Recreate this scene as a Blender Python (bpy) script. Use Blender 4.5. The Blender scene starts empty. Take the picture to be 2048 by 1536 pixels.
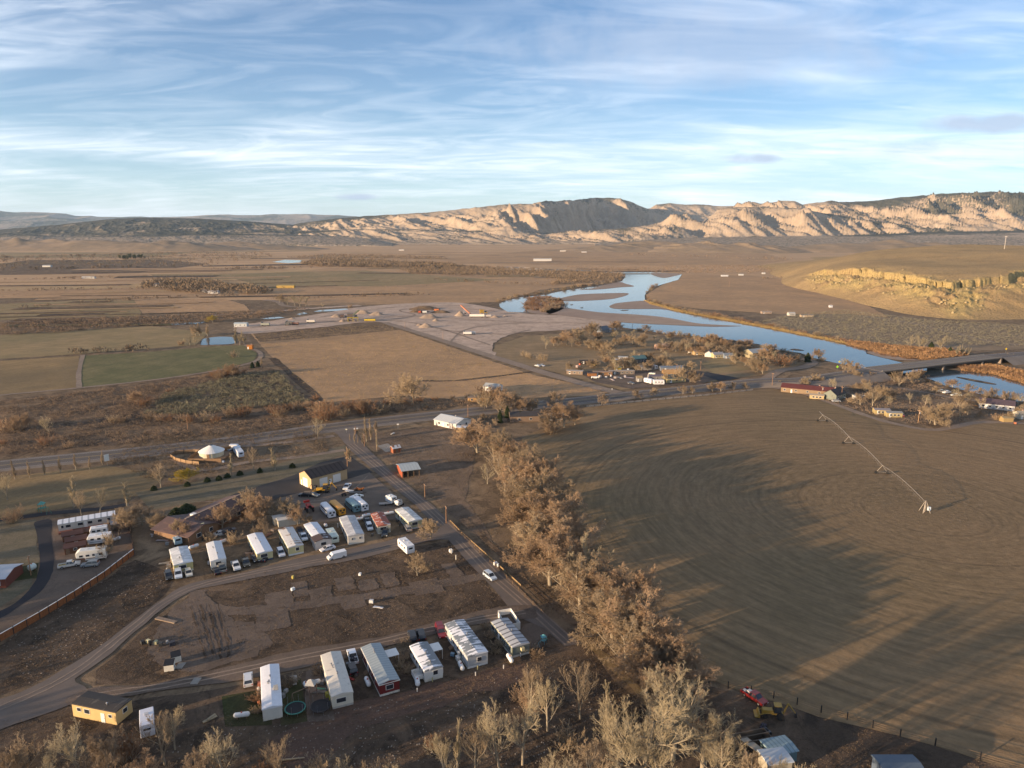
import bpy, math, random
import numpy as np
from mathutils import Vector, Matrix
from mathutils.geometry import tessellate_polygon
random.seed(7)
D = bpy.data
sc = bpy.context.scene
col = sc.collection
R = math.radians
# ---------------------------------------------------------------- camera
F = 1420.0            # focal length in photo pixels (2048 wide)
H = 96.0              # drone height
HOR = 462.0
P = math.atan((768 - HOR) / F)
cp, sp = math.cos(P), math.sin(P)
cam = D.cameras.new('camera'); cam.sensor_width = 36; cam.lens = F / 2048 * 36
cam.clip_start = 1; cam.clip_end = 120000
co = D.objects.new('camera', cam); col.objects.link(co)
co.location = (0, 0, H); co.rotation_euler = (math.pi / 2 - P, 0, 0)
sc.camera = co

def G(u, v, z=0.0):
    """where the sight line through photo point (u,v) meets height z"""
    s, t = (u - 1024) / F, (v - 768) / F
    dy, dz = cp - t * sp, -sp - t * cp
    k = (z - H) / dz
    return Vector((s * k, dy * k, z))
def at_dist(u, v, Y):
    s, t = (u - 1024) / F, (v - 768) / F
    dy, dz = cp - t * sp, -sp - t * cp
    k = Y / dy
    return Vector((s * k, Y, H + dz * k))
def ppm(p):           # photo pixels per metre near p
    return F / (p[1] * cp + (H - p[2]) * sp)
def proj(p):
    x, y, z = p[0], p[1], p[2] - H
    d = y * cp - z * sp
    return 1024 + F * x / d, 768 - F * (y * sp + z * cp) / d

# ---------------------------------------------------------------- tagging
def tag(o, label=None, cat=None, group=None, kind=None):
    if label: o['label'] = label
    if cat: o['category'] = cat
    if group: o['group'] = group
    if kind: o['kind'] = kind
    return o
def empty(name, loc, rz=0.0, label=None, cat=None, group=None):
    o = D.objects.new(name, None); col.objects.link(o)
    o.location = loc; o.rotation_euler = (0, 0, rz); o.empty_display_size = 0.3
    return tag(o, label, cat, group)
def mesh_np(name, V, Fc, m=None, parent=None, smooth=False):
    """V (n,3) array; Fc (k,3|4) int array"""
    me = D.meshes.new(name)
    V = np.asarray(V, dtype=np.float32); Fc = np.asarray(Fc, dtype=np.int32)
    k, s = Fc.shape
    me.vertices.add(len(V)); me.vertices.foreach_set('co', V.ravel())
    me.loops.add(k * s); me.loops.foreach_set('vertex_index', Fc.ravel())
    me.polygons.add(k)
    me.polygons.foreach_set('loop_start', np.arange(k, dtype=np.int32) * s)
    me.polygons.foreach_set('loop_total', np.full(k, s, dtype=np.int32))
    if smooth: me.polygons.foreach_set('use_smooth', np.ones(k, dtype=bool))
    me.update(calc_edges=True)
    if m: me.materials.append(m)
    o = D.objects.new(name, me); col.objects.link(o)
    if parent: o.parent = parent
    return o
AUTO = {}
class MB:
    def __init__(s): s.v = []; s.f = []
    def add(s, vs, fs):
        n = len(s.v); s.v += [tuple(a) for a in vs]; s.f += [tuple(i + n for i in f) for f in fs]; return s
    def box(s, cx, cy, cz, sx, sy, sz, rz=0, tx=1, ty=1, rx=0):
        """centre, full sizes; tx,ty taper of the top"""
        pts = []
        for k, (a, b) in ((-.5, (1, 1)), (.5, (tx, ty))):
            for i, j in ((-.5, -.5), (.5, -.5), (.5, .5), (-.5, .5)):
                x, y, z = i * sx * a, j * sy * b, k * sz
                if rx: y, z = y * math.cos(rx) - z * math.sin(rx), y * math.sin(rx) + z * math.cos(rx)
                pts.append((cx + x * math.cos(rz) - y * math.sin(rz), cy + x * math.sin(rz) + y * math.cos(rz), cz + z))
        return s.add(pts, [(3, 2, 1, 0), (4, 5, 6, 7), (0, 1, 5, 4), (1, 2, 6, 5), (2, 3, 7, 6), (3, 0, 4, 7)])
    def tube(s, a, b, r0, r1=None, n=8, cap=True):
        a, b = Vector(a), Vector(b); r1 = r0 if r1 is None else r1
        d = (b - a).normalized(); u = d.orthogonal().normalized(); w = d.cross(u)
        vs = []
        for p, r in ((a, r0), (b, r1)):
            for i in range(n):
                t = 2 * math.pi * i / n; vs.append(p + (u * math.cos(t) + w * math.sin(t)) * r)
        fs = [(i, (i + 1) % n, (i + 1) % n + n, i + n) for i in range(n)]
        if cap: fs += [tuple(range(n - 1, -1, -1)), tuple(range(n, 2 * n))]
        return s.add(vs, fs)
    def prism(s, prof, y0, y1, axis='y', sc1=1.0):
        """profile of (x,z) points swept from y0 to y1"""
        n = len(prof)
        if axis == 'y': vs = [(x, y0, z) for x, z in prof] + [(x * sc1, y1, z) for x, z in prof]
        else: vs = [(y0, x, z) for x, z in prof] + [(y1, x * sc1, z) for x, z in prof]
        fs = [(i, (i + 1) % n, (i + 1) % n + n, i + n) for i in range(n)] + [tuple(range(n - 1, -1, -1)), tuple(range(n, 2 * n))]
        return s.add(vs, fs)
    def lathe(s, prof, n=16, c=(0, 0, 0)):
        """(r,z) profile"""
        vs = []; k = len(prof)
        for r, z in prof:
            for i in range(n):
                t = 2 * math.pi * i / n; vs.append((c[0] + r * math.cos(t), c[1] + r * math.sin(t), c[2] + z))
        fs = [(j * n + i, j * n + (i + 1) % n, (j + 1) * n + (i + 1) % n, (j + 1) * n + i) for j in range(k - 1) for i in range(n)]
        fs += [tuple(range(n - 1, -1, -1)), tuple(range((k - 1) * n, k * n))]
        return s.add(vs, fs)
    def build(s, name, m, parent=None, smooth=False, bevel=0):
        me = D.meshes.new(name); me.from_pydata(s.v, [], s.f); me.materials.append(m)
        if smooth: me.polygons.foreach_set('use_smooth', [True] * len(me.polygons))
        me.update()
        import bmesh
        b = bmesh.new(); b.from_mesh(me)
        bmesh.ops.recalc_face_normals(b, faces=b.faces)
        if bevel: bmesh.ops.bevel(b, geom=b.edges[:] , offset=bevel, segments=1, affect='EDGES', clamp_overlap=True)
        b.to_mesh(me); b.free()
        o = D.objects.new(name, me); col.objects.link(o)
        if parent: o.parent = parent
        return o
def copy_tree(o, parent=None):
    c = o.copy(); col.objects.link(c); c.parent = parent
    for ch in list(o.children): copy_tree(ch, c)
    return c

# ---------------------------------------------------------------- noise
def _hash(ix, iy, seed):
    n = (ix.astype(np.int64) * 374761393 + iy.astype(np.int64) * 668265263 + seed * 1442695041) & 0xffffffff
    n = ((n ^ (n >> 13)) * 1274126177) & 0xffffffff
    n = n ^ (n >> 16)
    return (n & 0xffff) / 65535.0
def vnoise(x, y, seed=0):
    ix, iy = np.floor(x), np.floor(y); fx, fy = x - ix, y - iy
    fx = fx * fx * fx * (fx * (fx * 6 - 15) + 10); fy = fy * fy * fy * (fy * (fy * 6 - 15) + 10)
    a, b, c, d = _hash(ix, iy, seed), _hash(ix + 1, iy, seed), _hash(ix, iy + 1, seed), _hash(ix + 1, iy + 1, seed)
    return (a + (b - a) * fx) * (1 - fy) + (c + (d - c) * fx) * fy
def fbm(x, y, o=4, seed=0):
    s = 0; a = .5; t = 0
    for i in range(o):
        s = s + a * vnoise(x * 2 ** i + i * 17.3, y * 2 ** i - i * 9.7, seed + i); t += a; a *= .5
    return s / t
def ridged(x, y, o=4, seed=0):
    s = 0; a = .5; t = 0
    for i in range(o):
        n = 1 - np.abs(2 * vnoise(x * 2 ** i + i * 13.1, y * 2 ** i + i * 7.7, seed + i) - 1)
        s = s + a * n * n; t += a; a *= .5
    return s / t
def sstep(a, b, x):
    t = np.clip((x - a) / (b - a), 0, 1); return t * t * (3 - 2 * t)

# ---------------------------------------------------------------- materials
def newmat(name):
    m = D.materials.new(name); m.use_nodes = True
    nt = m.node_tree; b = nt.nodes['Principled BSDF']
    b.inputs['Roughness'].default_value = .9
    b.inputs['Specular IOR Level'].default_value = .2
    return m, nt, b
def N(nt, t, **kw):
    n = nt.nodes.new(t)
    for k, v in kw.items():
        if k in n.inputs: n.inputs[k].default_value = v
        else: setattr(n, k, v)
    return n
def objco(nt, sc_=(1, 1, 1), rot=0, world=True):
    g = nt.nodes.new('ShaderNodeNewGeometry' if world else 'ShaderNodeTexCoord')
    mp = nt.nodes.new('ShaderNodeMapping'); mp.inputs['Scale'].default_value = sc_; mp.inputs['Rotation'].default_value = (0, 0, rot)
    nt.links.new(g.outputs['Position' if world else 'Object'], mp.inputs[0]); return mp.outputs[0]
def noise(nt, vec, s, d=4, r=.55, lo=.35, hi=.65, dist=0):
    n = N(nt, 'ShaderNodeTexNoise', Scale=s, Detail=d, Roughness=r, Distortion=dist)
    nt.links.new(vec, n.inputs['Vector'])
    mr = nt.nodes.new('ShaderNodeMapRange'); mr.inputs[1].default_value = lo; mr.inputs[2].default_value = hi
    nt.links.new(n.outputs[0], mr.inputs[0]); return mr.outputs[0]
def mixc(nt, f, a, b, mode='MIX'):
    m = nt.nodes.new('ShaderNodeMix'); m.data_type = 'RGBA'; m.blend_type = mode
    for i, s in ((0, f), (6, a), (7, b)):
        if isinstance(s, (int, float)): m.inputs[i].default_value = s
        elif isinstance(s, tuple): m.inputs[i].default_value = (*s[:3], 1)
        else: nt.links.new(s, m.inputs[i])
    return m.outputs[2]
def math_(nt, op, a, b=None, c=None):
    m = nt.nodes.new('ShaderNodeMath'); m.operation = op
    for i, s in enumerate((a, b, c)):
        if s is None: continue
        if isinstance(s, (int, float)): m.inputs[i].default_value = s
        else: nt.links.new(s, m.inputs[i])
    return m.outputs[0]
def bump(nt, b, h, strength, dist):
    bp = nt.nodes.new('ShaderNodeBump'); bp.inputs['Strength'].default_value = strength; bp.inputs['Distance'].default_value = dist
    nt.links.new(h, bp.inputs['Height']); nt.links.new(bp.outputs[0], b.inputs['Normal'])
_plain = {}
def plain(c, rough=.7, metal=0, spec=.3, var=.12, scale=1.2):
    """solid material with slight procedural wear"""
    k = (tuple(c), rough, metal, spec, var)
    if k in _plain: return _plain[k]
    m, nt, b = newmat('paint')
    b.inputs['Roughness'].default_value = rough; b.inputs['Metallic'].default_value = metal; b.inputs['Specular IOR Level'].default_value = spec
    v = objco(nt, world=False)
    f = noise(nt, v, scale, 5, .6, .3, .75)
    nt.links.new(mixc(nt, f, tuple(x * (1 - var) for x in c), tuple(min(1, x * (1 + var)) for x in c)), b.inputs['Base Color'])
    _plain[k] = m; return m
def ground_mat(name, a, b_, c_, s1=.02, s2=.25, s3=1.5, stripe=None, bmp=.35, rough=.95, amt3=.5, pebble=False, patch=0):
    """a/b_ broad patches, c_ dark litter; stripe=(angle, per metre, strength)"""
    m, nt, b = newmat(name); b.inputs['Roughness'].default_value = rough; b.inputs['Specular IOR Level'].default_value = .1
    v = objco(nt)
    f1 = noise(nt, v, s1, 6, .6, .38, .62, .6); f2 = noise(nt, v, s2, 6, .65, .35, .68, .3); f3 = noise(nt, v, s3, 5, .7, .45, .75)
    c1 = mixc(nt, f1, a, b_)
    c2 = mixc(nt, math_(nt, 'MULTIPLY', f2, .55), c1, c_)
    c3 = mixc(nt, math_(nt, 'MULTIPLY', f3, amt3), c2, tuple(x * .45 for x in c_))
    if patch:
        fp = noise(nt, v, .09, 8, .72, .50, .57, 1.2); c3 = mixc(nt, math_(nt, 'MULTIPLY', fp, patch), c3, tuple(x * .55 for x in c_))
        fq = noise(nt, objco(nt, (1, 1, 1), .7), .05, 7, .7, .53, .62, 1.5); c3 = mixc(nt, math_(nt, 'MULTIPLY', fq, patch * .8), c3, tuple(min(1, x * 1.3) for x in b_))
    if stripe:
        g = nt.nodes.new('ShaderNodeNewGeometry'); sx = nt.nodes.new('ShaderNodeSeparateXYZ'); nt.links.new(g.outputs['Position'], sx.inputs[0])
        q = math_(nt, 'ADD', math_(nt, 'MULTIPLY', sx.outputs[0], -math.sin(stripe[0]) * stripe[1]), math_(nt, 'MULTIPLY', sx.outputs[1], math.cos(stripe[0]) * stripe[1]))
        n = N(nt, 'ShaderNodeTexNoise', Scale=1.0, Detail=5, Roughness=.7); n.noise_dimensions = '1D'; nt.links.new(q, n.inputs['W'])
        mr = nt.nodes.new('ShaderNodeMapRange'); mr.inputs[1].default_value = .38; mr.inputs[2].default_value = .62; nt.links.new(n.outputs[0], mr.inputs[0])
        c3 = mixc(nt, math_(nt, 'MULTIPLY', mr.outputs[0], stripe[2]), c3, tuple(x * .55 for x in a))
    nt.links.new(c3, b.inputs['Base Color'])
    hN = noise(nt, v, 2.2 if not pebble else 4, 6, .7, .3, .7)
    bump(nt, b, math_(nt, 'ADD', hN, math_(nt, 'MULTIPLY', f2, .6)), bmp, .3)
    return m

# ---------------------------------------------------------------- light
SUN_AZ = R(29)        # shadows run 29 degrees from +X towards +Y
SUN_EL = R(8.0)
sun = D.lights.new('sun', 'SUN'); sun.energy = 4.4; sun.angle = R(.6); sun.color = (1, .73, .46)
so = D.objects.new('sun', sun); col.objects.link(so)
toward = Vector((-math.cos(SUN_AZ) * math.cos(SUN_EL), -math.sin(SUN_AZ) * math.cos(SUN_EL), math.sin(SUN_EL)))
so.rotation_euler = toward.to_track_quat('Z', 'Y').to_euler(); so.location = (-200, -100, 300)
w = D.worlds.new('World'); sc.world = w; w.use_nodes = True
nt = w.node_tree; bg = nt.nodes['Background']; bg.inputs[1].default_value = .072
sky = nt.nodes.new('ShaderNodeTexSky'); sky.sky_type = 'NISHITA'; sky.sun_disc = False
sky.sun_elevation = SUN_EL
# sky node: rotation 0 = sun at +Y, turning clockwise seen from above
sky.sun_rotation = math.atan2(toward.x, toward.y)
sky.altitude = 1500; sky.air_density = 1.0; sky.dust_density = .6; sky.ozone_density = 2.6
tc = nt.nodes.new('ShaderNodeTexCoord'); sx = nt.nodes.new('ShaderNodeSeparateXYZ'); nt.links.new(tc.outputs['Generated'], sx.inputs[0])
zc = math_(nt, 'MAXIMUM', sx.outputs[2], 0.0); dz = math_(nt, 'ADD', zc, .10)
cx_ = math_(nt, 'DIVIDE', sx.outputs[0], dz); cy_ = math_(nt, 'DIVIDE', sx.outputs[1], dz)
cb = nt.nodes.new('ShaderNodeCombineXYZ'); nt.links.new(cx_, cb.inputs[0]); nt.links.new(cy_, cb.inputs[1])
def cloud(sx_, sy_, rot, s, d, r, lo, hi, dist, off=(0, 0, 0)):
    mp = nt.nodes.new('ShaderNodeMapping'); mp.inputs['Scale'].default_value = (sx_, sy_, 1); mp.inputs['Rotation'].default_value = (0, 0, rot); mp.inputs['Location'].default_value = off
    nt.links.new(cb.outputs[0], mp.inputs[0]); return noise(nt, mp.outputs[0], s, d, r, lo, hi, dist)
big = cloud(.34, .62, .25, 1.0, 4, .55, .40, .64, .8, (3.1, 1.7, 0))
streak = cloud(.55, .80, .40, .85, 6, .52, .32, .72, 1.2, (1.3, 4.2, 0))
wisp = cloud(.7, 1.7, .45, 1.6, 7, .58, .42, .80, 2.0, (7.7, 2.1, 0))
den = math_(nt, 'MULTIPLY', big, math_(nt, 'ADD', math_(nt, 'MULTIPLY', streak, .75), math_(nt, 'MULTIPLY', wisp, .35)))
den = math_(nt, 'MINIMUM', math_(nt, 'ADD', math_(nt, 'ADD', den, .04), math_(nt, 'MULTIPLY', wisp, .20)), .88)
hs = N(nt, 'ShaderNodeHueSaturation', Hue=.506, Saturation=1.12, Value=1.06)
nt.links.new(sky.outputs[0], hs.inputs['Color'])
CLOUD = (7.3, 7.6, 8.1)
hz = math_(nt, 'MULTIPLY', math_(nt, 'EXPONENT', math_(nt, 'MULTIPLY', zc, -9.0)), .48)
c = mixc(nt, den, mixc(nt, hz, hs.outputs[0], (4.5, 5.7, 7.1)), CLOUD)
# a few grey lens-shaped clouds low over the hills, set by compass direction and elevation
az = math_(nt, 'DIVIDE', sx.outputs[0], math_(nt, 'MAXIMUM', sx.outputs[1], .01)); el = math_(nt, 'DIVIDE', sx.outputs[2], math_(nt, 'MAXIMUM', sx.outputs[1], .01))
nz = N(nt, 'ShaderNodeTexNoise', Scale=30.0, Detail=4); nt.links.new(tc.outputs['Generated'], nz.inputs['Vector'])
for (u_, v_, wu, wv, st) in ((715, 394, 46, 6.5, .9), (1500, 317, 60, 10, .8), (1990, 248, 150, 17, .8), (1420, 90, 380, 70, .5), (2080, 300, 420, 22, .35)):
    d_ = at_dist(u_, v_, 1.0) - Vector((0, 0, H)); a0, e0 = d_.x / d_.y, d_.z / d_.y
    qa = math_(nt, 'DIVIDE', math_(nt, 'SUBTRACT', az, a0), wu / F * 1.05); qe = math_(nt, 'DIVIDE', math_(nt, 'SUBTRACT', el, e0), wv / F * 1.05)
    rr = math_(nt, 'ADD', math_(nt, 'MULTIPLY', qa, qa), math_(nt, 'MULTIPLY', qe, qe))
    rr = math_(nt, 'ADD', rr, math_(nt, 'MULTIPLY', math_(nt, 'SUBTRACT', nz.outputs[0], .5), 2.2))
    mr = nt.nodes.new('ShaderNodeMapRange'); mr.inputs[1].default_value = 1.2; mr.inputs[2].default_value = .1; mr.inputs[3].default_value = 0; mr.inputs[4].default_value = st
    nt.links.new(rr, mr.inputs[0]); front = math_(nt, 'GREATER_THAN', sx.outputs[1], .05)
    c = mixc(nt, math_(nt, 'MULTIPLY', mr.outputs[0], front), c, (3.0, 3.6, 4.7))
nt.links.new(c, bg.inputs[0])
vs_ = sc.view_settings; vs_.view_transform = 'Standard'; vs_.look = 'None'; vs_.gamma = 1; vs_.use_curve_mapping = False; vs_.exposure = 1.36
# ---------------------------------------------------------------- ground, mountains
M_soil = ground_mat('soil', (.19, .132, .084), (.27, .19, .115), (.085, .064, .045), .006, .12, 1.1, patch=.5)
def big_ground():
    ys = [-600, -100, 50, 200, 400, 700, 1200, 2200, 4000, 8000, 16000, 32000, 60000]
    V = []; 
    for y in ys:
        for x in (-40000, -12000, -4000, -1500, -500, 0, 500, 1500, 4000, 12000, 40000): V.append((x, y, 0))
    n = 11; Fc = [(j * n + i, j * n + i + 1, (j + 1) * n + i + 1, (j + 1) * n + i) for j in range(len(ys) - 1) for i in range(n - 1)]
    return tag(mesh_np('ground', np.array(V), np.array(Fc), M_soil), kind='structure')
big_ground()
def table(pts, u):
    a = np.array(pts, float); return np.interp(u, a[:, 0], a[:, 1])
def z_of(v, Y):
    t = (v - 768) / F; return H + Y * (-sp - t * cp) / (cp - t * sp)
def rock_mat(name, cream, cream2, dark, dark2, sc_=1.0):
    m, nt, b = newmat(name); b.inputs['Specular IOR Level'].default_value = .05
    at = nt.nodes.new('ShaderNodeAttribute'); at.attribute_name = 'veg'
    v = objco(nt); f = noise(nt, v, .02 * sc_, 7, .7, .3, .7); g = noise(nt, v, .004 * sc_, 5, .6, .35, .65)
    bush = noise(nt, v, .05 * sc_, 4, .7, .40, .60)
    cr = mixc(nt, f, cream, cream2); cr = mixc(nt, math_(nt, 'MULTIPLY', g, .35), cr, tuple(x * .6 for x in cream2))
    dk = mixc(nt, bush, dark, dark2)
    k = math_(nt, 'ADD', at.outputs['Fac'], math_(nt, 'MULTIPLY', math_(nt, 'SUBTRACT', bush, .5), .45))
    mr = nt.nodes.new('ShaderNodeMapRange'); mr.inputs[1].default_value = .38; mr.inputs[2].default_value = .62; nt.links.new(k, mr.inputs[0])
    nt.links.new(mixc(nt, mr.outputs[0], cr, dk), b.inputs['Base Color'])
    bump(nt, b, f, .5, 6 / sc_)
    return m
def height_sheet(name, U, Y, Z, veg, m, kind='structure'):
    """polar grid: U photo column, Y distance; arrays (ny,nu)"""
    ny, nu = Z.shape
    X = (U - 1024) / F * (Y * cp + (H - Z) * sp)
    V = np.stack([X, Y, Z], -1).reshape(-1, 3)
    i = np.arange(ny - 1)[:, None] * nu + np.arange(nu - 1)[None, :]
    Fc = np.stack([i, i + 1, i + nu + 1, i + nu], -1).reshape(-1, 4)
    o = mesh_np(name, V, Fc, m, smooth=True)
    a = o.data.attributes.new('veg', 'FLOAT', 'POINT'); a.data.foreach_set('value', veg.astype(np.float32).ravel())
    return tag(o, kind=kind)
def mountains():
    u = np.arange(-420, 2500, 1.8); y = np.concatenate([np.linspace(4300, 7600, 190), np.linspace(7620, 10500, 95)])
    U, Y = np.meshgrid(u, y); X = (U - 1024) / F * (Y * cp + 60)
    Z = np.full_like(U, -30.0); rel = np.zeros_like(U)
    wx = 260 * (fbm(X / 900, Y / 900, 3, 5) - .5); 
    def comp(crest, yc, yf, p=1.1, amp=0, sc_=260, slant=.55, seed=3, back=.10, endf=None, lo=0.0):
        nonlocal Z, rel
        Yc, Yf = table(yc, U), table(yf, U); zc = z_of(table(crest, U), Yc)
        jit = 140 * (fbm(X / 500, U * 0, 3, seed + 40) - .5)
        t = (Y - Yf - jit * 2) / np.maximum(Yc - Yf, 1)
        prof = np.where(t < 1, np.clip(t, 0, 1) ** p, 1 - (t - 1) * back)
        env = np.clip(t, 0, 1) * np.clip(1.35 - t, 0.22, 1) * 1.9
        g = ridged((X + wx + slant * Y) / sc_, (Y - .2 * X) / (sc_ * 3.2), 5, seed)
        g2 = ridged((X + slant * Y) / (sc_ * .33), (Y + .3 * X) / (sc_ * .6), 3, seed + 9)
        n = (g ** 1.3 - .42) * amp * 1.35 * env + (g2 - .5) * amp * .62 * env
        n = n * (.10 + .90 * sstep(1.0, .72, t)) * np.where(t > 1, .8, 1)
        n = n * (.42 + .58 * sstep(820, 1080, U))
        z = np.maximum(zc, 1) * prof + n * np.clip(zc / 120, .15, 1.2)
        z = np.where(t < 0, -30, z)
        z = np.where(zc < 4, -30, z)
        rel = np.where(z > Z, t, rel); Z = np.maximum(Z, z)
    # bench below the cliffs on the right
    comp([(1050, 490), (1200, 486), (1330, 477), (1500, 474), (1700, 471), (1900, 464), (2100, 461), (2500, 461)], [(0, 5600)], [(0, 4400)], .8, 6, 400, .3, 60, .0)
    # low wooded dome on the left
    comp([(-420, 476), (0, 459), (120, 449), (230, 437), (290, 435), (400, 437), (500, 443), (580, 449), (640, 457), (720, 474), (760, 490)],
         [(0, 7300)], [(0, 5000)], .75, 62, 300, .5, 11, .12)
    comp([(-420, 478), (0, 474), (60, 470), (130, 474), (200, 472), (330, 470), (480, 468), (560, 470), (640, 472), (740, 478), (800, 490)], [(0, 5400)], [(0, 4700)], .6, 40, 190, .5, 17, .02)
    # pale foothills and fins in front of the range
    comp([(380, 492), (470, 474), (600, 463), (700, 459), (800, 458), (900, 461), (1000, 462), (1100, 466), (1180, 460), (1250, 456), (1300, 449), (1325, 444), (1342, 430), (1365, 429),
          (1392, 442), (1405, 446), (1420, 432), (1440, 420), (1470, 414), (1530, 412), (1600, 418), (1680, 430), (1760, 444), (1850, 456), (1950, 462)],
         [(0, 6150)], [(0, 5150), (1200, 5300), (1400, 5600), (2000, 5700)], .8, 115, 200, .75, 23, .35)
    # main range, left part: its right-hand end turns away and stands in the shade of its own spur
    comp([(540, 460), (600, 446), (680, 436), (740, 431), (800, 428), (860, 424), (940, 416), (1010, 408), (1065, 408), (1090, 402), (1150, 400), (1190, 395), (1240, 397), (1260, 402),
          (1280, 411), (1300, 419), (1330, 436), (1390, 475)],
         [(0, 7400), (1060, 7300), (1130, 7900), (1190, 9000), (1400, 9300)], [(0, 5700), (1060, 5700), (1110, 6600), (1170, 8000), (1400, 8600)], .9, 170, 270, .6, 31, .10)
    comp([(1180, 470), (1235, 420), (1300, 417), (1313, 409), (1340, 406), (1370, 409), (1400, 408), (1430, 411), (1450, 412), (1480, 412), (1560, 420), (1700, 440)], [(0, 9900)], [(0, 8900)], .7, 60, 240, .4, 37, .1)
    comp([(1395, 470), (1425, 432), (1440, 418), (1470, 411), (1490, 408), (1504, 404), (1530, 407), (1560, 401), (1590, 403), (1605, 410), (1620, 408), (1640, 405), (1660, 402), (1700, 404), (1750, 400),
          (1820, 393), (1900, 387), (1980, 384), (2048, 386), (2500, 392)], [(0, 7300)], [(0, 5800)], .85, 150, 220, .65, 41, .08)
    Z = Z + 5 * (fbm(X / 60, Y / 60, 3, 77) - .5) * np.clip(Z / 60, 0, 1)
    # juniper cover: thick on the left dome, on the crests and on the long right-hand slope
    vn = fbm(X / 330, Y / 330, 4, 51)
    hrel = np.clip(rel, 0, 1.3)
    veg = .12 + .50 * sstep(.80, 1.0, hrel) + (vn - .5) * 1.3
    veg += .78 * sstep(820, 420, U) + .62 * sstep(1620, 1780, U) * sstep(.15, .7, hrel + (vn - .5) * .8)
    veg -= .25 * sstep(1380, 1440, U) * sstep(1720, 1640, U)
    gx = np.gradient(Z, axis=1); gy = np.gradient(Z, axis=0)
    veg += -.25 * sstep(.25, .9, np.abs(gx) / 6)
    flat = sstep(75, 45, Z) * sstep(1.2, .4, np.abs(gy) / 6); veg = np.clip(veg, 0, 1) * (1 - flat) + flat * .44
    veg = np.clip(veg, 0, 1)
    height_sheet('mountain_range', U, Y, Z, veg, rock_mat('sandstone', (.44, .345, .25), (.29, .22, .16), (.045, .047, .036), (.095, .085, .062)))
mountains()
def far_hills():
    u = np.arange(-600, 1000, 4); y = np.linspace(14000, 24000, 60); U, Y = np.meshgrid(u, y); X = (U - 1024) / F * Y
    Z = np.full_like(U, -50.)
    for crest, yc, yf, seed in (([(-600, 426), (0, 422), (30, 424), (60, 423), (110, 425), (135, 428), (150, 431), (200, 433), (300, 434), (380, 433), (420, 430), (450, 429), (520, 430), (540, 428), (620, 428), (700, 432), (760, 436), (1000, 450)], 21000, 15500, 3),
                                ([(-600, 444), (0, 441), (100, 440), (200, 443), (400, 446), (1000, 452)], 16500, 14200, 8)):
        zc = z_of(table(crest, U), yc); t = (Y - yf) / (yc - yf)
        z = zc * np.where(t < 1, np.clip(t, 0, 1) ** .8, 1 - (t - 1) * .1) + (ridged(X / 900 + .4 * Y / 900, Y / 2500, 4, seed) - .5) * 260 * np.clip(t, 0, 1) * np.clip(1.15 - t, .0, 1)
        Z = np.maximum(Z, np.where(t < 0, -50, z))
    height_sheet('far_mountains', U, Y, Z, np.clip(.5 + (fbm(X / 700, Y / 700, 4, 4) - .5) * 1.2, 0, 1), rock_mat('far_rock', (.34, .28, .22), (.28, .22, .18), (.05, .055, .04), (.09, .085, .06), .3))
far_hills()

# bluff with the yellow sandstone band on the right; control points (u, v, distance)
CTL = [(1900, 492, 1500), (1760, 500, 1600), (1660, 516, 1650), (2000, 489, 1520), (2100, 492, 1450), (1600, 536, 1500), (1640, 541, 1240), (1700, 541, 1160), (1780, 552, 1040), (1850, 564, 950), (1905, 573, 890),
       (1960, 568, 900), (2000, 556, 930), (2050, 550, 950), (1700, 520, 1400), (1800, 520, 1300), (1900, 535, 1120), (2000, 530, 1150), (1980, 500, 1400), (2100, 520, 1150), (1850, 500, 1700), (2200, 500, 1300), (2300, 505, 1150),
       (1760, 566, 1000), (1850, 585, 880), (1900, 600, 840), (1960, 592, 860), (2020, 580, 860), (2080, 585, 850), (1680, 556, 1130), (2200, 560, 900)]
ZER = [(1570, 556), (1590, 575), (1640, 585), (1700, 600), (1780, 618), (1850, 634), (1900, 643), (1960, 640), (2020, 636), (2100, 640), (2200, 640), (2350, 640), (1540, 540), (1560, 525), (1600, 515)]
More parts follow.
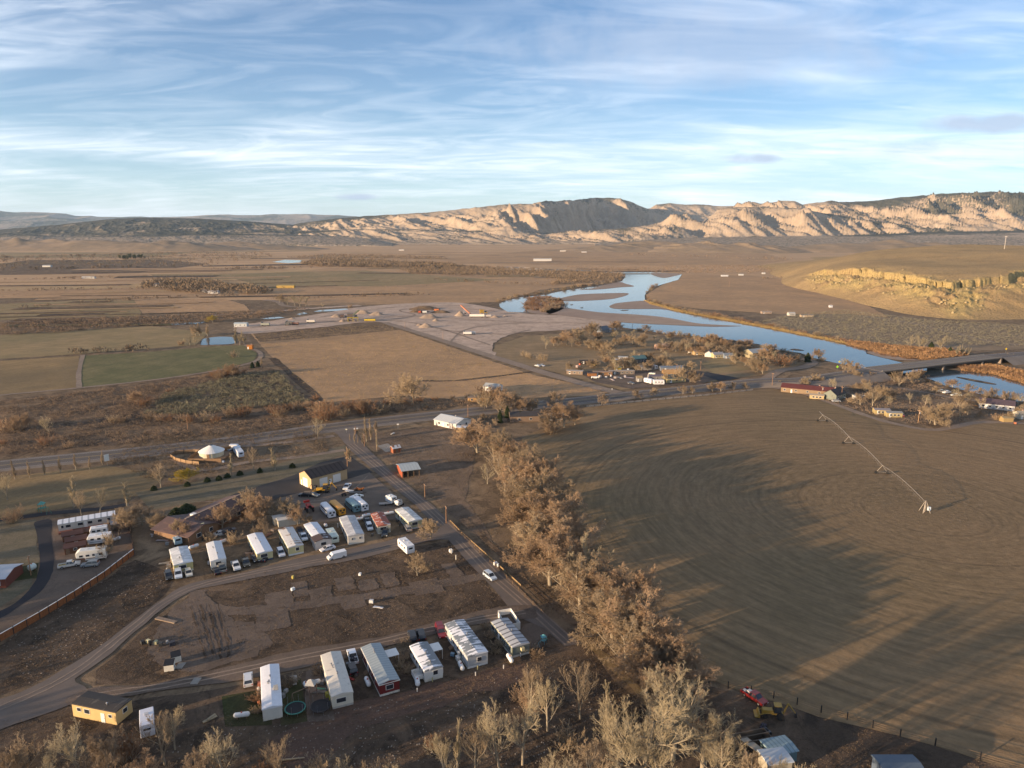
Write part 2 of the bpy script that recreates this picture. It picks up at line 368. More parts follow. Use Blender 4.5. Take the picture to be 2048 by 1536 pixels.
def bluff():
    pts = [at_dist(*c) for c in CTL] + [G(*c) - Vector((0, 0, 1.0)) for c in ZER]
    for (u, Y) in ((1500, 1900), (1600, 2500), (1750, 2900), (1950, 3100), (2200, 3000), (2450, 2600), (2600, 1800)): 
        q = at_dist(u, 480, Y); pts.append(Vector((q.x, q.y, -3)))
    Pn = np.array([[p.x, p.y, p.z] for p in pts]); s = 300.
    def ker(a, b):
        r2 = ((a[:, None, 0] - b[None, :, 0]) ** 2 + (a[:, None, 1] - b[None, :, 1]) ** 2) / s ** 2 + 1e-9
        return .5 * r2 * np.log(r2)
    n = len(Pn); A = np.zeros((n + 3, n + 3)); A[:n, :n] = ker(Pn, Pn) + np.eye(n) * .05; A[:n, n] = 1; A[:n, n + 1:] = Pn[:, :2] / s; A[n, :n] = 1; A[n + 1:, :n] = (Pn[:, :2] / s).T
    wts = np.linalg.solve(A, np.concatenate([Pn[:, 2], [0, 0, 0]]))
    u = np.arange(1500, 2480, 1.7); y = 690 * (3200 / 690.) ** np.linspace(0, 1, 330)
    U, Y = np.meshgrid(u, y); X = (U - 1024) / F * (Y * cp + 60 * sp)
    q = np.stack([X.ravel(), Y.ravel()], 1)
    Z = np.zeros(len(q))
    for k in range(0, len(q), 20000):
        qq = q[k:k + 20000]; Z[k:k + 20000] = ker(qq, Pn) @ wts[:n] + wts[n] + (qq / s) @ wts[n + 1:]
    Z = Z.reshape(U.shape)
    cu = np.array([1600, 1640, 1700, 1780, 1850, 1905, 1960, 2000, 2050, 2200]); cy = np.array([1330, 1240, 1160, 1040, 950, 890, 900, 930, 950, 960])
    Yc = np.interp(U, cu, cy) + 60 * (fbm(X / 32, X * 0, 4, 4) - .5) + 10 * (fbm(X / 7, Y / 9, 2, 8) - .5)
    dc = Y - Yc; on = sstep(1600, 1650, U)
    brk = sstep(.25, .6, fbm(X / 45, Y / 45, 3, 14)); Z = Z + on * (4.2 * (.35 + .8 * brk) * sstep(-3, 3, dc) * np.exp(-np.clip(dc, 0, 400) / 60) - 5 * np.exp(-np.clip(-dc, 0, 200) / 30) * (dc < 0))
    # rubble and gullies under the band
    slope = np.exp(-((dc + 40) / 50) ** 2) * on
    gul = ridged((X + .5 * Y) / 55, Y / 160, 4, 8)
    Z = Z + slope * (ridged(X / 14, Y / 14, 3, 2) - .45) * 8 + np.clip(Z / 30, 0, 1) * (gul - .5) * 17 * sstep(10, -60, dc) + np.clip(Z / 30, 0, 1) * (fbm(X / 120, Y / 120, 4, 6) - .5) * 8
    yel = np.clip(slope * 1.4 * sstep(.35, .6, fbm(X / 22, Y / 22, 3, 9)) + np.exp(-(dc / 4.5) ** 2) * on * (.3 + .7 * brk), 0, 1)
    m, nt, b = newmat('bluff'); b.inputs['Specular IOR Level'].default_value = .05
    at = nt.nodes.new('ShaderNodeAttribute'); at.attribute_name = 'veg'; v = objco(nt)
    f = noise(nt, v, .3, 6, .7, .35, .65); g = noise(nt, v, .02, 5, .6, .35, .65); bu = noise(nt, v, .5, 3, .6, .52, .66)
    base = mixc(nt, g, (.38, .265, .135), (.30, .21, .11)); base = mixc(nt, math_(nt, 'MULTIPLY', bu, .6), base, (.07, .065, .035))
    nt.links.new(mixc(nt, at.outputs['Fac'], base, mixc(nt, f, (.45, .34, .15), (.30, .22, .10))), b.inputs['Base Color']); bump(nt, b, f, .6, 1.2)
    Z = np.maximum(Z, -2); o = height_sheet('hillside', U, Y, Z, yel, m)
    rg = np.random.default_rng(4); pr = (np.exp(-((dc + 30) / 32) ** 2) * on * (Z > 3) * (fbm(X / 26, Y / 26, 3, 19) > .53)).ravel(); ix = rg.choice(pr.size, 1500, replace=False, p=pr / pr.sum())
    cpt = np.stack([X.ravel()[ix], Y.ravel()[ix], Z.ravel()[ix]], 1); s_ = (rg.uniform(0, 1, 1500) ** 3 * 1.8 + .3)[:, None, None]
    B_ = np.array([(-1, -1, -.6), (1, -1, -.6), (1, 1, -.6), (-1, 1, -.6), (-.7, -.7, .7), (.7, -.6, .6), (.6, .7, .8), (-.6, .6, .5)])[None] * rg.uniform(.6, 1.2, (1500, 8, 3)) * s_ + cpt[:, None, :] + rg.uniform(-1, 1, (1500, 1, 3)) * [2, 2, 0]
    F_ = (np.array([(0, 1, 5, 4), (1, 2, 6, 5), (2, 3, 7, 6), (3, 0, 4, 7), (4, 5, 6, 7)])[None] + 8 * np.arange(1500)[:, None, None]).reshape(-1, 4)
    tag(mesh_np('boulders', B_.reshape(-1, 3), F_, plain((.36, .27, .14), .9)), 'yellow sandstone rubble below the bluff band', kind='stuff')
    return o
bluff()
# low brown badland hills on the plain
def mounds(name, lst, m, seed=0):
    for i, (u, v, Y, rx, ry) in enumerate(lst):
        c = at_dist(u, v, Y); h = c.z
        n = 60; gx, gy = np.meshgrid(np.linspace(-1, 1, n), np.linspace(-1, 1, n)); r = np.sqrt(gx ** 2 + gy ** 2)
        X = c.x + gx * rx; Y_ = c.y + gy * ry
        env = np.clip(1 - r, 0, 1) ** .8
        z = h * env * (.75 + .5 * ridged((X + .5 * Y_) / (rx * .25), Y_ / (ry * .9), 4, seed + i)) - 1.2
        V = np.stack([X, Y_, z], -1).reshape(-1, 3); ii = np.arange(n - 1)[:, None] * n + np.arange(n - 1)[None, :]
        Fc = np.stack([ii, ii + 1, ii + n + 1, ii + n], -1).reshape(-1, 4)
        o = mesh_np(name, V, Fc, m, smooth=True); tag(o, kind='structure')
M_bad = ground_mat('badland', (.33, .235, .15), (.25, .185, .12), (.15, .115, .08), .004, .03, .3, bmp=.3, amt3=.2)
mounds('low_hill', [(1310, 483, 3700, 520, 330), (1400, 481, 3500, 330, 260), (1250, 487, 3600, 400, 250), (1480, 484, 3400, 360, 240), (60, 476, 3900, 620, 260), (200, 479, 3800, 700, 240), (330, 481, 3700, 520, 240), (1780, 480, 3500, 700, 300), (470, 482, 3900, 520, 240)], M_bad)
# ---------------------------------------------------------------- fields, roads, water as thin sheets on the plain
def smooth_poly(pts, n=6, closed=True):
    P_ = [np.array(p, float) for p in pts]; out = []; m = len(P_)
    for i in range(m if closed else m - 1):
        if closed: a, b, c, d = P_[i - 1], P_[i], P_[(i + 1) % m], P_[(i + 2) % m]
        else: a, b, c, d = P_[max(i - 1, 0)], P_[i], P_[i + 1], P_[min(i + 2, m - 1)]
        for k in range(n):
            t = k / n
            out.append(.5 * ((2 * b) + (-a + c) * t + (2 * a - 5 * b + 4 * c - d) * t * t + (-a + 3 * b - 3 * c + d) * t ** 3))
    if not closed: out.append(P_[-1])
    return out
def jitter_poly(W, step=6.0, amp=.6):
    """subdivide ground outline and roughen it"""
    out = []; m = len(W)
    for i in range(m):
        a, b = W[i], W[(i + 1) % m]; L = (b - a).length; k = max(1, min(40, int(L / step)))
        for j in range(k):
            p = a.lerp(b, j / k); A = amp
            out.append(Vector((p.x + (random.random() - .5) * 2 * A, p.y + (random.random() - .5) * 2 * A, 0)))
    return out
def sheet(name, pts, z, m, smooth=False, jit=.5, kind='structure', world=False, step=6.):
    if smooth: pts = smooth_poly(pts)
    W = [Vector((p[0], p[1], 0)) if world else G(p[0], p[1]) for p in pts]
    if jit: W = jitter_poly(W, step, jit)
    tri = tessellate_polygon([W])
    V = [(p.x, p.y, z) for p in W]
    Fc = []
    for t in tri:
        a, b, c = (W[i] for i in t)
        Fc.append(t if (b - a).cross(c - a).z > 0 else (t[0], t[2], t[1]))
    o = mesh_np(name, np.array(V), np.array(Fc), m)
    return tag(o, kind=kind)
def ribbon(name, pts, width, z, m, px=True, smooth=True, kind='structure', rough=.25, n=6, zf=None):
    if px: W = [G(*p[:2]) for p in pts]
    else: W = [Vector((p[0], p[1], 0)) for p in pts]
    if smooth: W = [Vector((*p, 0)) for p in smooth_poly([(a.x, a.y) for a in W], n, closed=False)]
    V = []; 
    for i, p in enumerate(W):
        a, b = W[max(i - 1, 0)], W[min(i + 1, len(W) - 1)]; d = (b - a).normalized(); nrm = Vector((-d.y, d.x, 0))
        wd = width[0] + (width[1] - width[0]) * i / (len(W) - 1) if isinstance(width, tuple) else width
        zz = zf(p) if zf else z
        for s in (-.5, .5):
            q = p + nrm * (s * wd + (random.random() - .5) * rough * 2); V.append((q.x, q.y, zz))
    Fc = [(2 * i, 2 * i + 2, 2 * i + 3, 2 * i + 1) for i in range(len(W) - 1)]
    return tag(mesh_np(name, np.array(V), np.array(Fc), m), kind=kind)

# --- materials of the land
M_gold = ground_mat('golden_grass', (.49, .30, .155), (.37, .235, .13), (.22, .15, .09), .012, .10, .8, bmp=.2, amt3=.25)
M_plain = ground_mat('tan_plain', (.56, .35, .19), (.45, .29, .16), (.32, .22, .13), .0025, .02, .15, bmp=.1, amt3=.15, stripe=(R(4), .012, .35))
M_olive = ground_mat('olive_field', (.27, .205, .105), (.38, .26, .135), (.15, .125, .065), .008, .06, .6, bmp=.15, amt3=.25, stripe=(R(8), .25, .3))
M_green = ground_mat('green_field', (.15, .145, .065), (.25, .20, .10), (.065, .075, .035), .010, .08, .6, bmp=.2, stripe=(R(80), .3, .3))
M_stub = ground_mat('stubble_field', (.36, .245, .12), (.20, .15, .085), (.12, .09, .055), .010, .06, .7, bmp=.25, stripe=(R(75), .35, .5))
M_pale = ground_mat('pale_stubble', (.50, .34, .17), (.42, .25, .14), (.24, .18, .1), .006, .05, .5, bmp=.15)
M_brown = ground_mat('brown_scrub', (.17, .115, .074), (.24, .163, .098), (.075, .055, .04), .012, .10, .6, bmp=.4, patch=.6)
M_gravelpit = ground_mat('pink_gravel', (.55, .405, .305), (.46, .345, .265), (.33, .25, .19), .012, .05, .8, bmp=.25, amt3=.2, patch=.4)
M_track = ground_mat('dirt_track', (.33, .25, .185), (.27, .205, .155), (.155, .12, .095), .05, .4, 2.5, bmp=.2, amt3=.3)
M_park = ground_mat('packed_dirt', (.18, .134, .102), (.14, .106, .082), (.115, .088, .07), .04, .3, 2.2, bmp=.25, amt3=.35, patch=.35)
M_lot = ground_mat('gravel_lot', (.17, .133, .103), (.21, .163, .127), (.11, .09, .075), .03, .3, 2.5, bmp=.2, amt3=.3)
M_weed = ground_mat('weedy_soil', (.09, .063, .044), (.14, .098, .066), (.075, .057, .043), .03, .22, 1.3, bmp=.5, amt3=.5, patch=.75)
M_lawn = ground_mat('dormant_lawn', (.165, .14, .095), (.20, .16, .11), (.08, .075, .045), .03, .2, 1.4, bmp=.25)
M_dlawn = ground_mat('dark_grass', (.05, .06, .022), (.085, .07, .035), (.035, .035, .02), .06, .5, 2., bmp=.3)
M_conc = ground_mat('concrete', (.34, .31, .27), (.28, .26, .23), (.2, .18, .16), .1, .6, 4, bmp=.05, amt3=.2)
M_sand = ground_mat('river_sand', (.36, .27, .205), (.30, .22, .17), (.24, .175, .135), .01, .06, .5, bmp=.1, amt3=.12)
def asphalt(name, base, edge=0):
    m, nt, b = newmat(name); b.inputs['Roughness'].default_value = .85; v = objco(nt)
    f = noise(nt, v, .15, 5, .6, .3, .7); g = noise(nt, v, 5, 4, .7, .3, .7)
    nt.links.new(mixc(nt, math_(nt, 'MULTIPLY', g, .35), mixc(nt, f, base, tuple(x * .7 for x in base)), tuple(x * 1.5 for x in base)), b.inputs['Base Color']); return m
M_hwy = asphalt('asphalt', (.135, .112, .098)); M_shoulder = asphalt('gravel_shoulder', (.20, .165, .135))
M_side = asphalt('worn_asphalt', (.15, .12, .10)); M_darkasph = asphalt('dark_asphalt', (.032, .03, .034))
M_white = plain((.55, .53, .48), .8); M_yline = plain((.45, .33, .08), .8)
m, nt, b = newmat('water'); M_water = m
b.inputs['Base Color'].default_value = (.035, .05, .06, 1); b.inputs['Roughness'].default_value = .06; b.inputs['Specular IOR Level'].default_value = .36
b.inputs['IOR'].default_value = 1.33
v = objco(nt, (.6, 1, 1)); bump(nt, b, noise(nt, v, .5, 4, .6, .2, .8), .12, .12)
# pivot field with rings round the pivot
PIV = G(1849, 1024.5)
m, nt, b = newmat('circle_field'); M_pivot = m; b.inputs['Specular IOR Level'].default_value = .1
g = nt.nodes.new('ShaderNodeNewGeometry'); sb = nt.nodes.new('ShaderNodeVectorMath'); sb.operation = 'SUBTRACT'; sb.inputs[1].default_value = (PIV.x, PIV.y, 0)
nt.links.new(g.outputs['Position'], sb.inputs[0]); ln = nt.nodes.new('ShaderNodeVectorMath'); ln.operation = 'LENGTH'; nt.links.new(sb.outputs[0], ln.inputs[0])
v = objco(nt); wob = N(nt, 'ShaderNodeTexNoise', Scale=.02, Detail=3); nt.links.new(v, wob.inputs['Vector'])
rad = math_(nt, 'ADD', ln.outputs['Value'], math_(nt, 'MULTIPLY', wob.outputs[0], 5.0))
n1 = N(nt, 'ShaderNodeTexNoise', Scale=.30, Detail=7, Roughness=.78); n1.noise_dimensions = '1D'; nt.links.new(rad, n1.inputs['W'])
mr = nt.nodes.new('ShaderNodeMapRange'); mr.inputs[1].default_value = .38; mr.inputs[2].default_value = .64; nt.links.new(n1.outputs[0], mr.inputs[0])
n2 = noise(nt, v, .012, 5, .6, .38, .64, .5); n3 = noise(nt, v, .5, 6, .7, .4, .7); n4 = noise(nt, v, .006, 4, .5, .48, .62)
# brush the patches along the rings: noise in (angle, radius)
sx = nt.nodes.new('ShaderNodeSeparateXYZ'); nt.links.new(sb.outputs[0], sx.inputs[0]); an = math_(nt, 'ARCTAN2', sx.outputs[1], sx.outputs[0])
cb = nt.nodes.new('ShaderNodeCombineXYZ'); nt.links.new(math_(nt, 'MULTIPLY', an, 9.0), cb.inputs[0]); nt.links.new(math_(nt, 'MULTIPLY', rad, .55), cb.inputs[1])
arc = noise(nt, cb.outputs[0], 1.0, 7, .7, .38, .62)
cc = mixc(nt, n2, (.24, .155, .082), (.165, .113, .06)); cc = mixc(nt, math_(nt, 'MULTIPLY', n4, .4), cc, (.15, .125, .062))
cc = mixc(nt, math_(nt, 'MULTIPLY', mr.outputs[0], .46), cc, (.085, .068, .042)); cc = mixc(nt, math_(nt, 'MULTIPLY', arc, .5), cc, (.33, .225, .125)); cc = mixc(nt, math_(nt, 'MULTIPLY', n3, .30), cc, (.06, .05, .034))
for r0, wd, st in ((41, .5, .32), (82, .5, .18), (123, .7, .42), (20, .4, .2), (55, .4, .15), (98, .4, .15), (140, .5, .2)):
    dd = math_(nt, 'ABSOLUTE', math_(nt, 'SUBTRACT', ln.outputs['Value'], r0)); q = nt.nodes.new('ShaderNodeMapRange'); q.inputs[1].default_value = wd * 1.5; q.inputs[2].default_value = wd * .5; q.inputs[3].default_value = 0; q.inputs[4].default_value = st
    nt.links.new(dd, q.inputs[0]); cc = mixc(nt, q.outputs[0], cc, (.055, .043, .03))
nt.links.new(cc, b.inputs['Base Color'])
bump(nt, b, math_(nt, 'ADD', math_(nt, 'MULTIPLY', n1.outputs[0], 1.6), n3), .35, .22)

# --- far plain and fields
sheet('plain', [(-1200, 560), (-1200, 489), (600, 491), (1000, 489), (1500, 489), (3200, 489), (3200, 560), (2300, 640), (1650, 600), (1560, 560), (1280, 551), (1100, 560), (700, 600), (300, 600)], .02, M_plain, jit=0)
def fieldpx(pts, m, z=.08, jit=.5, name='field'): return sheet(name, pts, z, m, jit=jit)
fieldpx([(730, 531), (1000, 541), (1240, 560), (1200, 566), (1080, 580), (1000, 604), (870, 607), (620, 611), (560, 600), (500, 588), (480, 566), (540, 545)], M_gold, .10, 3)
fieldpx([(480, 536), (660, 540), (560, 545), (420, 548)], M_pale, .16)
fieldpx([(400, 560), (470, 558), (500, 566), (420, 570)], M_pale, .16)
fieldpx([(300, 549), (730, 541), (1000, 560), (760, 573), (520, 572), (340, 566)], M_olive, .14)
fieldpx([(-700, 586), (0, 582), (380, 573), (420, 570), (350, 565), (0, 572), (-700, 574)], M_pale, .16)
fieldpx([(-700, 606), (0, 597), (430, 590), (440, 578), (380, 574), (0, 583), (-700, 588)], M_gold, .20)
fieldpx([(-500, 650), (0, 640), (275, 632), (284, 628), (268, 600), (180, 600), (0, 608), (-500, 618)], M_olive, .18)
fieldpx([(0, 606), (270, 599), (450, 598), (490, 610), (500, 622), (285, 627), (268, 601)], M_gold, .12)
fieldpx([(1280, 551), (1330, 566), (1292, 590), (1300, 606), (1400, 618), (1560, 628), (1700, 628), (1780, 636), (1730, 608), (1650, 586), (1600, 576), (1580, 560), (1500, 551), (1400, 549)], M_gold, .12, 1)
fieldpx([(1100, 498), (1500, 499), (1580, 520), (1500, 532), (1100, 530), (800, 526)], M_gold, .12, 2)
fieldpx([(-500, 560), (-500, 532), (0, 528), (60, 520), (330, 520), (420, 528), (280, 545)], M_brown, .10, 2)
fieldpx([(0, 516), (300, 514), (380, 505), (0, 505)], M_olive, .12)
fieldpx([(-700, 740), (0, 718), (160, 708), (390, 690), (420, 665), (300, 652), (0, 670), (-700, 705)], M_olive, .10)
fieldpx([(165, 712), (300, 704), (430, 693), (488, 691), (514, 707), (508, 722), (450, 737), (330, 757), (160, 776), (163, 740)], M_green, .12)
fieldpx([(-400, 742), (0, 722), (159, 712), (157, 775), (0, 792), (-400, 820)], M_stub, .12)
fieldpx([(500, 666), (640, 656), (768, 649), (1072, 752), (1228, 782), (1190, 792), (930, 800), (800, 792), (640, 806), (600, 770), (545, 716)], M_gold, .10)
fieldpx([(500, 662), (640, 656), (768, 649), (800, 660), (640, 675), (520, 684)], M_brown, .13)
ribbon('ditch_strip', [(545, 716), (600, 765), (660, 815)], 5, .15, M_weed, rough=1)
ribbon('ditch_strip', [(845, 762), (930, 760), (1078, 742)], 4, .17, M_weed, rough=1)
ribbon('farm_track', [(-80, 803), (0, 791), (160, 776), (330, 757), (450, 738), (512, 722), (520, 706), (490, 690)], 3.5, .2, M_track)
ribbon('farm_track', [(159, 776), (158, 745), (166, 710)], 3, .22, M_track)
# scrub belts
sheet('brown_scrub_ground', [(-300, 860), (0, 800), (160, 780), (460, 740), (530, 726), (640, 810), (700, 832), (500, 862), (0, 915), (-300, 950)], .04, M_brown, jit=2)
sheet('brown_scrub_ground', [(1560, 630), (1700, 618), (1900, 646), (2300, 655), (2300, 720), (2048, 698), (1800, 708), (1650, 676), (1520, 650)], .05, ground_mat('sage_ground', (.30, .22, .14), (.24, .175, .115), (.15, .115, .08), .012, .10, .6, bmp=.3), jit=2)
# quarry
sheet('gravel_yard', [(490, 668), (470, 652), (520, 645), (640, 628), (706, 616), (820, 607), (920, 606), (1000, 619), (1060, 628), (1150, 633), (1238, 648), (1130, 660), (1030, 668), (985, 690), (990, 716), (905, 690), (775, 646), (640, 655)], .24, M_gravelpit, jit=1.5, smooth=True)
ribbon('gravel_track', [(425, 631), (480, 628), (560, 622), (640, 616), (720, 611)], (6, 16), .22, M_gravelpit, rough=1)
ribbon('gravel_track', [(620, 616), (570, 612), (556, 604), (530, 600)], 9, .21, M_track, rough=1)
ribbon('dirt_road', [(768, 645), (830, 664), (905, 688), (985, 714), (1085, 745), (1180, 772), (1235, 786)], (9, 9.5), .28, M_track, rough=.4)
# settlement meadows
M_mead = ground_mat('tan_meadow', (.34, .235, .135), (.26, .185, .105), (.17, .13, .075), .02, .12, .8, bmp=.3, stripe=(R(10), .12, .35))
sheet('meadow', [(985, 716), (990, 692), (1050, 672), (1250, 660), (1330, 675), (1400, 684), (1560, 708), (1620, 722), (1560, 745), (1400, 766), (1240, 780), (1100, 742)], .14, M_mead, jit=1)
sheet('dirt_yard', [(1150, 745), (1240, 738), (1400, 742), (1440, 757), (1400, 768), (1260, 778), (1195, 765)], .18, M_park, jit=1)
sheet('meadow', [(1400, 728), (1440, 712), (1530, 722), (1540, 735), (1430, 748)], .2, M_olive, jit=1)
sheet('parking_lot', [(1396, 748), (1415, 745), (1480, 757), (1440, 763)], .24, M_darkasph, jit=0)
ribbon('gravel_track', [(1530, 760), (1560, 742), (1610, 734), (1625, 724), (1600, 718)], 8, .2, M_track)
# highway: asphalt on wider shoulders, ramp up to the bridge
HW = [(-300, 968), (0, 932.5), (400, 891), (700, 850.5), (960, 822), (1173, 800), (1300, 786.5), (1500, 768.5), (1600, 756), (1700, 745)]
hw = [G(*p) for p in HW[:-2]]
B0, B1 = G(1748, 740, 4.2), G(1985, 713, 4.2)          # bridge ends on deck height
bd = (B1 - B0); bd.z = 0; bd.normalize()
hwc = [(a.x, a.y) for a in hw] + [((B0 - bd * 60).x, (B0 - bd * 60).y), (B0.x, B0.y)]
hwc = smooth_poly(hwc, 8, closed=False)
def ramp(p):
    q = Vector((p.x, p.y, 0)); s = (Vector((B0.x, B0.y, 0)) - q).dot(bd)
    return .30 + 3.9 * float(sstep(150, 6, np.array(s)))
def ribz(name, line, off0, off1, dz, m, zf=ramp, rough=.0, skirt=False):
    W = [Vector((p[0], p[1], 0)) for p in line]; V = []; Fc = []
    for i, p in enumerate(W):
        a, b = W[max(i - 1, 0)], W[min(i + 1, len(W) - 1)]; d = (b - a).normalized(); nr = Vector((-d.y, d.x, 0)); z = zf(p) + dz
        r = (random.random() - .5) * 2 * rough
        row = [p + nr * (off0 + r), p + nr * (off1 + r)]
        if skirt: V += [tuple((row[0] + nr * (-(z * 1.8 + .4)))[:2]) + (-.1,)]
        V += [(row[0].x, row[0].y, z), (row[1].x, row[1].y, z)]
        if skirt: V += [tuple((row[1] + nr * (z * 1.8 + .4))[:2]) + (-.1,)]
    k = 4 if skirt else 2
    for i in range(len(W) - 1):
        for j in range(k - 1): Fc.append((k * i + j, k * i + k + j, k * i + k + j + 1, k * i + j + 1))
    return tag(mesh_np(name, np.array(V), np.array(Fc), m), kind='structure')
ribz('road_shoulder', hwc, -7.8, 7.8, 0, M_shoulder, rough=.3, skirt=True)
ribz('road', hwc, -6.2, 6.2, .03, M_hwy)
line = hwc
for o_, mm in ((-5.6, M_white), (5.6, M_white), (-.22, M_yline), (.22, M_yline)):
    ribz('road_marking', line, o_ - .07, o_ + .07, .045, mm)
# continuation past the bridge
e0 = B1; far = [(e0.x + bd.x * s, e0.y + bd.y * s) for s in (0, 30, 70, 120, 200, 330, 500)]
def ramp2(p): return .30 + 3.9 * float(sstep(150, 0, np.array((Vector((p.x, p.y, 0)) - Vector((e0.x, e0.y, 0))).dot(bd))))
ribz('road_shoulder', far, -7.8, 7.8, 0, M_shoulder, ramp2, rough=.3, skirt=True); ribz('road', far, -6.2, 6.2, .03, M_hwy, ramp2)
for o_, mm in ((-5.6, M_white), (5.6, M_white), (0, M_yline)): ribz('road_marking', far, o_ - .08, o_ + .08, .045, mm, ramp2)
# --- river
RIV = [(938, 535), (1020, 533), (1100, 538), (1180, 541), (1266, 542.6), (1330, 546), (1364, 549), (1356, 560), (1335, 566), (1315, 572), (1301, 575), (1296, 583), (1289, 591), (1290, 600), (1306, 608), (1318, 614), (1354, 622.7), (1393, 632), (1451, 640.5), (1500, 648.5),
       (1537, 656.6), (1595, 668), (1654, 680), (1693, 690), (1731, 699), (1733, 708), (1776, 719), (1812, 728), (1870, 737), (1929, 743), (1989, 751), (2048, 770), (2200, 800), (2420, 840), (2500, 900), (2300, 862), (2150, 832), (2048, 806), (2011, 801), (1972, 792), (1938, 784), (1887, 771.6), (1866, 761),
       (1846, 756), (1800, 751), (1754, 746), (1722, 736), (1673, 727), (1646, 721), (1624, 716), (1600, 706.5), (1556, 700.6), (1517, 689), (1458, 680), (1393, 673), (1334, 669), (1295, 662), (1246, 655.5), (1236, 645), (1217, 641), (1158, 634), (1112, 627.5), (1080, 626), (1045, 625), (1015, 624), (1000, 615),
       (998, 608), (1010, 602), (1044, 595), (1083, 591), (1122, 583), (1171, 575), (1217, 570), (1243, 563), (1250, 555), (1251, 548), (1200, 545), (1100, 542.5), (1000, 539)]
sheet('river', RIV, .30, M_water, jit=.4)
for pts in ([(1127, 615.6), (1197, 625), (1276, 630), (1334, 636), (1393, 647), (1450, 651), (1482, 652.7), (1430, 654), (1373, 652), (1276, 647.5), (1217, 643), (1158, 636), (1100, 628), (1090, 622), (1105, 616)],
            [(1095, 600), (1119, 597), (1158, 589.5), (1215, 587), (1252, 586.6), (1256, 589.5), (1240, 595), (1217, 599), (1170, 602), (1129, 603), (1100, 604)],
            [(1219, 614), (1226, 609), (1240, 606), (1287, 602), (1305, 606), (1325, 613), (1350, 622), (1315, 618.5), (1237, 618.5)],
            [(1160, 580), (1184, 577), (1210, 570), (1239, 564.5), (1252, 568), (1268, 573), (1240, 575), (1200, 579)],
            [(1301, 547.5), (1330, 546.5), (1362, 548), (1350, 552), (1325, 556)],
            [(1048, 610), (1060, 596), (1090, 592), (1120, 598), (1129, 607), (1126, 618), (1100, 628), (1060, 626)],
            [(1733, 706), (1760, 705), (1800, 715), (1840, 722), (1780, 719)]):
    sheet('sandbar', pts, .42, M_sand, smooth=True, jit=.3)
for pts in ([(1580, 700), (1590, 698.5), (1608, 701.5), (1598, 702)], [(1912, 755), (1930, 757), (1990, 768.5), (1980, 769), (1940, 762)], [(1140, 610), (1146, 609), (1144, 611)], [(1160, 616), (1166, 615.4), (1165, 617)], [(1240, 621), (1258, 620.4), (1250, 622)]):
    sheet('mudbar', pts, .44, M_brown, smooth=True, jit=.1)
sheet('pond', [(401, 690), (404, 680), (418, 676), (440, 674), (466, 675), (470, 681), (466, 688), (430, 690)], .30, M_water, smooth=True, jit=.3)
sheet('pond', [(519, 638.6), (540, 635), (560, 634), (570, 636), (540, 638.5)], .30, M_water, jit=.3); sheet('pond', [(592, 629), (606, 625), (617, 627), (600, 630.5)], .30, M_water, jit=.3)
sheet('pond', [(627, 624), (640, 620.5), (690, 617.5), (700, 619), (670, 622.5)], .30, M_water, jit=.3)
sheet('pond', [(545, 524), (570, 519.5), (603, 520.5), (600, 525), (575, 526.5)], .30, M_water, jit=2); sheet('pond', [(635, 509), (648, 509), (650, 515), (636, 516)], .3, M_water, jit=2)
sheet('pond', [(852, 537.5), (900, 535.5), (925, 538), (880, 540)], .3, M_water, jit=1); sheet('pond', [(333, 650), (350, 646.5), (375, 645.5), (420, 643), (400, 648), (340, 651)], .3, M_water, jit=.5)
# pivot field and its bare margin track
sheet('circle_field', [(1040, 878), (1100, 850), (1170, 815), (1350, 798), (1545, 777), (1590, 786), (1640, 802), (1740, 836), (1830, 858), (1880, 860), (1960, 846), (2048, 850), (2300, 870), (2700, 1050), (2700, 1900), (2100, 1560), (1800, 1478), (1640, 1435), (1560, 1405), (1440, 1368), (1360, 1300), (1290, 1200), (1200, 1120), (1130, 1000), (1090, 930)], .10, M_pivot, jit=1)
ribbon('field_track', [(1545, 775), (1600, 786), (1650, 802), (1740, 834), (1800, 850), (1860, 860), (1900, 856), (1960, 845), (2060, 848), (2200, 856)], 4.2, .16, M_track)
# --- near ground
sheet('side_road', [(676, 871), (664, 862), (712, 855), (712, 868), (730, 892), (790, 950), (862, 1008), (925, 1066), (1010, 1150), (1085, 1222), (1160, 1290), (1128, 1294), (1090, 1258), (1030, 1232), (990, 1180), (940, 1130), (890, 1072), (830, 1010), (752, 946), (700, 900)], .12, M_side, jit=.15)
sheet('packed_dirt_lane', smooth_poly([(905, 1062), (880, 1050), (800, 1076), (700, 1098), (620, 1112), (540, 1132), (470, 1150), (380, 1168), (330, 1195), (270, 1240), (190, 1300), (90, 1362), (0, 1400), (-120, 1440), (-120, 1520), (0, 1460), (80, 1432), (150, 1405), (175, 1385), (170, 1374), (150, 1360), (200, 1325),
    (270, 1265), (330, 1215), (380, 1185), (430, 1172), (520, 1155), (620, 1135), (700, 1122), (800, 1098), (880, 1080), (940, 1085)], 3), .16, M_side, jit=.25)
sheet('packed_dirt_lane', smooth_poly([(1075, 1235), (1060, 1212), (1000, 1215), (930, 1230), (840, 1255), (760, 1275), (680, 1288), (600, 1300), (520, 1318), (440, 1338), (380, 1352), (300, 1370), (240, 1375), (180, 1378), (130, 1400), (160, 1414), (240, 1396), (330, 1382), (420, 1370), (500, 1358), (600, 1338), (700, 1316), (780, 1293), (860, 1272), (950, 1250), (1040, 1240)], 3), .18, M_park, jit=.25)
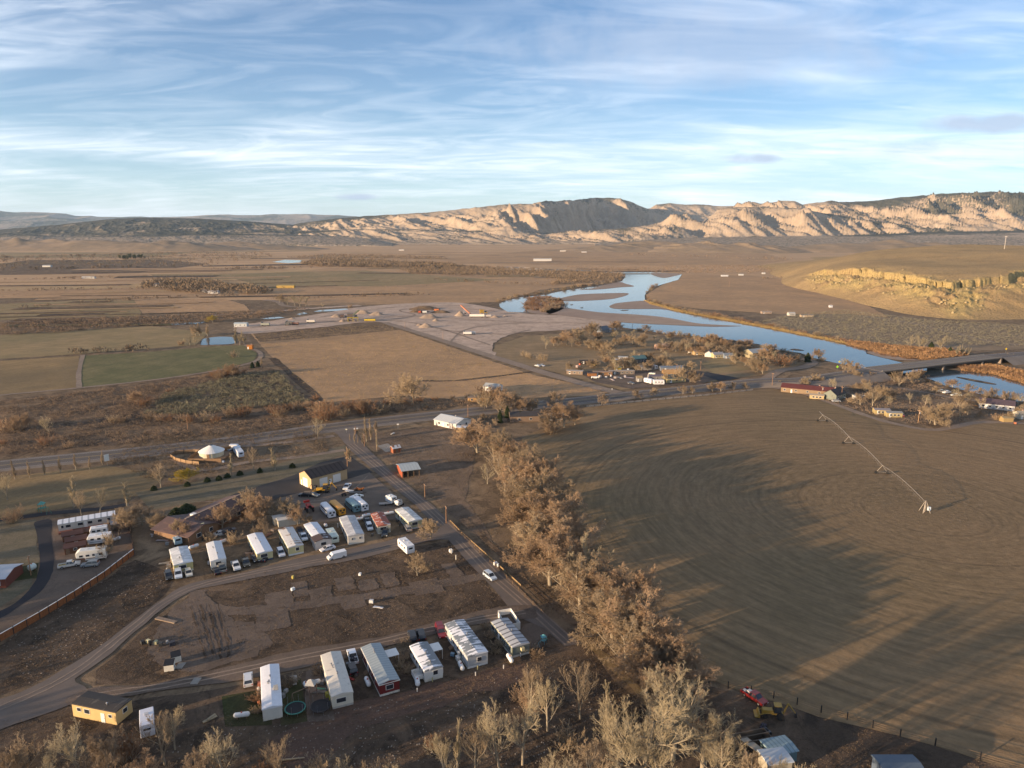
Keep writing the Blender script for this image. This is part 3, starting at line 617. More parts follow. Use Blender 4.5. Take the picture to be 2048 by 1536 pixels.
# bare loop and pads in the empty middle block
ribbon('dirt_loop', [(985, 1150), (880, 1168), (760, 1190), (640, 1205), (560, 1215), (480, 1222), (420, 1215), (395, 1190), (400, 1180)], 4.2, .09, M_park, rough=.5)
sheet('bare_patch', [(380, 1195), (440, 1215), (470, 1240), (520, 1250), (540, 1290), (470, 1325), (380, 1345), (320, 1330), (300, 1290), (330, 1240)], .06, M_park, smooth=True, jit=.8)
for (u, v, w_, l) in ((560, 1200, 7, 9), (545, 1240, 8, 10), (642, 1192, 6, 9), (706, 1204, 6, 7), (690, 1168, 5, 8), (735, 1170, 5, 6), (852, 1174, 8, 8), (600, 1178, 4, 9), (780, 1160, 4, 8), (905, 1140, 4, 9)):
    c = G(u, v); a = R(22); sheet('trailer_pad', [(c.x + x * math.cos(a) - y * math.sin(a), c.y + x * math.sin(a) + y * math.cos(a)) for x, y in ((-w_ / 2, -l / 2), (w_ / 2, -l / 2), (w_ / 2, l / 2), (-w_ / 2, l / 2))], .11, M_park, jit=.35, world=True, step=1.5)
sheet('weedy_ground', [(200, 1340), (380, 1185), (520, 1140), (700, 1120), (900, 1080), (990, 1180), (1040, 1215), (800, 1265), (560, 1308), (300, 1366), (190, 1372)], .03, M_weed, jit=1)
sheet('weedy_ground', [(-200, 1400), (0, 1290), (272, 1120), (350, 1150), (330, 1190), (200, 1300), (60, 1372), (-200, 1440)], .03, M_weed, jit=1)
sheet('dirt_ground', [(-300, 1480), (160, 1416), (520, 1360), (800, 1300), (1060, 1235), (1180, 1300), (1300, 1430), (1420, 1600), (1500, 1900), (-900, 1900)], .02, M_weed, jit=1)
ribbon('dirt_strip', [(560, 1520), (700, 1440), (900, 1380), (1060, 1345)], (12, 5), .06, ground_mat('red_dirt', (.17, .105, .075), (.13, .085, .062), (.08, .055, .045), .05, .4, 2.2, bmp=.5), rough=1.2)
sheet('lawn', [(446, 1392), (540, 1375), (545, 1450), (450, 1452)], .07, M_dlawn, jit=.3); sheet('lawn', [(565, 1370), (603, 1358), (612, 1445), (563, 1452)], .07, M_dlawn, jit=.3)
sheet('patio', [(612, 1345), (650, 1326), (672, 1440), (612, 1446)], .08, M_park, jit=.3)
sheet('concrete_slab', [(1048, 1250), (1096, 1254), (1084, 1294), (1040, 1290)], .08, M_park, smooth=True, jit=.1)
# left compound: gravel yard, dark drive, lawns
sheet('gravel_lot', [(100, 1040), (240, 1025), (262, 1060), (272, 1108), (200, 1158), (100, 1215), (0, 1268), (-150, 1345), (-150, 1290), (0, 1232), (70, 1188), (100, 1140), (98, 1090)], .07, M_park, jit=.3)
sheet('dark_drive', smooth_poly([(-100, 1275), (-100, 1250), (0, 1222), (50, 1190), (76, 1150), (80, 1110), (72, 1060), (70, 1045), (102, 1040), (103, 1070), (107, 1120), (104, 1150), (80, 1185), (40, 1212), (0, 1237)], 4), .11, M_darkasph, jit=.15)
sheet('lawn', [(-200, 1050), (0, 1042), (72, 1040), (72, 1060), (78, 1120), (60, 1175), (0, 1216), (-200, 1290)], .05, M_lawn, jit=.4)
sheet('lawn', [(14, 1140), (76, 1126), (74, 1155), (14, 1165)], .08, M_dlawn, jit=.2)
sheet('field', [(-300, 985), (0, 955), (210, 932), (330, 950), (300, 985), (170, 1010), (80, 1025), (0, 1036), (-300, 1060)], .05, M_stub, jit=.6)
ribbon('dark_track', [(-100, 1052), (0, 1040), (110, 1026), (200, 1018), (250, 1010)], 3.5, .09, M_darkasph)
sheet('gravel_verge', [(270, 985), (480, 948), (640, 905), (690, 890), (700, 905), (640, 925), (620, 950), (560, 985), (420, 1000), (300, 1020)], .06, M_lawn, jit=.4)
sheet('asphalt_yard', [(370, 1032), (470, 988), (590, 950), (640, 925), (700, 912), (745, 945), (730, 950), (700, 957), (625, 980), (560, 995), (520, 1010), (450, 1040), (400, 1050)], .09, asphalt('dark_yard', (.05, .045, .043)), jit=.2)
sheet('gravel_lot', [(560, 996), (625, 980), (740, 945), (800, 1000), (850, 1040), (700, 1040), (640, 1045), (570, 1020)], .10, M_lot, jit=.3)
ribbon('lane', [(690, 900), (600, 914), (500, 924), (420, 940), (380, 935), (340, 912)], 3.5, .12, M_track); ribbon('lane', [(668, 872), (600, 882), (520, 890), (470, 893)], 4, .14, M_track)
sheet('dirt_lot', [(735, 868), (880, 852), (935, 872), (950, 905), (930, 1000), (960, 1040), (1000, 1110), (940, 1062), (860, 990), (790, 935), (740, 890)], .05, ground_mat('mown_dirt', (.20, .142, .10), (.255, .18, .122), (.11, .085, .062), .02, .2, 1.6, bmp=.4, stripe=(R(105), .3, .25), patch=.4), jit=.6)
sheet('concrete_slab', [(754, 892), (776, 887), (792, 901), (772, 905)], .12, M_conc, jit=0)
ribbon('canal_track', [(1180, 1290), (1240, 1345), (1300, 1410), (1340, 1480)], 2.2, .13, M_stub, rough=.4)
ribbon('row_track', [(960, 1065), (1040, 1150), (1110, 1215), (1200, 1290), (1270, 1370)], 2.0, .1, M_brown, rough=.5)
sheet('dark_meadow', [(1300, 1420), (1420, 1370), (1560, 1405), (1700, 1445), (1900, 1500), (2100, 1560), (2100, 1800), (1300, 1800)], .05, M_weed, jit=.5)
sheet('brown_yard', [(1555, 775), (1740, 735), (1850, 760), (1960, 795), (2060, 808), (2200, 830), (2200, 850), (1960, 842), (1880, 856), (1800, 848), (1650, 800)], .06, ground_mat('river_yard', (.185, .13, .088), (.235, .17, .11), (.10, .075, .052), .02, .1, .9, bmp=.3, patch=.5), jit=.6)
ribbon('lane', [(1660, 778), (1760, 772), (1850, 785), (1930, 800), (1980, 800)], 3, .1, M_track); ribbon('lane', [(2048, 690), (1985, 684), (1900, 664), (1800, 642), (1720, 632)], 5, .12, M_track)

# wheel marks
for (off, wd) in ((-1.5, .5), (-.1, .4), (1.4, .5)):
    pts = [G(*p) for p in ((700, 888), (770, 946), (845, 1008), (912, 1072), (985, 1150), (1060, 1215), (1140, 1288))]
    ribz('wheel_mark', [(p.x, p.y) for p in pts], off, off + wd, .135, M_track, lambda p: 0, rough=.05)
for pts in ([(900, 1072), (800, 1088), (700, 1111), (600, 1129), (500, 1148), (400, 1172), (330, 1204), (250, 1268), (150, 1345), (60, 1392), (-40, 1432)], [(1050, 1225), (950, 1240), (850, 1262), (750, 1286), (650, 1306), (550, 1326), (440, 1350), (330, 1372), (230, 1386), (150, 1400)]):
    W = smooth_poly([(G(*p).x, G(*p).y) for p in pts], 6, closed=False)
    for off in (-.95, .55): ribz('wheel_mark', W, off, off + .42, .19, M_track, lambda p: 0, rough=.12)
for off in (-4.1, -2.4, 1.8, 3.5): ribz('wheel_mark', hwc, off, off + .6, .036, asphalt('tyre_dark', (.095, .08, .07)), rough=.03)
for k in range(7):
    d = k * 9; ribbon('wheel_mark', [(382 + d, 1212 - k), (392 + d, 1250), (404 + d, 1290), (412 + d * .8, 1318)], .35, .12 + k * .004, M_park if k % 2 else M_weed, rough=.3)
for (x0, x1) in (((395, 1005), (520, 985)), ((560, 1000), (700, 1005)), ((600, 1004), (690, 985)), ((690, 985), (735, 952))): ribbon('wheel_mark', [x0, ((x0[0] + x1[0]) / 2, (x0[1] + x1[1]) / 2 + 6), x1], .5, .14, M_track, rough=.05)

# strips, ditches, headlands between far fields; dark strips also paint in shadow bands
rs = random.Random(21)
for i in range(46):
    v0 = 508 + (i / 46) ** 1.3 * 150 + rs.uniform(-2, 2); u0 = rs.uniform(-100, 520); u1 = u0 + rs.uniform(120, 420)
    if v0 > 600: u0, u1 = rs.uniform(-100, 150), rs.uniform(200, 430)
    if 612 < v0 < 690 and u1 > 470: u1 = 470
    sl = (u1 - u0) * rs.uniform(-.03, -.005)
    ribbon('field_strip', [(u0, v0), ((u0 + u1) / 2, v0 + sl * .5 + rs.uniform(-.6, .6)), (u1, v0 + sl)], rs.uniform(6, 26) * (1 if v0 > 560 else 3), .26 + .01 * i, rs.choice([M_weed, M_brown, M_pale, M_gold, M_green, M_weed]), rough=1.5)
for i in range(22):
    v0 = 500 + i * 2.6 + rs.uniform(-1, 1); u0 = rs.uniform(560, 1250); ribbon('field_strip', [(u0, v0), (u0 + rs.uniform(80, 300), v0 + rs.uniform(-1.5, 1.5))], rs.uniform(10, 50), .5 + .01 * i, rs.choice([M_brown, M_gold, M_olive, M_brown, M_bad]), rough=3)

for pts in ([(500, 655), (620, 646), (760, 640), (860, 652), (980, 690)], [(560, 648), (700, 640), (820, 632), (960, 640), (1050, 645)], [(780, 640), (830, 630), (800, 620), (880, 614), (990, 622)], [(900, 684), (930, 660), (1000, 648), (1120, 645), (1200, 650)], [(640, 634), (720, 622), (820, 612), (940, 612)], [(880, 660), (1000, 668), (1060, 660)]):
    for o_ in (0, 2.4): ribbon('wheel_mark', [(a, b + o_ * .5) for a, b in pts], 1.6, .3 + o_ * .01, M_track, rough=.4)
def inpoly(x, y, poly):
    r = np.zeros(len(x), bool); n = len(poly); j = n - 1
    for i in range(n):
        xi, yi = poly[i]; xj, yj = poly[j]; c = ((yi > y) != (yj > y)) & (x < (xj - xi) * (y - yi) / (yj - yi + 1e-12) + xi); r ^= c; j = i
    return r
def scatter(pxpoly, n, seed, cl=0, csc=9.):
    W = [(p.x, p.y) for p in (G(*q) for q in pxpoly)]; A = np.array(W); rng = np.random.default_rng(seed); out = []; tot = 0
    while tot < n:
        x = rng.uniform(A[:, 0].min(), A[:, 0].max(), n * 3); y = rng.uniform(A[:, 1].min(), A[:, 1].max(), n * 3); k = inpoly(x, y, W)
        if cl: k &= (.6 * fbm(x / csc, y / csc, 3, seed) + .4 * vnoise(x * 3.1, y * 3.1, seed)) > cl
        out.append(np.stack([x[k], y[k]], 1)); tot += k.sum()
        if len(out) > 60: break
    return np.concatenate(out)[:n]
# ---------------------------------------------------------------- bare trees, grown level by level
def _nrm(a): return a / np.maximum(np.linalg.norm(a, axis=-1, keepdims=True), 1e-9)
def tubes(Pts, Rad, sides):
    """Pts (N,S,3), Rad (N,S) -> verts, quads"""
    n, s, _ = Pts.shape
    T = _nrm(np.gradient(Pts, axis=1)); ref = np.where(np.abs(T[..., 2:3]) > .9, np.array([1., 0, 0]), np.array([0, 0, 1.]))
    A = _nrm(np.cross(T, ref)); B = np.cross(T, A)
    th = np.arange(sides) * 2 * np.pi / sides
    V = Pts[:, :, None, :] + Rad[:, :, None, None] * (A[:, :, None, :] * np.cos(th)[None, None, :, None] + B[:, :, None, :] * np.sin(th)[None, None, :, None])
    idx = np.arange(n * s * sides).reshape(n, s, sides)
    a, b = idx[:, :-1, :], idx[:, 1:, :]
    Fc = np.stack([a, np.roll(a, -1, 2), np.roll(b, -1, 2), b], -1).reshape(-1, 4)
    return V.reshape(-1, 3), Fc
def grow_branches(rng, p0, d0, L, r0, S, bend, wob, taper=.25):
    n = len(L); Pts = np.zeros((n, S + 1, 3)); Rad = np.zeros((n, S + 1)); Pts[:, 0] = p0; d = d0.copy(); up = np.array([0, 0, 1.])
    for k in range(S):
        d = _nrm(d + up * bend / S + rng.normal(0, wob, (n, 3)))
        Pts[:, k + 1] = Pts[:, k] + d * (L / S)[:, None]
    Rad[:] = r0[:, None] * (1 - (1 - taper) * np.linspace(0, 1, S + 1)[None, :])
    return Pts, Rad
def spawn(rng, Pts, Rad, L, k, t0, t1, a0, a1, q0, q1, rq, tipshort=.55):
    n, s, _ = Pts.shape; S = s - 1
    t = (np.linspace(0, 1, k)[None, :] * (t1 - t0) + t0 + rng.normal(0, .5 * (t1 - t0) / k, (n, k))).clip(t0, min(t1, .999))
    f = t * S; i = np.floor(f).astype(int).clip(0, S - 1); fr = (f - i)[..., None]; r = np.arange(n)[:, None]
    p = Pts[r, i] * (1 - fr) + Pts[r, i + 1] * fr; d = _nrm(Pts[r, i + 1] - Pts[r, i])
    rnd = rng.normal(0, 1, (n, k, 3)); perp = _nrm(rnd - (rnd * d).sum(-1, keepdims=True) * d)
    a = np.radians(rng.uniform(a0, a1, (n, k)))[..., None]
    nd = d * np.cos(a) + perp * np.sin(a)
    nl = L[:, None] * rng.uniform(q0, q1, (n, k)) * (1 - tipshort * (t - t0) / max(t1 - t0, .01))
    nr = (Rad[r, i] * (1 - fr[..., 0]) + Rad[r, i + 1] * fr[..., 0]) * rq
    return p.reshape(-1, 3), nd.reshape(-1, 3), nl.ravel(), nr.ravel()
KINDS = {
 # H 15: (trunk length, radius, levels...) ; level = (k,t0,t1,a0,a1,q0,q1,rq,bend,segs)
 'cotton': dict(tl=9.5, tr=.29, bend=.1, wob=.06, lv=[(10, .18, .98, 25, 62, .62, .95, .5, .55, 5), (10, .2, .98, 22, 60, .35, .6, .45, .5, 4), (7, .15, .98, 20, 55, .40, .66, .55, .4, 3), (6, .1, 1, 18, 50, .45, .8, .6, .3, 2)], rmin=.012),
 'globe': dict(tl=5.5, tr=.26, bend=.0, wob=.06, lv=[(14, .15, .98, 30, 88, .95, 1.3, .5, .35, 5), (9, .2, .98, 25, 70, .4, .62, .55, .25, 3), (10, .12, .99, 25, 75, .4, .62, .6, .15, 2), (9, .1, 1, 25, 75, .45, .8, .8, .1, 1)], rmin=.016),
 'poplar': dict(tl=13.5, tr=.28, bend=.1, wob=.02, lv=[(34, .08, .97, 16, 34, .20, .32, .42, .9, 4), (9, .1, .98, 14, 38, .35, .55, .6, .7, 3), (9, .1, 1, 15, 45, .35, .65, .75, .4, 2)], rmin=.016),
 'vase': dict(tl=3.2, tr=.32, bend=.0, wob=.03, lv=[(9, .45, .98, 14, 42, 3.0, 3.8, .62, .45, 6), (13, .15, .98, 14, 40, .22, .36, .5, .6, 4), (8, .1, .98, 15, 45, .4, .6, .6, .4, 2), (8, .1, 1, 15, 50, .4, .8, .8, .2, 1)], rmin=.015),
}
def grow(kind, seed):
    rng = np.random.default_rng(seed); K = KINDS[kind]
    P0, R0 = grow_branches(rng, np.zeros((1, 3)), np.array([[0, 0, 1.]]), np.array([K['tl']]), np.array([K['tr']]), 7, K['bend'], K['wob'], .35)
    out = [tubes(P0, R0, 8)]; P_, R_, L_ = P0, R0, np.array([K['tl']])
    for li, (k, t0, t1, a0, a1, q0, q1, rq, bend, S) in enumerate(K['lv']):
        p, d, l, r = spawn(rng, P_, R_, L_, k, t0, t1, a0, a1, q0, q1, rq)
        r = np.maximum(r, K['rmin']); ok = (p[:, 2] > .8) & (l > .12); p, d, l, r = p[ok], d[ok], l[ok], r[ok]
        Pn, Rn = grow_branches(rng, p, d, l, r, S, bend, .07, .4); Rn = np.maximum(Rn, K['rmin'] * .7)
        last = li >= len(K['lv']) - 2
        out.append(tubes(Pn, Rn, 6 if li == 0 else (4 if li == 1 else 3))); P_, R_, L_ = Pn, Rn, l
    return out
def join(parts):
    V = []; Fc = []; n = 0
    for v, f in parts: V.append(v); Fc.append(f + n); n += len(v)
    return np.concatenate(V), np.concatenate(Fc)
def bark(name, a, b_):
    m, nt, b = newmat(name); b.inputs['Specular IOR Level'].default_value = .1; oi = nt.nodes.new('ShaderNodeObjectInfo'); v = objco(nt)
    f = noise(nt, v, .35, 4, .6, .3, .7)
    c = mixc(nt, f, a, b_); hs = nt.nodes.new('ShaderNodeHueSaturation'); nt.links.new(c, hs.inputs['Color'])
    nt.links.new(math_(nt, 'ADD', .8, math_(nt, 'MULTIPLY', oi.outputs['Random'], .4)), hs.inputs['Value']); nt.links.new(hs.outputs[0], b.inputs['Base Color']); return m
B_trunk = bark('trunk_bark', (.31, .26, .19), (.21, .175, .13)); B_tw = bark('twig_bark', (.38, .29, .19), (.28, .21, .135)); B_rus = bark('russet_twigs', (.38, .265, .165), (.27, .185, .12))
B_pale = bark('pale_twigs', (.42, .345, .225), (.30, .25, .165)); B_red = bark('rust_twigs', (.30, .165, .09), (.20, .115, .068)); B_yel = bark('yellow_twigs', (.46, .34, .05), (.34, .25, .04)); B_gry = bark('grey_twigs', (.32, .24, .16), (.22, .165, .115))
PROTO = {}
def proto(key, kind, seed, tw, tr=None):
    parts = grow(kind, seed); k = 1 if kind == 'poplar' else 2
    v, f = join(parts[:k]); a = mesh_np('trunk', v, f, tr or B_trunk, smooth=True).data
    v2, f2 = join(parts[k:]); b = mesh_np('crown', v2, f2, tw).data
    for o in [o for o in D.objects if o.data in (a, b)]: D.objects.remove(o)
    hh = max(v[:, 2].max(), v2[:, 2].max()); PROTO[key] = (a, b, float(hh))
for i in range(3): proto(f'cotton{i}', 'cotton', 11 + i, (B_pale, B_tw, B_pale)[i])
for i in range(3): proto(f'globe{i}', 'globe', 21 + i, (B_rus, B_tw, B_gry)[i])
for i in range(2): proto(f'poplar{i}', 'poplar', 31 + i, (B_tw, B_pale)[i])
proto('vase0', 'vase', 41, B_pale); proto('willow0', 'globe', 55, B_yel)
def shrub_data(seed, n, h, tw, r=.02, spread=.9, kids=9, dens=2):
    rng = np.random.default_rng(seed); th = rng.uniform(0, 2 * np.pi, n); rr = rng.uniform(0, .4, n) * h * spread
    p = np.stack([rr * np.cos(th), rr * np.sin(th), rr * 0], 1); lean = rng.uniform(.1, 1.0, n) * spread
    d = _nrm(np.stack([np.cos(th) * lean, np.sin(th) * lean, np.ones(n)], 1)); L = h * rng.uniform(.55, 1.0, n)
    P1, R1 = grow_branches(rng, p, d, L, np.full(n, r * 2.2), 4, .2, .1, .3); out = [tubes(P1, R1, 4)]
    P_, R_, L_ = P1, R1, L
    for k in range(dens):
        p2, d2, l2, r2 = spawn(rng, P_, R_, L_, kids, .12, .98, 20, 65, .25, .5, .6); r2 = np.maximum(r2, r)
        P_, R_ = grow_branches(rng, p2, d2, l2, r2, 2, .3, .1, .6); L_ = l2; out.append(tubes(P_, R_, 3))
    a = mesh_np('stems', *out[0], B_trunk).data; v, f = join(out[1:]); b = mesh_np('twigs', v, f, tw).data
    for o in [o for o in D.objects if o.data in (a, b)]: D.objects.remove(o)
    return a, b, h
PROTO['shrub0'] = shrub_data(61, 26, 4.0, B_red, .024); PROTO['shrub1'] = shrub_data(62, 24, 4.0, B_rus, .024); PROTO['shrub2'] = shrub_data(63, 22, 4.0, B_tw, .024); PROTO['shrub3'] = shrub_data(64, 30, 4.0, B_red, .03, 1.3)
def conifer_data(seed, h=6., w_=2.0):
    rng = np.random.default_rng(seed); n = 2600; t = rng.uniform(0, 1, n) ** 1.3; z = .25 + t * (h - .4); rad = w_ * (1 - t) ** .7 * (.65 + .35 * rng.uniform(0, 1, n) ** .5) * (1 + .25 * np.sin(9 * t + 3))
    th = rng.uniform(0, 2 * np.pi, n); c = np.stack([rad * np.cos(th), rad * np.sin(th), z], 1); a = rng.normal(0, .22, (n, 3)); b_ = rng.normal(0, .22, (n, 3))
    V = np.stack([c - a, c + b_, c + a], 1).reshape(-1, 3); Fc = np.arange(3 * n).reshape(-1, 3)
    m, nt, b = newmat('juniper_green'); v = objco(nt); nt.links.new(mixc(nt, noise(nt, v, 1.5, 3, .6, .35, .65), (.03, .045, .02), (.06, .075, .032)), b.inputs['Base Color'])
    B = mesh_np('crown', V, Fc, m).data; mb = MB(); mb.tube((0, 0, 0), (0, 0, h * .8), .14, .04); o = mb.build('trunk', B_trunk); A = o.data
    for o in [o for o in D.objects if o.data in (A, B)]: D.objects.remove(o)
    return A, B, h
PROTO['juniper0'] = conifer_data(5); PROTO['juniper1'] = conifer_data(8, 3., 1.6)
NAMES = dict(cotton='cottonwood_tree', globe='elm_tree', poplar='poplar_tree', vase='cottonwood_tree', willow='willow_tree', shrub='shrub', juniper='juniper_tree')
_tn = [0]
def tree(key, u, v, h, phrase, group, cat='tree', wide=1.0, base=None, parts=True, z=0., lean=0):
    if group.startswith('thick tree row'): wide *= 1.15; h *= 1.06
    """h in metres; (u,v) photo point of the foot"""
    p = base if base is not None else G(u, v); A, B, hh = PROTO[key]; kind = key.rstrip('0123456789')
    e = empty(NAMES[kind], (p[0], p[1], z - .05), random.uniform(0, 6.28), phrase.replace('# ', ''), cat, group); s = h / hh; e.scale = (s * wide, s * wide, s)
    if lean: e.rotation_euler[1] = lean
    for nm, me in (('stems' if kind == 'shrub' else 'trunk', A), ('twigs' if kind == 'shrub' else 'crown', B)):
        o = D.objects.new(nm, me); col.objects.link(o); o.parent = e
    AUTO.setdefault(group, []).append((e, proj((p[0], p[1], 0))[0], phrase))
    return e
def hpx(u, v, px): return px / ppm(G(u, v)) * 1.03
def T(key, u, v, top, phrase, group, **k): return tree(key, u, v, hpx(u, v, v - top), phrase, group, **k)
rr = random.Random(3)
# the dense row along the round field: foot pixel, top pixel, kind
ROW = [(955, 905, 842, 'globe0', 1.25), (990, 925, 862, 'globe1', 1.1), (975, 968, 930, 'cotton0', 1.1), (1020, 945, 880, 'globe0', 1.1), (1010, 985, 905, 'cotton1', 1.0), (1045, 975, 895, 'globe1', 1.15), (1055, 1015, 925, 'globe0', 1.15),
       (1030, 1030, 950, 'globe2', 1.0), (1078, 1005, 915, 'globe0', 1.0), (1085, 1050, 950, 'globe1', 1.15), (1060, 1075, 985, 'globe0', 1.0), (1105, 1085, 985, 'globe0', 1.2), (1080, 1120, 1030, 'globe1', 1.05), (1125, 1115, 1020, 'globe2', 1.1),
       (1100, 1170, 1060, 'globe0', 1.05), (1140, 1150, 1050, 'globe0', 1.0), (1185, 1185, 1072, 'vase0', 1.15), (1160, 1215, 1110, 'globe1', 1.05), (1200, 1225, 1130, 'globe0', 1.1), (1270, 1240, 1140, 'globe0', 1.05),
       (1225, 1275, 1165, 'globe1', 1.15), (1265, 1300, 1185, 'globe0', 1.15), (1255, 1345, 1235, 'globe1', 1.1), (1310, 1345, 1245, 'globe0', 1.15), (1345, 1375, 1285, 'globe2', 1.2), (1290, 1395, 1300, 'globe0', 1.2), (1385, 1380, 1310, 'globe0', 1.2)]
nm = {'globe': 'dense russet bare elm', 'cotton': 'open pale bare cottonwood', 'vase': 'tall yellow-tipped fan-shaped cottonwood'}
for (u, v, t, k, wd) in ROW:
    T(k, u, v, t, f'{nm[k[:-1]]}, # from the left in the row beside the field', 'thick tree row along the round field', wide=wd)
# foreground cottonwoods along the bottom edge
FG = [(1095, 1462, 1330, 'cotton0', .75), (1060, 1440, 1318, 'cotton1', .55), (1160, 1438, 1312, 'cotton1', .75), (1000, 1545, 1385, 'cotton2', .8), (1045, 1530, 1372, 'cotton0', .75), (950, 1560, 1440, 'cotton1', .8), (915, 1540, 1425, 'poplar1', .9), (890, 1570, 1445, 'cotton0', .8),
      (1230, 1570, 1395, 'cotton2', 1.0), (1285, 1590, 1345, 'cotton0', 1.15), (1345, 1520, 1338, 'cotton2', 1.3), (1405, 1550, 1372, 'cotton0', 1.3), (1330, 1620, 1440, 'cotton2', 1.2), (1215, 1490, 1345, 'poplar1', 1.1), (1440, 1600, 1420, 'cotton0', .9), (1180, 1600, 1470, 'cotton1', 1.), (1500, 1640, 1500, 'cotton1', .9), (1540, 1620, 1500, 'cotton0', .9),
      (1120, 1600, 1480, 'cotton2', 1.), (165, 1560, 1432, 'cotton2', 1.1), (225, 1580, 1450, 'globe2', .8), (330, 1530, 1412, 'cotton1', .8), (350, 1500, 1400, 'cotton0', .8), (455, 1570, 1440, 'cotton2', .95), (560, 1570, 1465, 'cotton1', .7), (15, 1600, 1490, 'globe2', 1.), (90, 1600, 1490, 'cotton0', 1.),
      (700, 1600, 1505, 'cotton2', 1.), (290, 1600, 1500, 'globe0', .9), (395, 1600, 1490, 'globe2', .9), (610, 1620, 1520, 'globe2', .9), (800, 1620, 1500, 'cotton0', .9), (1600, 1660, 1525, 'cotton2', .9)]
for (u, v, t, k, wd) in FG:
    kk = k.rstrip('012'); w_ = {'cotton': 'bare pale cottonwood', 'globe': 'bushy bare tree', 'poplar': 'slender bare poplar'}[kk]
    T(k, u, v, t, f'{w_}, # from the left along the bottom edge', 'bare trees along the bottom edge', wide=wd)
for (u, v, t) in ((540, 1545, 1500), (640, 1550, 1508), (760, 1560, 1515), (870, 1500, 1470), (1060, 1420, 1375), (1130, 1500, 1450), (1260, 1430, 1395), (1320, 1470, 1410), (60, 1520, 1470), (250, 1525, 1470), (430, 1520, 1470), (1390, 1470, 1430), (1430, 1510, 1460), (1040, 1400, 1368)):
    T(rr.choice(['shrub0', 'shrub1', 'shrub2']), u, v, t, 'brown thicket bush, # from the left among the trees at the bottom', 'thicket bushes at the bottom edge', cat='bush')
for u, v, t, k in ((1005, 1262, 1248, 'shrub2'), (985, 1275, 1258, 'shrub1'), (1000, 1290, 1272, 'shrub2'), (990, 1305, 1290, 'shrub2'), (970, 1255, 1244, 'shrub1'), (812, 1295, 1278, 'shrub2'), (805, 1318, 1300, 'shrub1'), (795, 1335, 1318, 'shrub2'), (820, 1345, 1330, 'shrub2'), (640, 1345, 1326, 'shrub1'), (590, 1362, 1345, 'shrub2'), (578, 1372, 1356, 'shrub1'), (1060, 1300, 1284, 'shrub2'), (1075, 1312, 1296, 'shrub1'), (512, 1400, 1384, 'shrub0'), (514, 1425, 1410, 'shrub1')):
    T(k, u, v, t, 'low dark yard bush, # from the left between the front row homes', 'yard bushes between the front row homes', cat='bush', wide=1.5)
# unseen trees added outside the frame, left and behind, to shade the park
for i in range(20):
    x, y = -152 + rr.uniform(-14, 14) - i * 3.0, 30 + i * 11 + rr.uniform(-5, 5)
    if proj((x, y, 14))[0] > -25 and y > 60: continue
    tree(rr.choice(['globe1', 'globe2', 'cotton1']), 0, 0, rr.uniform(10, 15), 'unseen bare tree added outside the frame to shade the park', 'trees left of the park', base=(x, y, 0), wide=1.1)
for i in range(15):
    x, y = -165 + i * 17 + rr.uniform(-8, 8), 55 + rr.uniform(-10, 18)
    tree(rr.choice(['globe1', 'globe2', 'cotton1']), 0, 0, rr.uniform(11, 17), 'unseen bare tree added outside the frame to shade the park', 'trees left of the park', base=(x, y, 0), wide=1.1)
for g_ in ('trees left of the park',): AUTO.pop(g_)
# poplar saplings along the highway, left
for u, v, t in ((30, 958, 918), (60, 955, 920), (90, 950, 918), (121, 946, 910), (152, 940, 905), (180, 940, 912), (205, 930, 900), (0, 960, 925)):
    T('poplar0', u, v, t, 'thin sapling, # from the left in the row south of the highway', 'young trees along the highway', wide=1.3)
LEFT = [(15, 1000, 940, 'cotton2', .7), (148, 1015, 948, 'poplar1', 1.6), (163, 1030, 980, 'cotton1', .8), (200, 1025, 972, 'cotton2', 1.0), (255, 1012, 960, 'poplar1', 2.2), (322, 975, 925, 'cotton1', .9), (255, 1058, 1010, 'globe1', 1.1), (285, 1050, 1004, 'globe2', 1.2), (312, 1058, 1022, 'globe1', 1.2),
        (508, 942, 893, 'cotton1', .8), (550, 940, 893, 'poplar1', 1.9), (462, 950, 905, 'poplar1', 1.5), (520, 945, 935, 'juniper1', 1), (445, 1055, 1004, 'globe0', 1.0), (505, 1055, 1010, 'globe0', .9), (497, 1030, 975, 'globe1', 1.0), (520, 1045, 985, 'globe0', .9), (530, 1075, 1030, 'globe2', .7), (580, 1042, 992, 'globe1', .9), (596, 1050, 1010, 'globe0', .8),
        (545, 1035, 990, 'globe2', .8), (393, 1060, 1028, 'globe0', .8), (352, 1075, 1035, 'globe1', .7), (370, 1082, 1040, 'globe0', .6), (620, 1045, 1028, 'globe1', .8), (636, 875, 835, 'cotton0', 1.0), (862, 1077, 1032, 'globe1', 1.0), (835, 1152, 1104, 'globe1', 1.0), (733, 883, 832, 'poplar0', 1.0), (742, 880, 835, 'poplar0', 1.0), (752, 868, 840, 'globe2', .3), (709, 886, 860, 'poplar0', 1.1), (716, 887, 868, 'poplar0', 1.1), (725, 888, 865, 'poplar0', 1.1), (754, 903, 858, 'poplar1', .7), (695, 925, 895, 'globe1', .5), (700, 882, 866, 'poplar0', 1.),
        (212, 1118, 1085, 'globe1', 1.0), (28, 1045, 1010, 'shrub1', 1.0), (825, 810, 742, 'globe1', 1.15), (420, 1080, 1060, 'shrub2', 1), (470, 1085, 1060, 'shrub2', 1.), (225, 1090, 1060, 'shrub2', .8)]
nm2 = dict(vase='fan-shaped pale tree', cotton='bare pale tree', poplar='narrow upright bare tree', globe='rounded bare tree', juniper='small dark juniper', shrub='low bare bush')
for (u, v, t, k, wd) in LEFT:
    T(k, u, v, t, f'{nm2[k.rstrip("0123")]}, # from the left around the park yards', 'trees about the park yards', wide=wd)
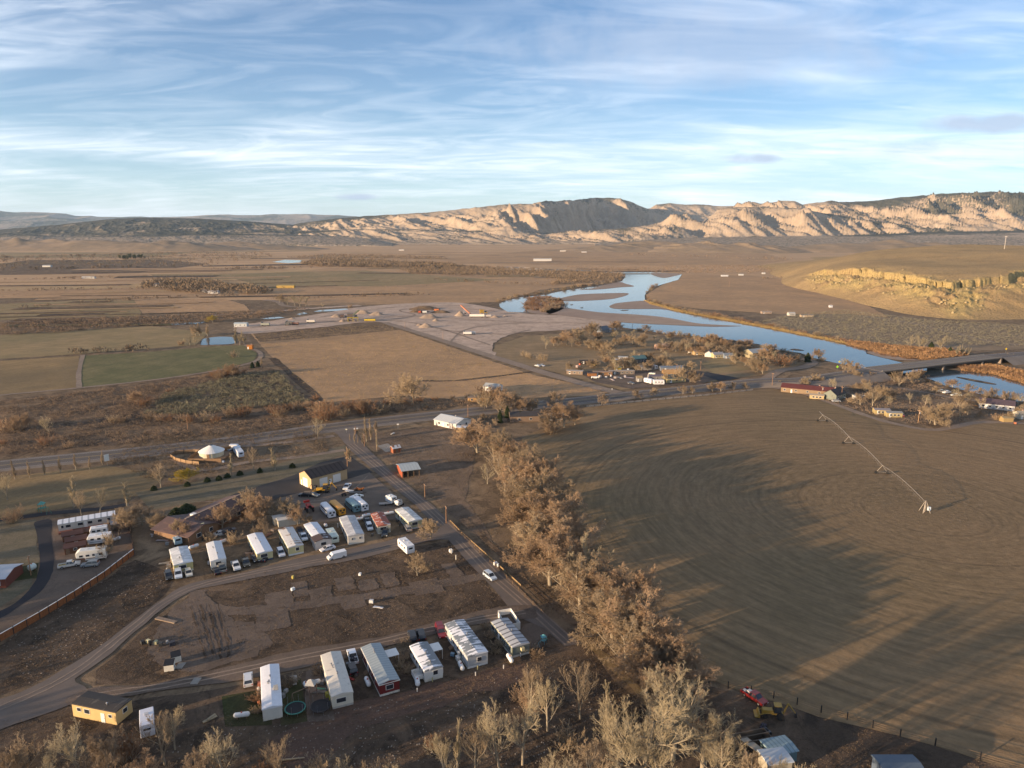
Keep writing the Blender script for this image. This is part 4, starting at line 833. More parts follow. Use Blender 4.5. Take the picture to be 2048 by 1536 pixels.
T('willow0', 377, 965, 935, 'round bright yellow willow beside the curved lane', 'yellow willow', wide=1.5)
T('juniper0', 330, 1052, 1032, 'dark green bush left of the long brown house roof', 'evergreen', wide=1.2); T('juniper1', 353, 1030, 1015, 'round dark green shrub behind the long brown house', 'evergreen by the house', wide=1.6); T('juniper1', 374, 1028, 1008, 'larger dark green shrub against the back of the long brown house', 'evergreen at the house back', wide=1.8)
for u, v in ((415, 963), (438, 960), (455, 955), (308, 980), (480, 950), (375, 972), (585, 935)):
    T('juniper1', u, v, v - 9, 'small round dark shrub, # from the left along the lane edge', 'small evergreens along the lane', wide=1.3)
# trees round the dark homestead by the highway
HOME = [(968, 815, 778, 'shrub2', 1.), (975, 800, 770, 'shrub0', 1.2), (995, 812, 770, 'globe0', 1.), (1010, 822, 780, 'globe0', 1.), (1000, 830, 795, 'globe2', 1.1), (1030, 815, 785, 'globe2', 1), (1045, 828, 795, 'globe0', 1.1), (1065, 825, 795, 'globe1', 1), (1110, 812, 780, 'globe2', 1), (1095, 860, 822, 'globe2', 1.2), (1128, 855, 800, 'globe0', 1.25), (1150, 850, 812, 'globe0', .9), (968, 845, 825, 'globe2', 1),
        (992, 850, 835, 'globe1', 1.1), (1105, 865, 840, 'shrub1', 1.3), (1204, 808, 785, 'globe2', 1.1), (1270, 798, 778, 'globe2', 1), (1310, 792, 774, 'globe1', 1), (1366, 788, 770, 'globe2', 1), (1385, 787, 772, 'globe1', 1), (1425, 783, 764, 'globe2', 1.2), (1442, 783, 762, 'globe0', 1), (1468, 780, 763, 'globe2', 1), (1488, 778, 764, 'globe1', 1), (960, 890, 862, 'globe0', 1), (1015, 835, 812, 'juniper0', .8), (1040, 840, 822, 'juniper0', .7), (1000, 845, 820, 'juniper0', .7)]
for (u, v, t, k, wd) in HOME: T(k, u, v, t, f'{nm2[k.rstrip("0123")]}, # from the left along the highway homestead', 'trees by the highway homestead', wide=wd)
# settlement trees and those on the river banks
SET = [(1092, 698, 670, 'cotton0', 1.1), (1134, 690, 660, 'globe0', 1.2), (1108, 692, 672, 'globe0', 1), (1155, 680, 655, 'globe1', 1), (1180, 672, 645, 'globe2', 1.), (1190, 668, 642, 'globe1', 1), (1233, 662, 640, 'globe0', 1.2), (1227, 682, 660, 'cotton0', 1.2), (1220, 708, 682, 'globe1', 1.3), (1185, 696, 680, 'globe0', 1), (1200, 700, 685, 'globe0', 1), (1250, 688, 668, 'globe0', 1), (1265, 690, 668, 'globe1', 1.2), (1278, 693, 670, 'globe1', 1.2), (1291, 664, 648, 'globe2', 1.2),
       (1345, 676, 660, 'cotton0', 1.1), (1360, 676, 660, 'cotton2', 1.1), (1375, 680, 664, 'globe2', 1.1), (1322, 704, 685, 'globe0', 1.1), (1340, 702, 680, 'globe2', 1.1), (1352, 704, 682, 'cotton1', 1.2), (1365, 704, 686, 'globe2', 1), (1400, 690, 672, 'globe0', 1.2), (1415, 695, 672, 'globe0', 1.2), (1430, 700, 678, 'globe2', 1.3), (1450, 700, 676, 'globe0', 1.2), (1405, 712, 690, 'globe0', 1.1), (1420, 708, 692, 'globe1', 1.), (1435, 712, 692, 'globe2', 1.1), (1462, 715, 690, 'globe2', 1.3), (1480, 712, 688, 'globe2', 1.3),
       (1470, 728, 708, 'globe1', 1.3), (1490, 732, 712, 'globe0', 1.2), (1505, 738, 712, 'globe1', 1.1), (1515, 745, 715, 'globe1', 1.1), (1525, 748, 724, 'globe0', 1.), (1500, 712, 698, 'globe2', 1), (1540, 728, 710, 'globe2', 1.2), (1560, 732, 708, 'shrub0', 1.4), (1575, 730, 708, 'globe2', 1.3), (1590, 728, 708, 'globe2', 1.1), (1615, 724, 706, 'juniper0', 1.2), (1636, 720, 696, 'globe0', 1.), (1685, 738, 714, 'cotton2', 1.2), (1700, 740, 720, 'globe2', 1.1), (1716, 742, 724, 'globe2', 1.),
       (1716, 762, 740, 'globe1', 1.1), (1788, 765, 742, 'globe1', .9), (1825, 766, 738, 'globe1', 1.), (1838, 764, 736, 'globe0', .9), (1905, 775, 757, 'globe0', 1.3), (1938, 782, 766, 'globe2', 1.2), (1962, 788, 774, 'globe2', 1), (1985, 798, 774, 'globe2', 1.), (2010, 806, 780, 'globe2', .9), (2022, 806, 782, 'globe2', .8), (2036, 806, 784, 'cotton1', .9), (1800, 764, 740, 'globe2', .5),
       (1230, 745, 712, 'cotton0', .8), (1215, 730, 712, 'globe0', 1), (1275, 745, 728, 'globe1', 1), (1300, 740, 718, 'globe2', 1), (1320, 735, 712, 'globe2', 1), (1340, 740, 718, 'globe1', 1), (1290, 722, 704, 'globe1', .8), (1365, 765, 730, 'globe1', .9), (1380, 765, 740, 'globe2', 1), (1390, 765, 738, 'globe2', .9), (1330, 765, 745, 'globe1', .8), (1140, 745, 722, 'globe1', .8), (1160, 742, 730, 'shrub1', 1), (1078, 720, 705, 'shrub2', .8), (1088, 722, 706, 'shrub2', .8), (1055, 715, 703, 'shrub2', .8), (1062, 718, 705, 'shrub2', .8), (1045, 712, 700, 'shrub2', .8),
       (1608, 775, 755, 'globe1', 1.), (1575, 780, 766, 'globe1', .9), (1560, 770, 760, 'globe2', .9), (1662, 785, 755, 'cotton2', .9), (1720, 810, 785, 'globe2', 1.2), (1745, 812, 778, 'cotton1', 1.2), (1765, 800, 768, 'globe1', 1.3), (1735, 795, 782, 'globe2', 1.), (1870, 850, 805, 'globe1', 1.3), (1860, 848, 822, 'globe2', 1.), (1860, 812, 800, 'cotton1', 1.), (1920, 835, 800, 'cotton1', 1.2), (1935, 830, 806, 'globe1', 1.1), (1900, 812, 806, 'shrub1', 1), (1962, 836, 820, 'globe2', 1), (1995, 840, 825, 'shrub1', 1.3), (2020, 842, 822, 'globe1', 1), (1890, 848, 835, 'shrub2', 1.2), (1700, 805, 795, 'shrub2', 1.), (1670, 800, 788, 'shrub1', 1.),
       (1820, 697, 670, 'cotton0', .9), (1838, 699, 670, 'cotton0', .9), (1849, 699, 674, 'cotton2', .8), (1881, 702, 670, 'cotton0', 1.2), (1913, 714, 688, 'vase0', .9), (1925, 713, 687, 'vase0', .9), (1935, 712, 690, 'vase0', .7), (1862, 698, 684, 'juniper0', 1.3), (1900, 705, 694, 'juniper0', 1.2), (2000, 718, 708, 'shrub2', 1.3), (2012, 718, 706, 'shrub2', 1.3),
       (400, 671, 645, 'poplar0', 2), (415, 672, 648, 'poplar0', 2.), (392, 672, 650, 'globe1', 1), (380, 690, 672, 'poplar1', 2.), (372, 690, 674, 'cotton0', .9), (390, 691, 672, 'cotton0', .9), (362, 690, 680, 'shrub1', 1.2), (471, 688, 655, 'poplar1', 2), (480, 690, 660, 'vase0', 1.), (488, 688, 665, 'vase0', .9), (523, 735, 714, 'poplar0', 1.6), (470, 715, 700, 'shrub2', 1), (505, 736, 724, 'juniper0', 1.2), (516, 733, 722, 'juniper0', 1.2), (575, 610, 592, 'cotton0', 1.2), (590, 612, 590, 'cotton2', 1.2), (600, 613, 590, 'cotton0', 1.3), (612, 612, 592, 'cotton2', 1.), (560, 606, 588, 'globe1', 1.1), (645, 616, 605, 'cotton0', 1), (700, 616, 608, 'shrub1', 1), (534, 585, 574, 'globe2', 1.6), (545, 585, 576, 'globe2', 1.)]
for (u, v, t, k, wd) in SET: T(k, u, v, t, f'{nm2[k.rstrip("0123")]}, # from the left beyond the highway', 'scattered trees beyond the highway', wide=wd)
for gi, (poly, n_, hh, ks) in enumerate((([(1100, 690), (1180, 665), (1250, 665), (1340, 675), (1400, 680), (1300, 700), (1180, 705)], 34, (5, 9), ('globe0', 'globe1', 'cotton0', 'cotton1')), ([(1330, 700), (1400, 682), (1480, 690), (1560, 715), (1540, 730), (1470, 722), (1380, 712)], 44, (5, 10), ('globe0', 'globe2', 'cotton1', 'cotton2')),
        ([(1150, 742), (1200, 715), (1300, 712), (1400, 735), (1380, 760), (1290, 745), (1200, 750)], 30, (4, 8), ('globe1', 'globe2', 'cotton1', 'cotton0')), ([(1580, 772), (1720, 745), (1840, 762), (1960, 800), (2060, 815), (2060, 840), (1900, 845), (1780, 822), (1680, 800)], 34, (4, 8), ('globe2', 'globe1', 'cotton1', 'cotton2')))):
    for x, y in scatter(poly, n_, 70 + gi, 0):
        tree(rr.choice(ks), 0, 0, rr.uniform(*hh), 'small bare yard tree, # from the left of the riverside settlement', 'yard trees of the riverside settlement', base=(x, y, 0), wide=1.25)
T('willow0', 426, 645, 630, 'small golden willow by the gravel track left of the quarry', 'golden willow', wide=1.3)
# shrubs in the scrub belt north of the highway
SCR = [(20, 860, 832, 'shrub1'), (45, 858, 825, 'globe0'), (33, 862, 842, 'shrub1'), (100, 868, 830, 'cotton2'), (95, 890, 868, 'shrub0'), (140, 895, 880, 'shrub1'), (8, 890, 878, 'shrub0'), (225, 845, 828, 'shrub2'), (245, 845, 828, 'shrub1'), (298, 840, 822, 'shrub1'), (320, 842, 826, 'shrub1'), (335, 843, 828, 'shrub0'), (365, 842, 825, 'shrub1'), (385, 845, 826, 'shrub0'), (412, 842, 820, 'shrub2'), (430, 844, 828, 'shrub0'),
       (275, 808, 780, 'globe0'), (285, 812, 790, 'shrub0'), (340, 785, 776, 'shrub0'), (85, 800, 794, 'shrub0'), (430, 754, 738, 'shrub0'), (450, 752, 732, 'shrub0'), (465, 754, 726, 'globe0'), (480, 750, 735, 'shrub3'), (440, 758, 740, 'shrub1'), (460, 833, 812, 'shrub1'), (485, 832, 808, 'shrub0'), (550, 830, 808, 'shrub0'), (560, 832, 812, 'shrub1'), (580, 824, 805, 'shrub0'), (600, 820, 800, 'shrub1'), (632, 800, 788, 'shrub0'),
       (645, 832, 798, 'globe0'), (650, 840, 805, 'shrub0'), (672, 825, 805, 'shrub1'), (688, 832, 815, 'shrub2'), (700, 822, 800, 'shrub0'), (728, 828, 795, 'globe0'), (735, 830, 800, 'shrub0'), (760, 828, 805, 'shrub2'), (770, 825, 808, 'shrub1'), (800, 822, 808, 'shrub1'), (690, 812, 800, 'shrub0'), (715, 812, 800, 'shrub3'), (745, 810, 800, 'shrub3'), (775, 808, 798, 'shrub3'), (805, 806, 796, 'shrub3'), (840, 803, 794, 'shrub3'), (870, 800, 792, 'shrub3'), (905, 797, 790, 'shrub1'), (850, 815, 806, 'shrub2'), (935, 795, 787, 'shrub1'), (660, 812, 800, 'shrub3'), (630, 815, 803, 'shrub3'), (615, 812, 800, 'shrub1')]
for (u, v, t, k) in SCR: T(k, u, v, t, 'rusty brown bush, # from the left north of the highway', 'bushes in the scrub north of the highway', cat='bush', wide=1.25)
# bushes on the river banks, one by one
def along(pts, n, amp, seed):
    r_ = random.Random(seed); A = np.array(pts, float); seg = np.hypot(*np.diff(A, axis=0).T); cum = np.concatenate([[0], np.cumsum(seg)]); o = []
    for i in range(n):
        s = (i + r_.random()) / n * cum[-1]; o.append((np.interp(s, cum, A[:, 0]) + r_.uniform(-1, 1) * amp, np.interp(s, cum, A[:, 1]) + r_.uniform(-1, .2) * amp * .35))
    return o
for pts, n, am, hh, ks, ph, gp in (
    ([(1318, 570), (1300, 576), (1296, 588), (1296, 600), (1330, 613), (1400, 630), (1455, 638)], 52, 3, (3, 6), ('shrub0', 'shrub1', 'shrub2'), 'bank bush, # from the left along the far bend of the river', 'bushes on the inner river bend'),
    ([(1455, 638), (1540, 653), (1600, 665), (1660, 677), (1700, 688)], 44, 5, (2.5, 5), ('shrub1', 'shrub2', 'shrub0'), 'bush, # from the left on the far bank of the straight reach', 'bushes on the far bank'),
    ([(1690, 686), (1740, 694), (1800, 700), (1860, 706), (1930, 716)], 48, 6, (1.8, 3.6), ('shrub0', 'shrub3'), 'rust-red willow bush, # from the left upstream of the bridge', 'red willows upstream of the bridge'),
    ([(1738, 702), (1765, 711), (1800, 717), (1830, 720)], 16, 3, (1.5, 2.5), ('shrub0', 'shrub3'), 'low red bush, # from the left on the spit before the bridge', 'red bushes on the spit'),
    ([(1925, 738), (1960, 742), (2000, 748), (2048, 758), (2100, 775)], 46, 7, (2.5, 4.5), ('shrub0', 'shrub3'), 'rust-red bush, # from the left on the bank past the bridge', 'red bushes downstream of the bridge'),
    ([(1000, 604), (1040, 594), (1083, 588), (1122, 581), (1171, 573), (1217, 568), (1240, 562), (1248, 552)], 50, 4, (3.5, 7), ('shrub1', 'shrub2', 'globe2'), 'bare bush, # from the left on the north river bank', 'bushes on the north bank'),
    ([(1260, 660), (1300, 664), (1340, 670), (1400, 676), (1470, 684), (1540, 700), (1600, 712), (1660, 727)], 40, 3, (2, 4), ('shrub2', 'shrub1'), 'small bush, # from the left on the settlement bank', 'bushes on the settlement bank'),
    ([(1850, 762), (1900, 775), (1950, 788), (2000, 800), (2048, 808)], 24, 3, (1.5, 3), ('shrub2', 'shrub1'), 'low bush, # from the left on the near bank past the bridge', 'bushes on the near bank')):
    n = int(n * .58)
    for i, (u, v) in enumerate(along(pts, n, am, n)): tree(rr.choice(ks), u, v, rr.uniform(*hh), ph, gp, cat='bush', wide=1.5)
for i in range(24):
    a = i * 2.4; q = math.sqrt((i + .5) / 24); u, v = 1088 + 40 * q * math.cos(a), 611 + 15 * q * math.sin(a)
    tree(rr.choice(['shrub0', 'shrub1', 'shrub3']), u, v, rr.uniform(5, 7.5), 'russet bush, # from the left on the wooded river island', 'bushes on the river island', cat='bush', wide=1.5)

# ---- masses nobody could count: low-poly scrub joined into one mesh each
def scrub_mesh(name, P_, h, m, seed, cards=26, tri=.16, flat=.5, label=None):
    """P_ (n,2) positions, h (n,) heights: every bush a spray of small blades"""
    rng = np.random.default_rng(seed); n = len(P_); k = cards
    th = rng.uniform(0, 2 * np.pi, (n, k)); ph = rng.uniform(.0, 1, (n, k)) ** .6; rad = rng.uniform(.3, 1, (n, k))
    c = np.stack([np.cos(th) * rad * flat, np.sin(th) * rad * flat, ph * .95 * np.sqrt(np.clip(1.15 - (rad * .8) ** 2, .1, 1))], -1) * h[:, None, None]
    c[..., 0] += P_[:, None, 0]; c[..., 1] += P_[:, None, 1]
    a = rng.normal(0, 1, (n, k, 3)); a = _nrm(a); s = (h * tri)[:, None, None] * rng.uniform(.6, 1.4, (n, k, 1))
    b_ = _nrm(np.stack([np.cos(th) * .6, np.sin(th) * .6, np.ones_like(th)], -1) + rng.normal(0, .3, (n, k, 3)))
    V = np.stack([c - a * s * .45, c + a * s * .45, c + b_ * s * 1.6], 2).reshape(-1, 3); Fc = np.arange(len(V)).reshape(-1, 3)
    o = mesh_np(name, V, Fc, m); return tag(o, label=label, kind='stuff')
def blob(name, c1, c2):
    m, nt, b = newmat(name); b.inputs['Specular IOR Level'].default_value = .05; v = objco(nt); nt.links.new(mixc(nt, noise(nt, v, .08, 4, .6, .35, .65), c1, c2), b.inputs['Base Color']); return m
M_sage = blob('sagebrush', (.22, .20, .135), (.145, .13, .09)); M_brush = blob('brush', (.25, .18, .125), (.155, .112, .08)); M_bank = blob('bank_brush', (.36, .215, .11), (.25, .15, .08)); M_wood = blob('far_wood', (.23, .17, .115), (.16, .12, .085))
M_tuft = blob('dry_tufts', (.17, .125, .085), (.11, .084, .06)); M_gtuft = blob('golden_tufts', (.42, .30, .13), (.30, .20, .09)); M_evg = blob('far_evergreen', (.05, .06, .035), (.08, .08, .045))
def brushfield(name, poly, n, h0, h1, m, seed, label, cl=0, **k):
    P_ = scatter(poly, n, seed, cl); rng = np.random.default_rng(seed + 1); return scrub_mesh(name, P_, rng.uniform(h0, h1, len(P_)), m, seed, label=label, **k)
brushfield('sagebrush', [(285, 828), (330, 790), (430, 762), (520, 742), (560, 745), (590, 780), (620, 806), (560, 812), (460, 822), (400, 832)], 2600, .9, 1.9, M_sage, 3, 'grey sagebrush flat north of the highway', .40, flat=.75, tri=.2)
brushfield('sagebrush', [(1500, 645), (1600, 628), (1690, 620), (1850, 640), (2048, 650), (2200, 655), (2200, 690), (2048, 694), (1900, 690), (1790, 695), (1650, 672)], 7000, .7, 1.5, M_sage, 4, 'sagebrush slope below the yellow bluff', .36, flat=.8, tri=.22, cards=16)
brushfield('dry_brush', [(0, 806), (160, 785), (300, 770), (460, 742), (300, 815), (280, 835), (500, 845), (640, 818), (800, 800), (960, 800), (960, 812), (700, 835), (400, 875), (0, 912)], 5600, .5, 1.6, M_brush, 5, 'dry brown brush between the fields and the highway', .42, flat=.8, tri=.2, cards=18)
brushfield('dry_brush', [(0, 648), (120, 640), (300, 634), (430, 628), (620, 618), (500, 640), (380, 648), (250, 655), (100, 668), (0, 672)], 2600, 1.2, 3.2, M_brush, 6, 'dark brush belt along the ditch left of the quarry', .40, flat=.8, tri=.2, cards=18)
brushfield('bank_grass', [(1288, 601), (1300, 609), (1354, 623.5), (1451, 641.5), (1537, 657.5), (1654, 681), (1700, 691), (1706, 689), (1654, 677.5), (1537, 654), (1451, 638), (1354, 620), (1306, 606)], 5200, .8, 1.6, M_gtuft, 7, 'golden grass fringe on the far river bank', flat=.8, tri=.25, cards=12)
brushfield('bank_grass', [(1693, 690), (1733, 700), (1776, 712), (1860, 722), (1940, 712), (1900, 700), (1800, 694), (1700, 683)], 3800, .8, 2.2, M_bank, 8, 'rust coloured willow scrub upstream of the bridge', flat=.7, tri=.25, cards=16)
brushfield('bank_grass', [(1925, 743), (1989, 750), (2048, 769), (2200, 799), (2200, 770), (2048, 745), (1980, 733), (1940, 735)], 4200, .9, 2.4, M_bank, 9, 'rust coloured willow scrub downstream of the bridge', flat=.7, tri=.25, cards=16)
brushfield('far_wood', [(600, 529), (640, 521), (720, 523), (850, 528), (900, 531), (930, 536), (860, 538), (720, 535), (640, 534)], 1500, 5, 11, M_wood, 10, 'long belt of far bare trees on the old river channel', .3, flat=.6, tri=.2, cards=30)
brushfield('far_wood', [(570, 516), (660, 510), (740, 511), (870, 515), (900, 519), (780, 519), (640, 517)], 900, 3, 8, M_wood, 11, 'far brush belt before the foothills', .35, flat=.7, tri=.2)
brushfield('far_wood', [(800, 540), (930, 533), (1100, 541), (1200, 545), (1245, 548), (1240, 560), (1180, 566), (1100, 571), (1080, 580), (1120, 560), (1060, 553), (900, 551), (820, 548)], 2600, 2.5, 7, M_wood, 12, 'bare woodland on the north side of the river bend', .36, flat=.7, tri=.2)
brushfield('far_wood', [(1100, 532), (1200, 533), (1300, 534), (1400, 532), (1560, 532), (1600, 538), (1560, 546), (1400, 548), (1300, 545), (1180, 540)], 2400, 1.5, 4, M_brush, 13, 'brush along the far side of the river', .35, flat=.8, tri=.2, cards=16)
brushfield('far_wood', [(-200, 518), (100, 512), (400, 505), (520, 506), (560, 512), (430, 530), (300, 535), (100, 530), (0, 545), (-200, 560)], 1100, 3, 10, M_wood, 14, 'scattered far trees and brush left of the valley', .52, flat=.7, tri=.2)
brushfield('far_wood', [(285, 576), (300, 566), (400, 562), (470, 575), (540, 582), (520, 590), (400, 588), (330, 582)], 700, 4, 10, M_wood, 15, 'grove round the far farmstead', .42, flat=.65, tri=.2)
brushfield('far_evergreen', [(235, 517), (290, 513), (290, 519), (240, 520)], 26, 9, 15, M_evg, 16, 'dark far evergreens on the left', flat=.25, tri=.22, cards=50)
brushfield('weeds', [(0, 560), (300, 545), (900, 560), (1000, 600), (640, 612), (300, 625), (0, 640), (-200, 640)], 2600, .8, 2.2, M_brush, 17, 'tufts dotted over the far fields', .55, flat=.8, tri=.22, cards=10)
brushfield('weeds', [(500, 666), (640, 656), (768, 649), (1072, 752), (1228, 782), (930, 800), (800, 792), (640, 806)], 9000, .15, .45, M_gtuft, 18, 'dry grass tufts on the golden field', flat=1.2, tri=.6, cards=5)
brushfield('weeds', [(735, 868), (880, 852), (935, 872), (950, 905), (930, 1000), (1060, 1130), (1180, 1260), (1260, 1370), (1200, 1340), (1000, 1120), (860, 990), (790, 935), (740, 890)], 6050, .06, .3, M_tuft, 19, 'dry weeds on the dirt lot beside the side road', .42, flat=1.0, tri=.5, cards=6)
brushfield('weeds', [(200, 1340), (380, 1200), (520, 1145), (700, 1122), (900, 1085), (990, 1180), (1030, 1212), (800, 1262), (560, 1306), (300, 1364)], 7700, .06, .3, M_tuft, 20, 'dry weeds in the empty middle block', .46, flat=1.0, tri=.45, cards=7)
brushfield('weeds', [(-100, 1390), (0, 1290), (272, 1120), (340, 1160), (320, 1190), (200, 1295), (60, 1370), (-100, 1430)], 4950, .06, .3, M_tuft, 21, 'dry weeds below the board fence', .44, flat=1.0, tri=.45, cards=7)
brushfield('weeds', [(-200, 1460), (160, 1430), (520, 1440), (760, 1380), (1060, 1310), (1180, 1320), (1300, 1430), (1420, 1600), (-400, 1640)], 14300, .06, .3, M_tuft, 22, 'dry weeds and litter on the rough ground in front', .42, flat=1.0, tri=.4, cards=7)
brushfield('weeds', [(300, 870), (640, 850), (650, 870), (660, 905), (500, 930), (420, 950), (300, 960), (210, 925)], 6000, .15, .7, M_tuft, 23, 'dry weeds round the yurt plot', .45, flat=1., tri=.4, cards=7)
brushfield('weeds', [(1560, 778), (1740, 740), (1850, 765), (1960, 798), (2060, 810), (2060, 838), (1960, 838), (1880, 852), (1800, 845)], 5000, .3, 1.0, M_brush, 24, 'dry weeds in the riverside yards', .42, flat=1., tri=.3, cards=8)
brushfield('weeds', [(1440, 1375), (1560, 1408), (1700, 1448), (1900, 1505), (2100, 1565), (2100, 1640), (1400, 1640), (1380, 1450)], 4950, .06, .3, M_tuft, 25, 'dry grass beyond the field fence at the lower right', .46, flat=1., tri=.4, cards=6)
#, (1900, 572), (1900, 600), (1760, 600), (1700, 590)], 1, 1)])

for i, (u0, v0, u1, v1, n_) in enumerate(((0, 517, 330, 508, 60), (60, 540, 420, 532, 70), (0, 560, 260, 556, 30), (0, 583, 300, 578, 40), (430, 540, 620, 536, 40), (250, 600, 480, 592, 30), (520, 600, 860, 590, 50), (860, 560, 1100, 572, 50), (40, 618, 270, 600, 24), (150, 708, 300, 700, 26), (1250, 510, 1580, 520, 50), (1150, 497, 1500, 492, 40), (1500, 560, 1700, 548, 30))):
    r_ = np.random.default_rng(200 + i); t_ = r_.uniform(0, 1, n_); pts = [G(u0 + (u1 - u0) * a + b, v0 + (v1 - v0) * a) for a, b in zip(t_, r_.normal(0, 4, n_))]
    scrub_mesh('hedgerow', np.array([(p.x, p.y) for p in pts]), r_.uniform(2, 7, n_) * (1.4 if v0 < 560 else .8), M_wood, 300 + i, 34, .2, .6, 'hedgerow of bare trees between far fields')['group'] = 'hedgerows between the far fields'
# ---------------------------------------------------------------- buildings
M_glass = plain((.03, .035, .045), .15, 0, .6, .1); M_frame = plain((.62, .60, .56), .6); M_tyre = plain((.02, .02, .02), .9); M_metal = plain((.35, .35, .36), .4, .7)
M_wht = plain((.68, .66, .62), .55, 0, .4, .06); M_wood_ = plain((.20, .13, .08), .9, 0, .2, .3, 3); M_black = plain((.015, .015, .018), .6)
M_postw = plain((.16, .11, .07), .9, 0, .2, .25, 3)
def siding(name, c, rib=0, dirt=.25):
    m, nt, b = newmat(name); b.inputs['Roughness'].default_value = .6; v = objco(nt, world=False)
    f = noise(nt, v, .6, 5, .65, .4, .75); cc = mixc(nt, math_(nt, 'MULTIPLY', f, dirt), c, tuple(x * .45 for x in c))
    w_ = N(nt, 'ShaderNodeTexWave', Scale=rib or 1.6, Distortion=.0); w_.bands_direction = 'X' if rib else 'Z'; nt.links.new(v, w_.inputs['Vector'])
    cc = mixc(nt, math_(nt, 'MULTIPLY', w_.outputs['Fac'], .10), cc, tuple(x * .6 for x in c)); nt.links.new(cc, b.inputs['Base Color']); bump(nt, b, w_.outputs['Fac'], .3, .03); return m
def roofing(name, base, patch=None, amt=.5, ribs=0, scale=.45, metal=0, ribc=None, half=0):
    """patch = second colour laid in ragged blotches; ribs = cross seams per metre; half>0 keeps the patch to one slope"""
    m, nt, b = newmat(name); b.inputs['Roughness'].default_value = .45 if metal else .75; b.inputs['Metallic'].default_value = metal * .4; b.inputs['Specular IOR Level'].default_value = .35
    v = objco(nt, world=False); f = noise(nt, v, 1.2, 5, .65, .35, .7); cc = mixc(nt, math_(nt, 'MULTIPLY', f, .3), base, tuple(x * .6 for x in base))
    sx = nt.nodes.new('ShaderNodeSeparateXYZ'); nt.links.new(v, sx.inputs[0])
    if patch:
        mp = nt.nodes.new('ShaderNodeMapping'); mp.inputs['Scale'].default_value = (1.6, .7, 1); nt.links.new(v, mp.inputs[0])
        n = N(nt, 'ShaderNodeTexNoise', Scale=scale, Detail=6, Roughness=.62, Distortion=.4); nt.links.new(mp.outputs[0], n.inputs['Vector']); q = n.outputs[0]
        if half: q = math_(nt, 'SUBTRACT', q, math_(nt, 'MULTIPLY', sx.outputs[1], half))
        if ribs: 
            sn = math_(nt, 'SINE', math_(nt, 'MULTIPLY', sx.outputs[0], ribs * 6.283)); q = math_(nt, 'ADD', q, math_(nt, 'MULTIPLY', sn, .07))
        mr = nt.nodes.new('ShaderNodeMapRange'); mr.inputs[1].default_value = 1 - amt - .01; mr.inputs[2].default_value = 1 - amt + .01; nt.links.new(q, mr.inputs[0]); cc = mixc(nt, mr.outputs[0], cc, patch)
    if ribs and not patch:
        sn = math_(nt, 'SINE', math_(nt, 'MULTIPLY', sx.outputs[0], ribs * 6.283)); mr = nt.nodes.new('ShaderNodeMapRange'); mr.inputs[1].default_value = .55; mr.inputs[2].default_value = .8; nt.links.new(sn, mr.inputs[0])
        cc = mixc(nt, mr.outputs[0], cc, ribc or tuple(x * .45 for x in base))
    nt.links.new(cc, b.inputs['Base Color']); return m
def win(mbf, mbg, x, y, z, w_, h_, side):
    """window on wall: side 'x' faces +-X, 'y' faces +-Y; (x,y) on the wall plane, sign in side"""
    s = 1 if side[0] == '+' else -1
    if side[1] == 'x':
        mbf.box(x + s * .03, y, z, .06, w_ + .2, h_ + .2); mbg.box(x + s * .055, y, z, .06, w_, h_)
    else:
        mbf.box(x, y + s * .03, z, w_ + .2, .06, h_ + .2); mbg.box(x, y + s * .055, z, w_, .06, h_)
def windows(par, lst, fm=None):
    for (x, y, z, w_, h_, side) in lst:
        a, b = MB(), MB(); win(a, b, x, y, z, w_, h_, side)
        f = a.build('window', fm or M_frame, par); b.build('pane', M_glass, f)
def door(par, x, y, h_, side, m=None, w_=.95, name='door', z=0.):
    s = 1 if side[0] == '+' else -1; mb = MB()
    if side[1] == 'x': mb.box(x + s * .04, y, h_ / 2 + z, .08, w_, h_)
    else: mb.box(x, y + s * .04, h_ / 2 + z, w_, .08, h_)
    d = mb.build(name, m or M_wht, par)
    if name == 'door':
        k = MB()
        if side[1] == 'x': k.box(x + s * .1, y + w_ * .38, h_ / 2 + z, .06, .1, .1)
        else: k.box(x + w_ * .38, y + s * .1, h_ / 2 + z, .1, .06, .1)
        k.build('handle', M_metal, d)
    return d
def gable(name, label, cat, c, ang, L, W, wh, rise, wallm, roofm, over=.25, group=None, arch=False, skirt=None, wins=(), doors=(), zb=0.0, parts=()):
    """long axis = local x"""
    e = empty(name, (c[0], c[1], zb), ang, label, cat, group); h = wh
    mb = MB(); s0 = .55 if skirt else 0
    prof = [(-W / 2, s0), (W / 2, s0), (W / 2, h), (0, h + rise - .04), (-W / 2, h)]
    mb.prism(prof, -L / 2, L / 2, 'x'); mb.build('wall', wallm, e)
    if skirt: sk = MB(); sk.box(0, 0, s0 / 2, L - .06, W - .06, s0 - .01); sk.build('skirt', skirt, e)
    rb = MB(); Lo, Wo = L / 2 + over, W / 2 + over; dz = rise * over / (W / 2)
    if arch: pr = [(-Wo, h - .02), (-Wo * .95, h + rise * .18), (-Wo * .5, h + rise * .62), (0, h + rise), (Wo * .5, h + rise * .62), (Wo * .95, h + rise * .18), (Wo, h - .02), (Wo, h - .12), (-Wo, h - .12)]
    else: pr = [(-Wo, h - dz), (0, h + rise), (Wo, h - dz), (Wo, h - dz + .12), (0, h + rise + .12), (-Wo, h - dz + .12)]
    rb.prism(pr, -Lo, Lo, 'x'); roof = rb.build('roof', roofm, e)
    windows(e, wins); 
    for d_ in doors: door(e, *d_)
    return e, roof
def roof_ends(a, b, z):
    A, B = G(*a, z), G(*b, z); c = (A + B) / 2; return (c.x, c.y), math.atan2(B.y - A.y, B.x - A.x), (B - A).length
SK = plain((.60, .57, .50), .8); SKD = plain((.12, .10, .09), .9)
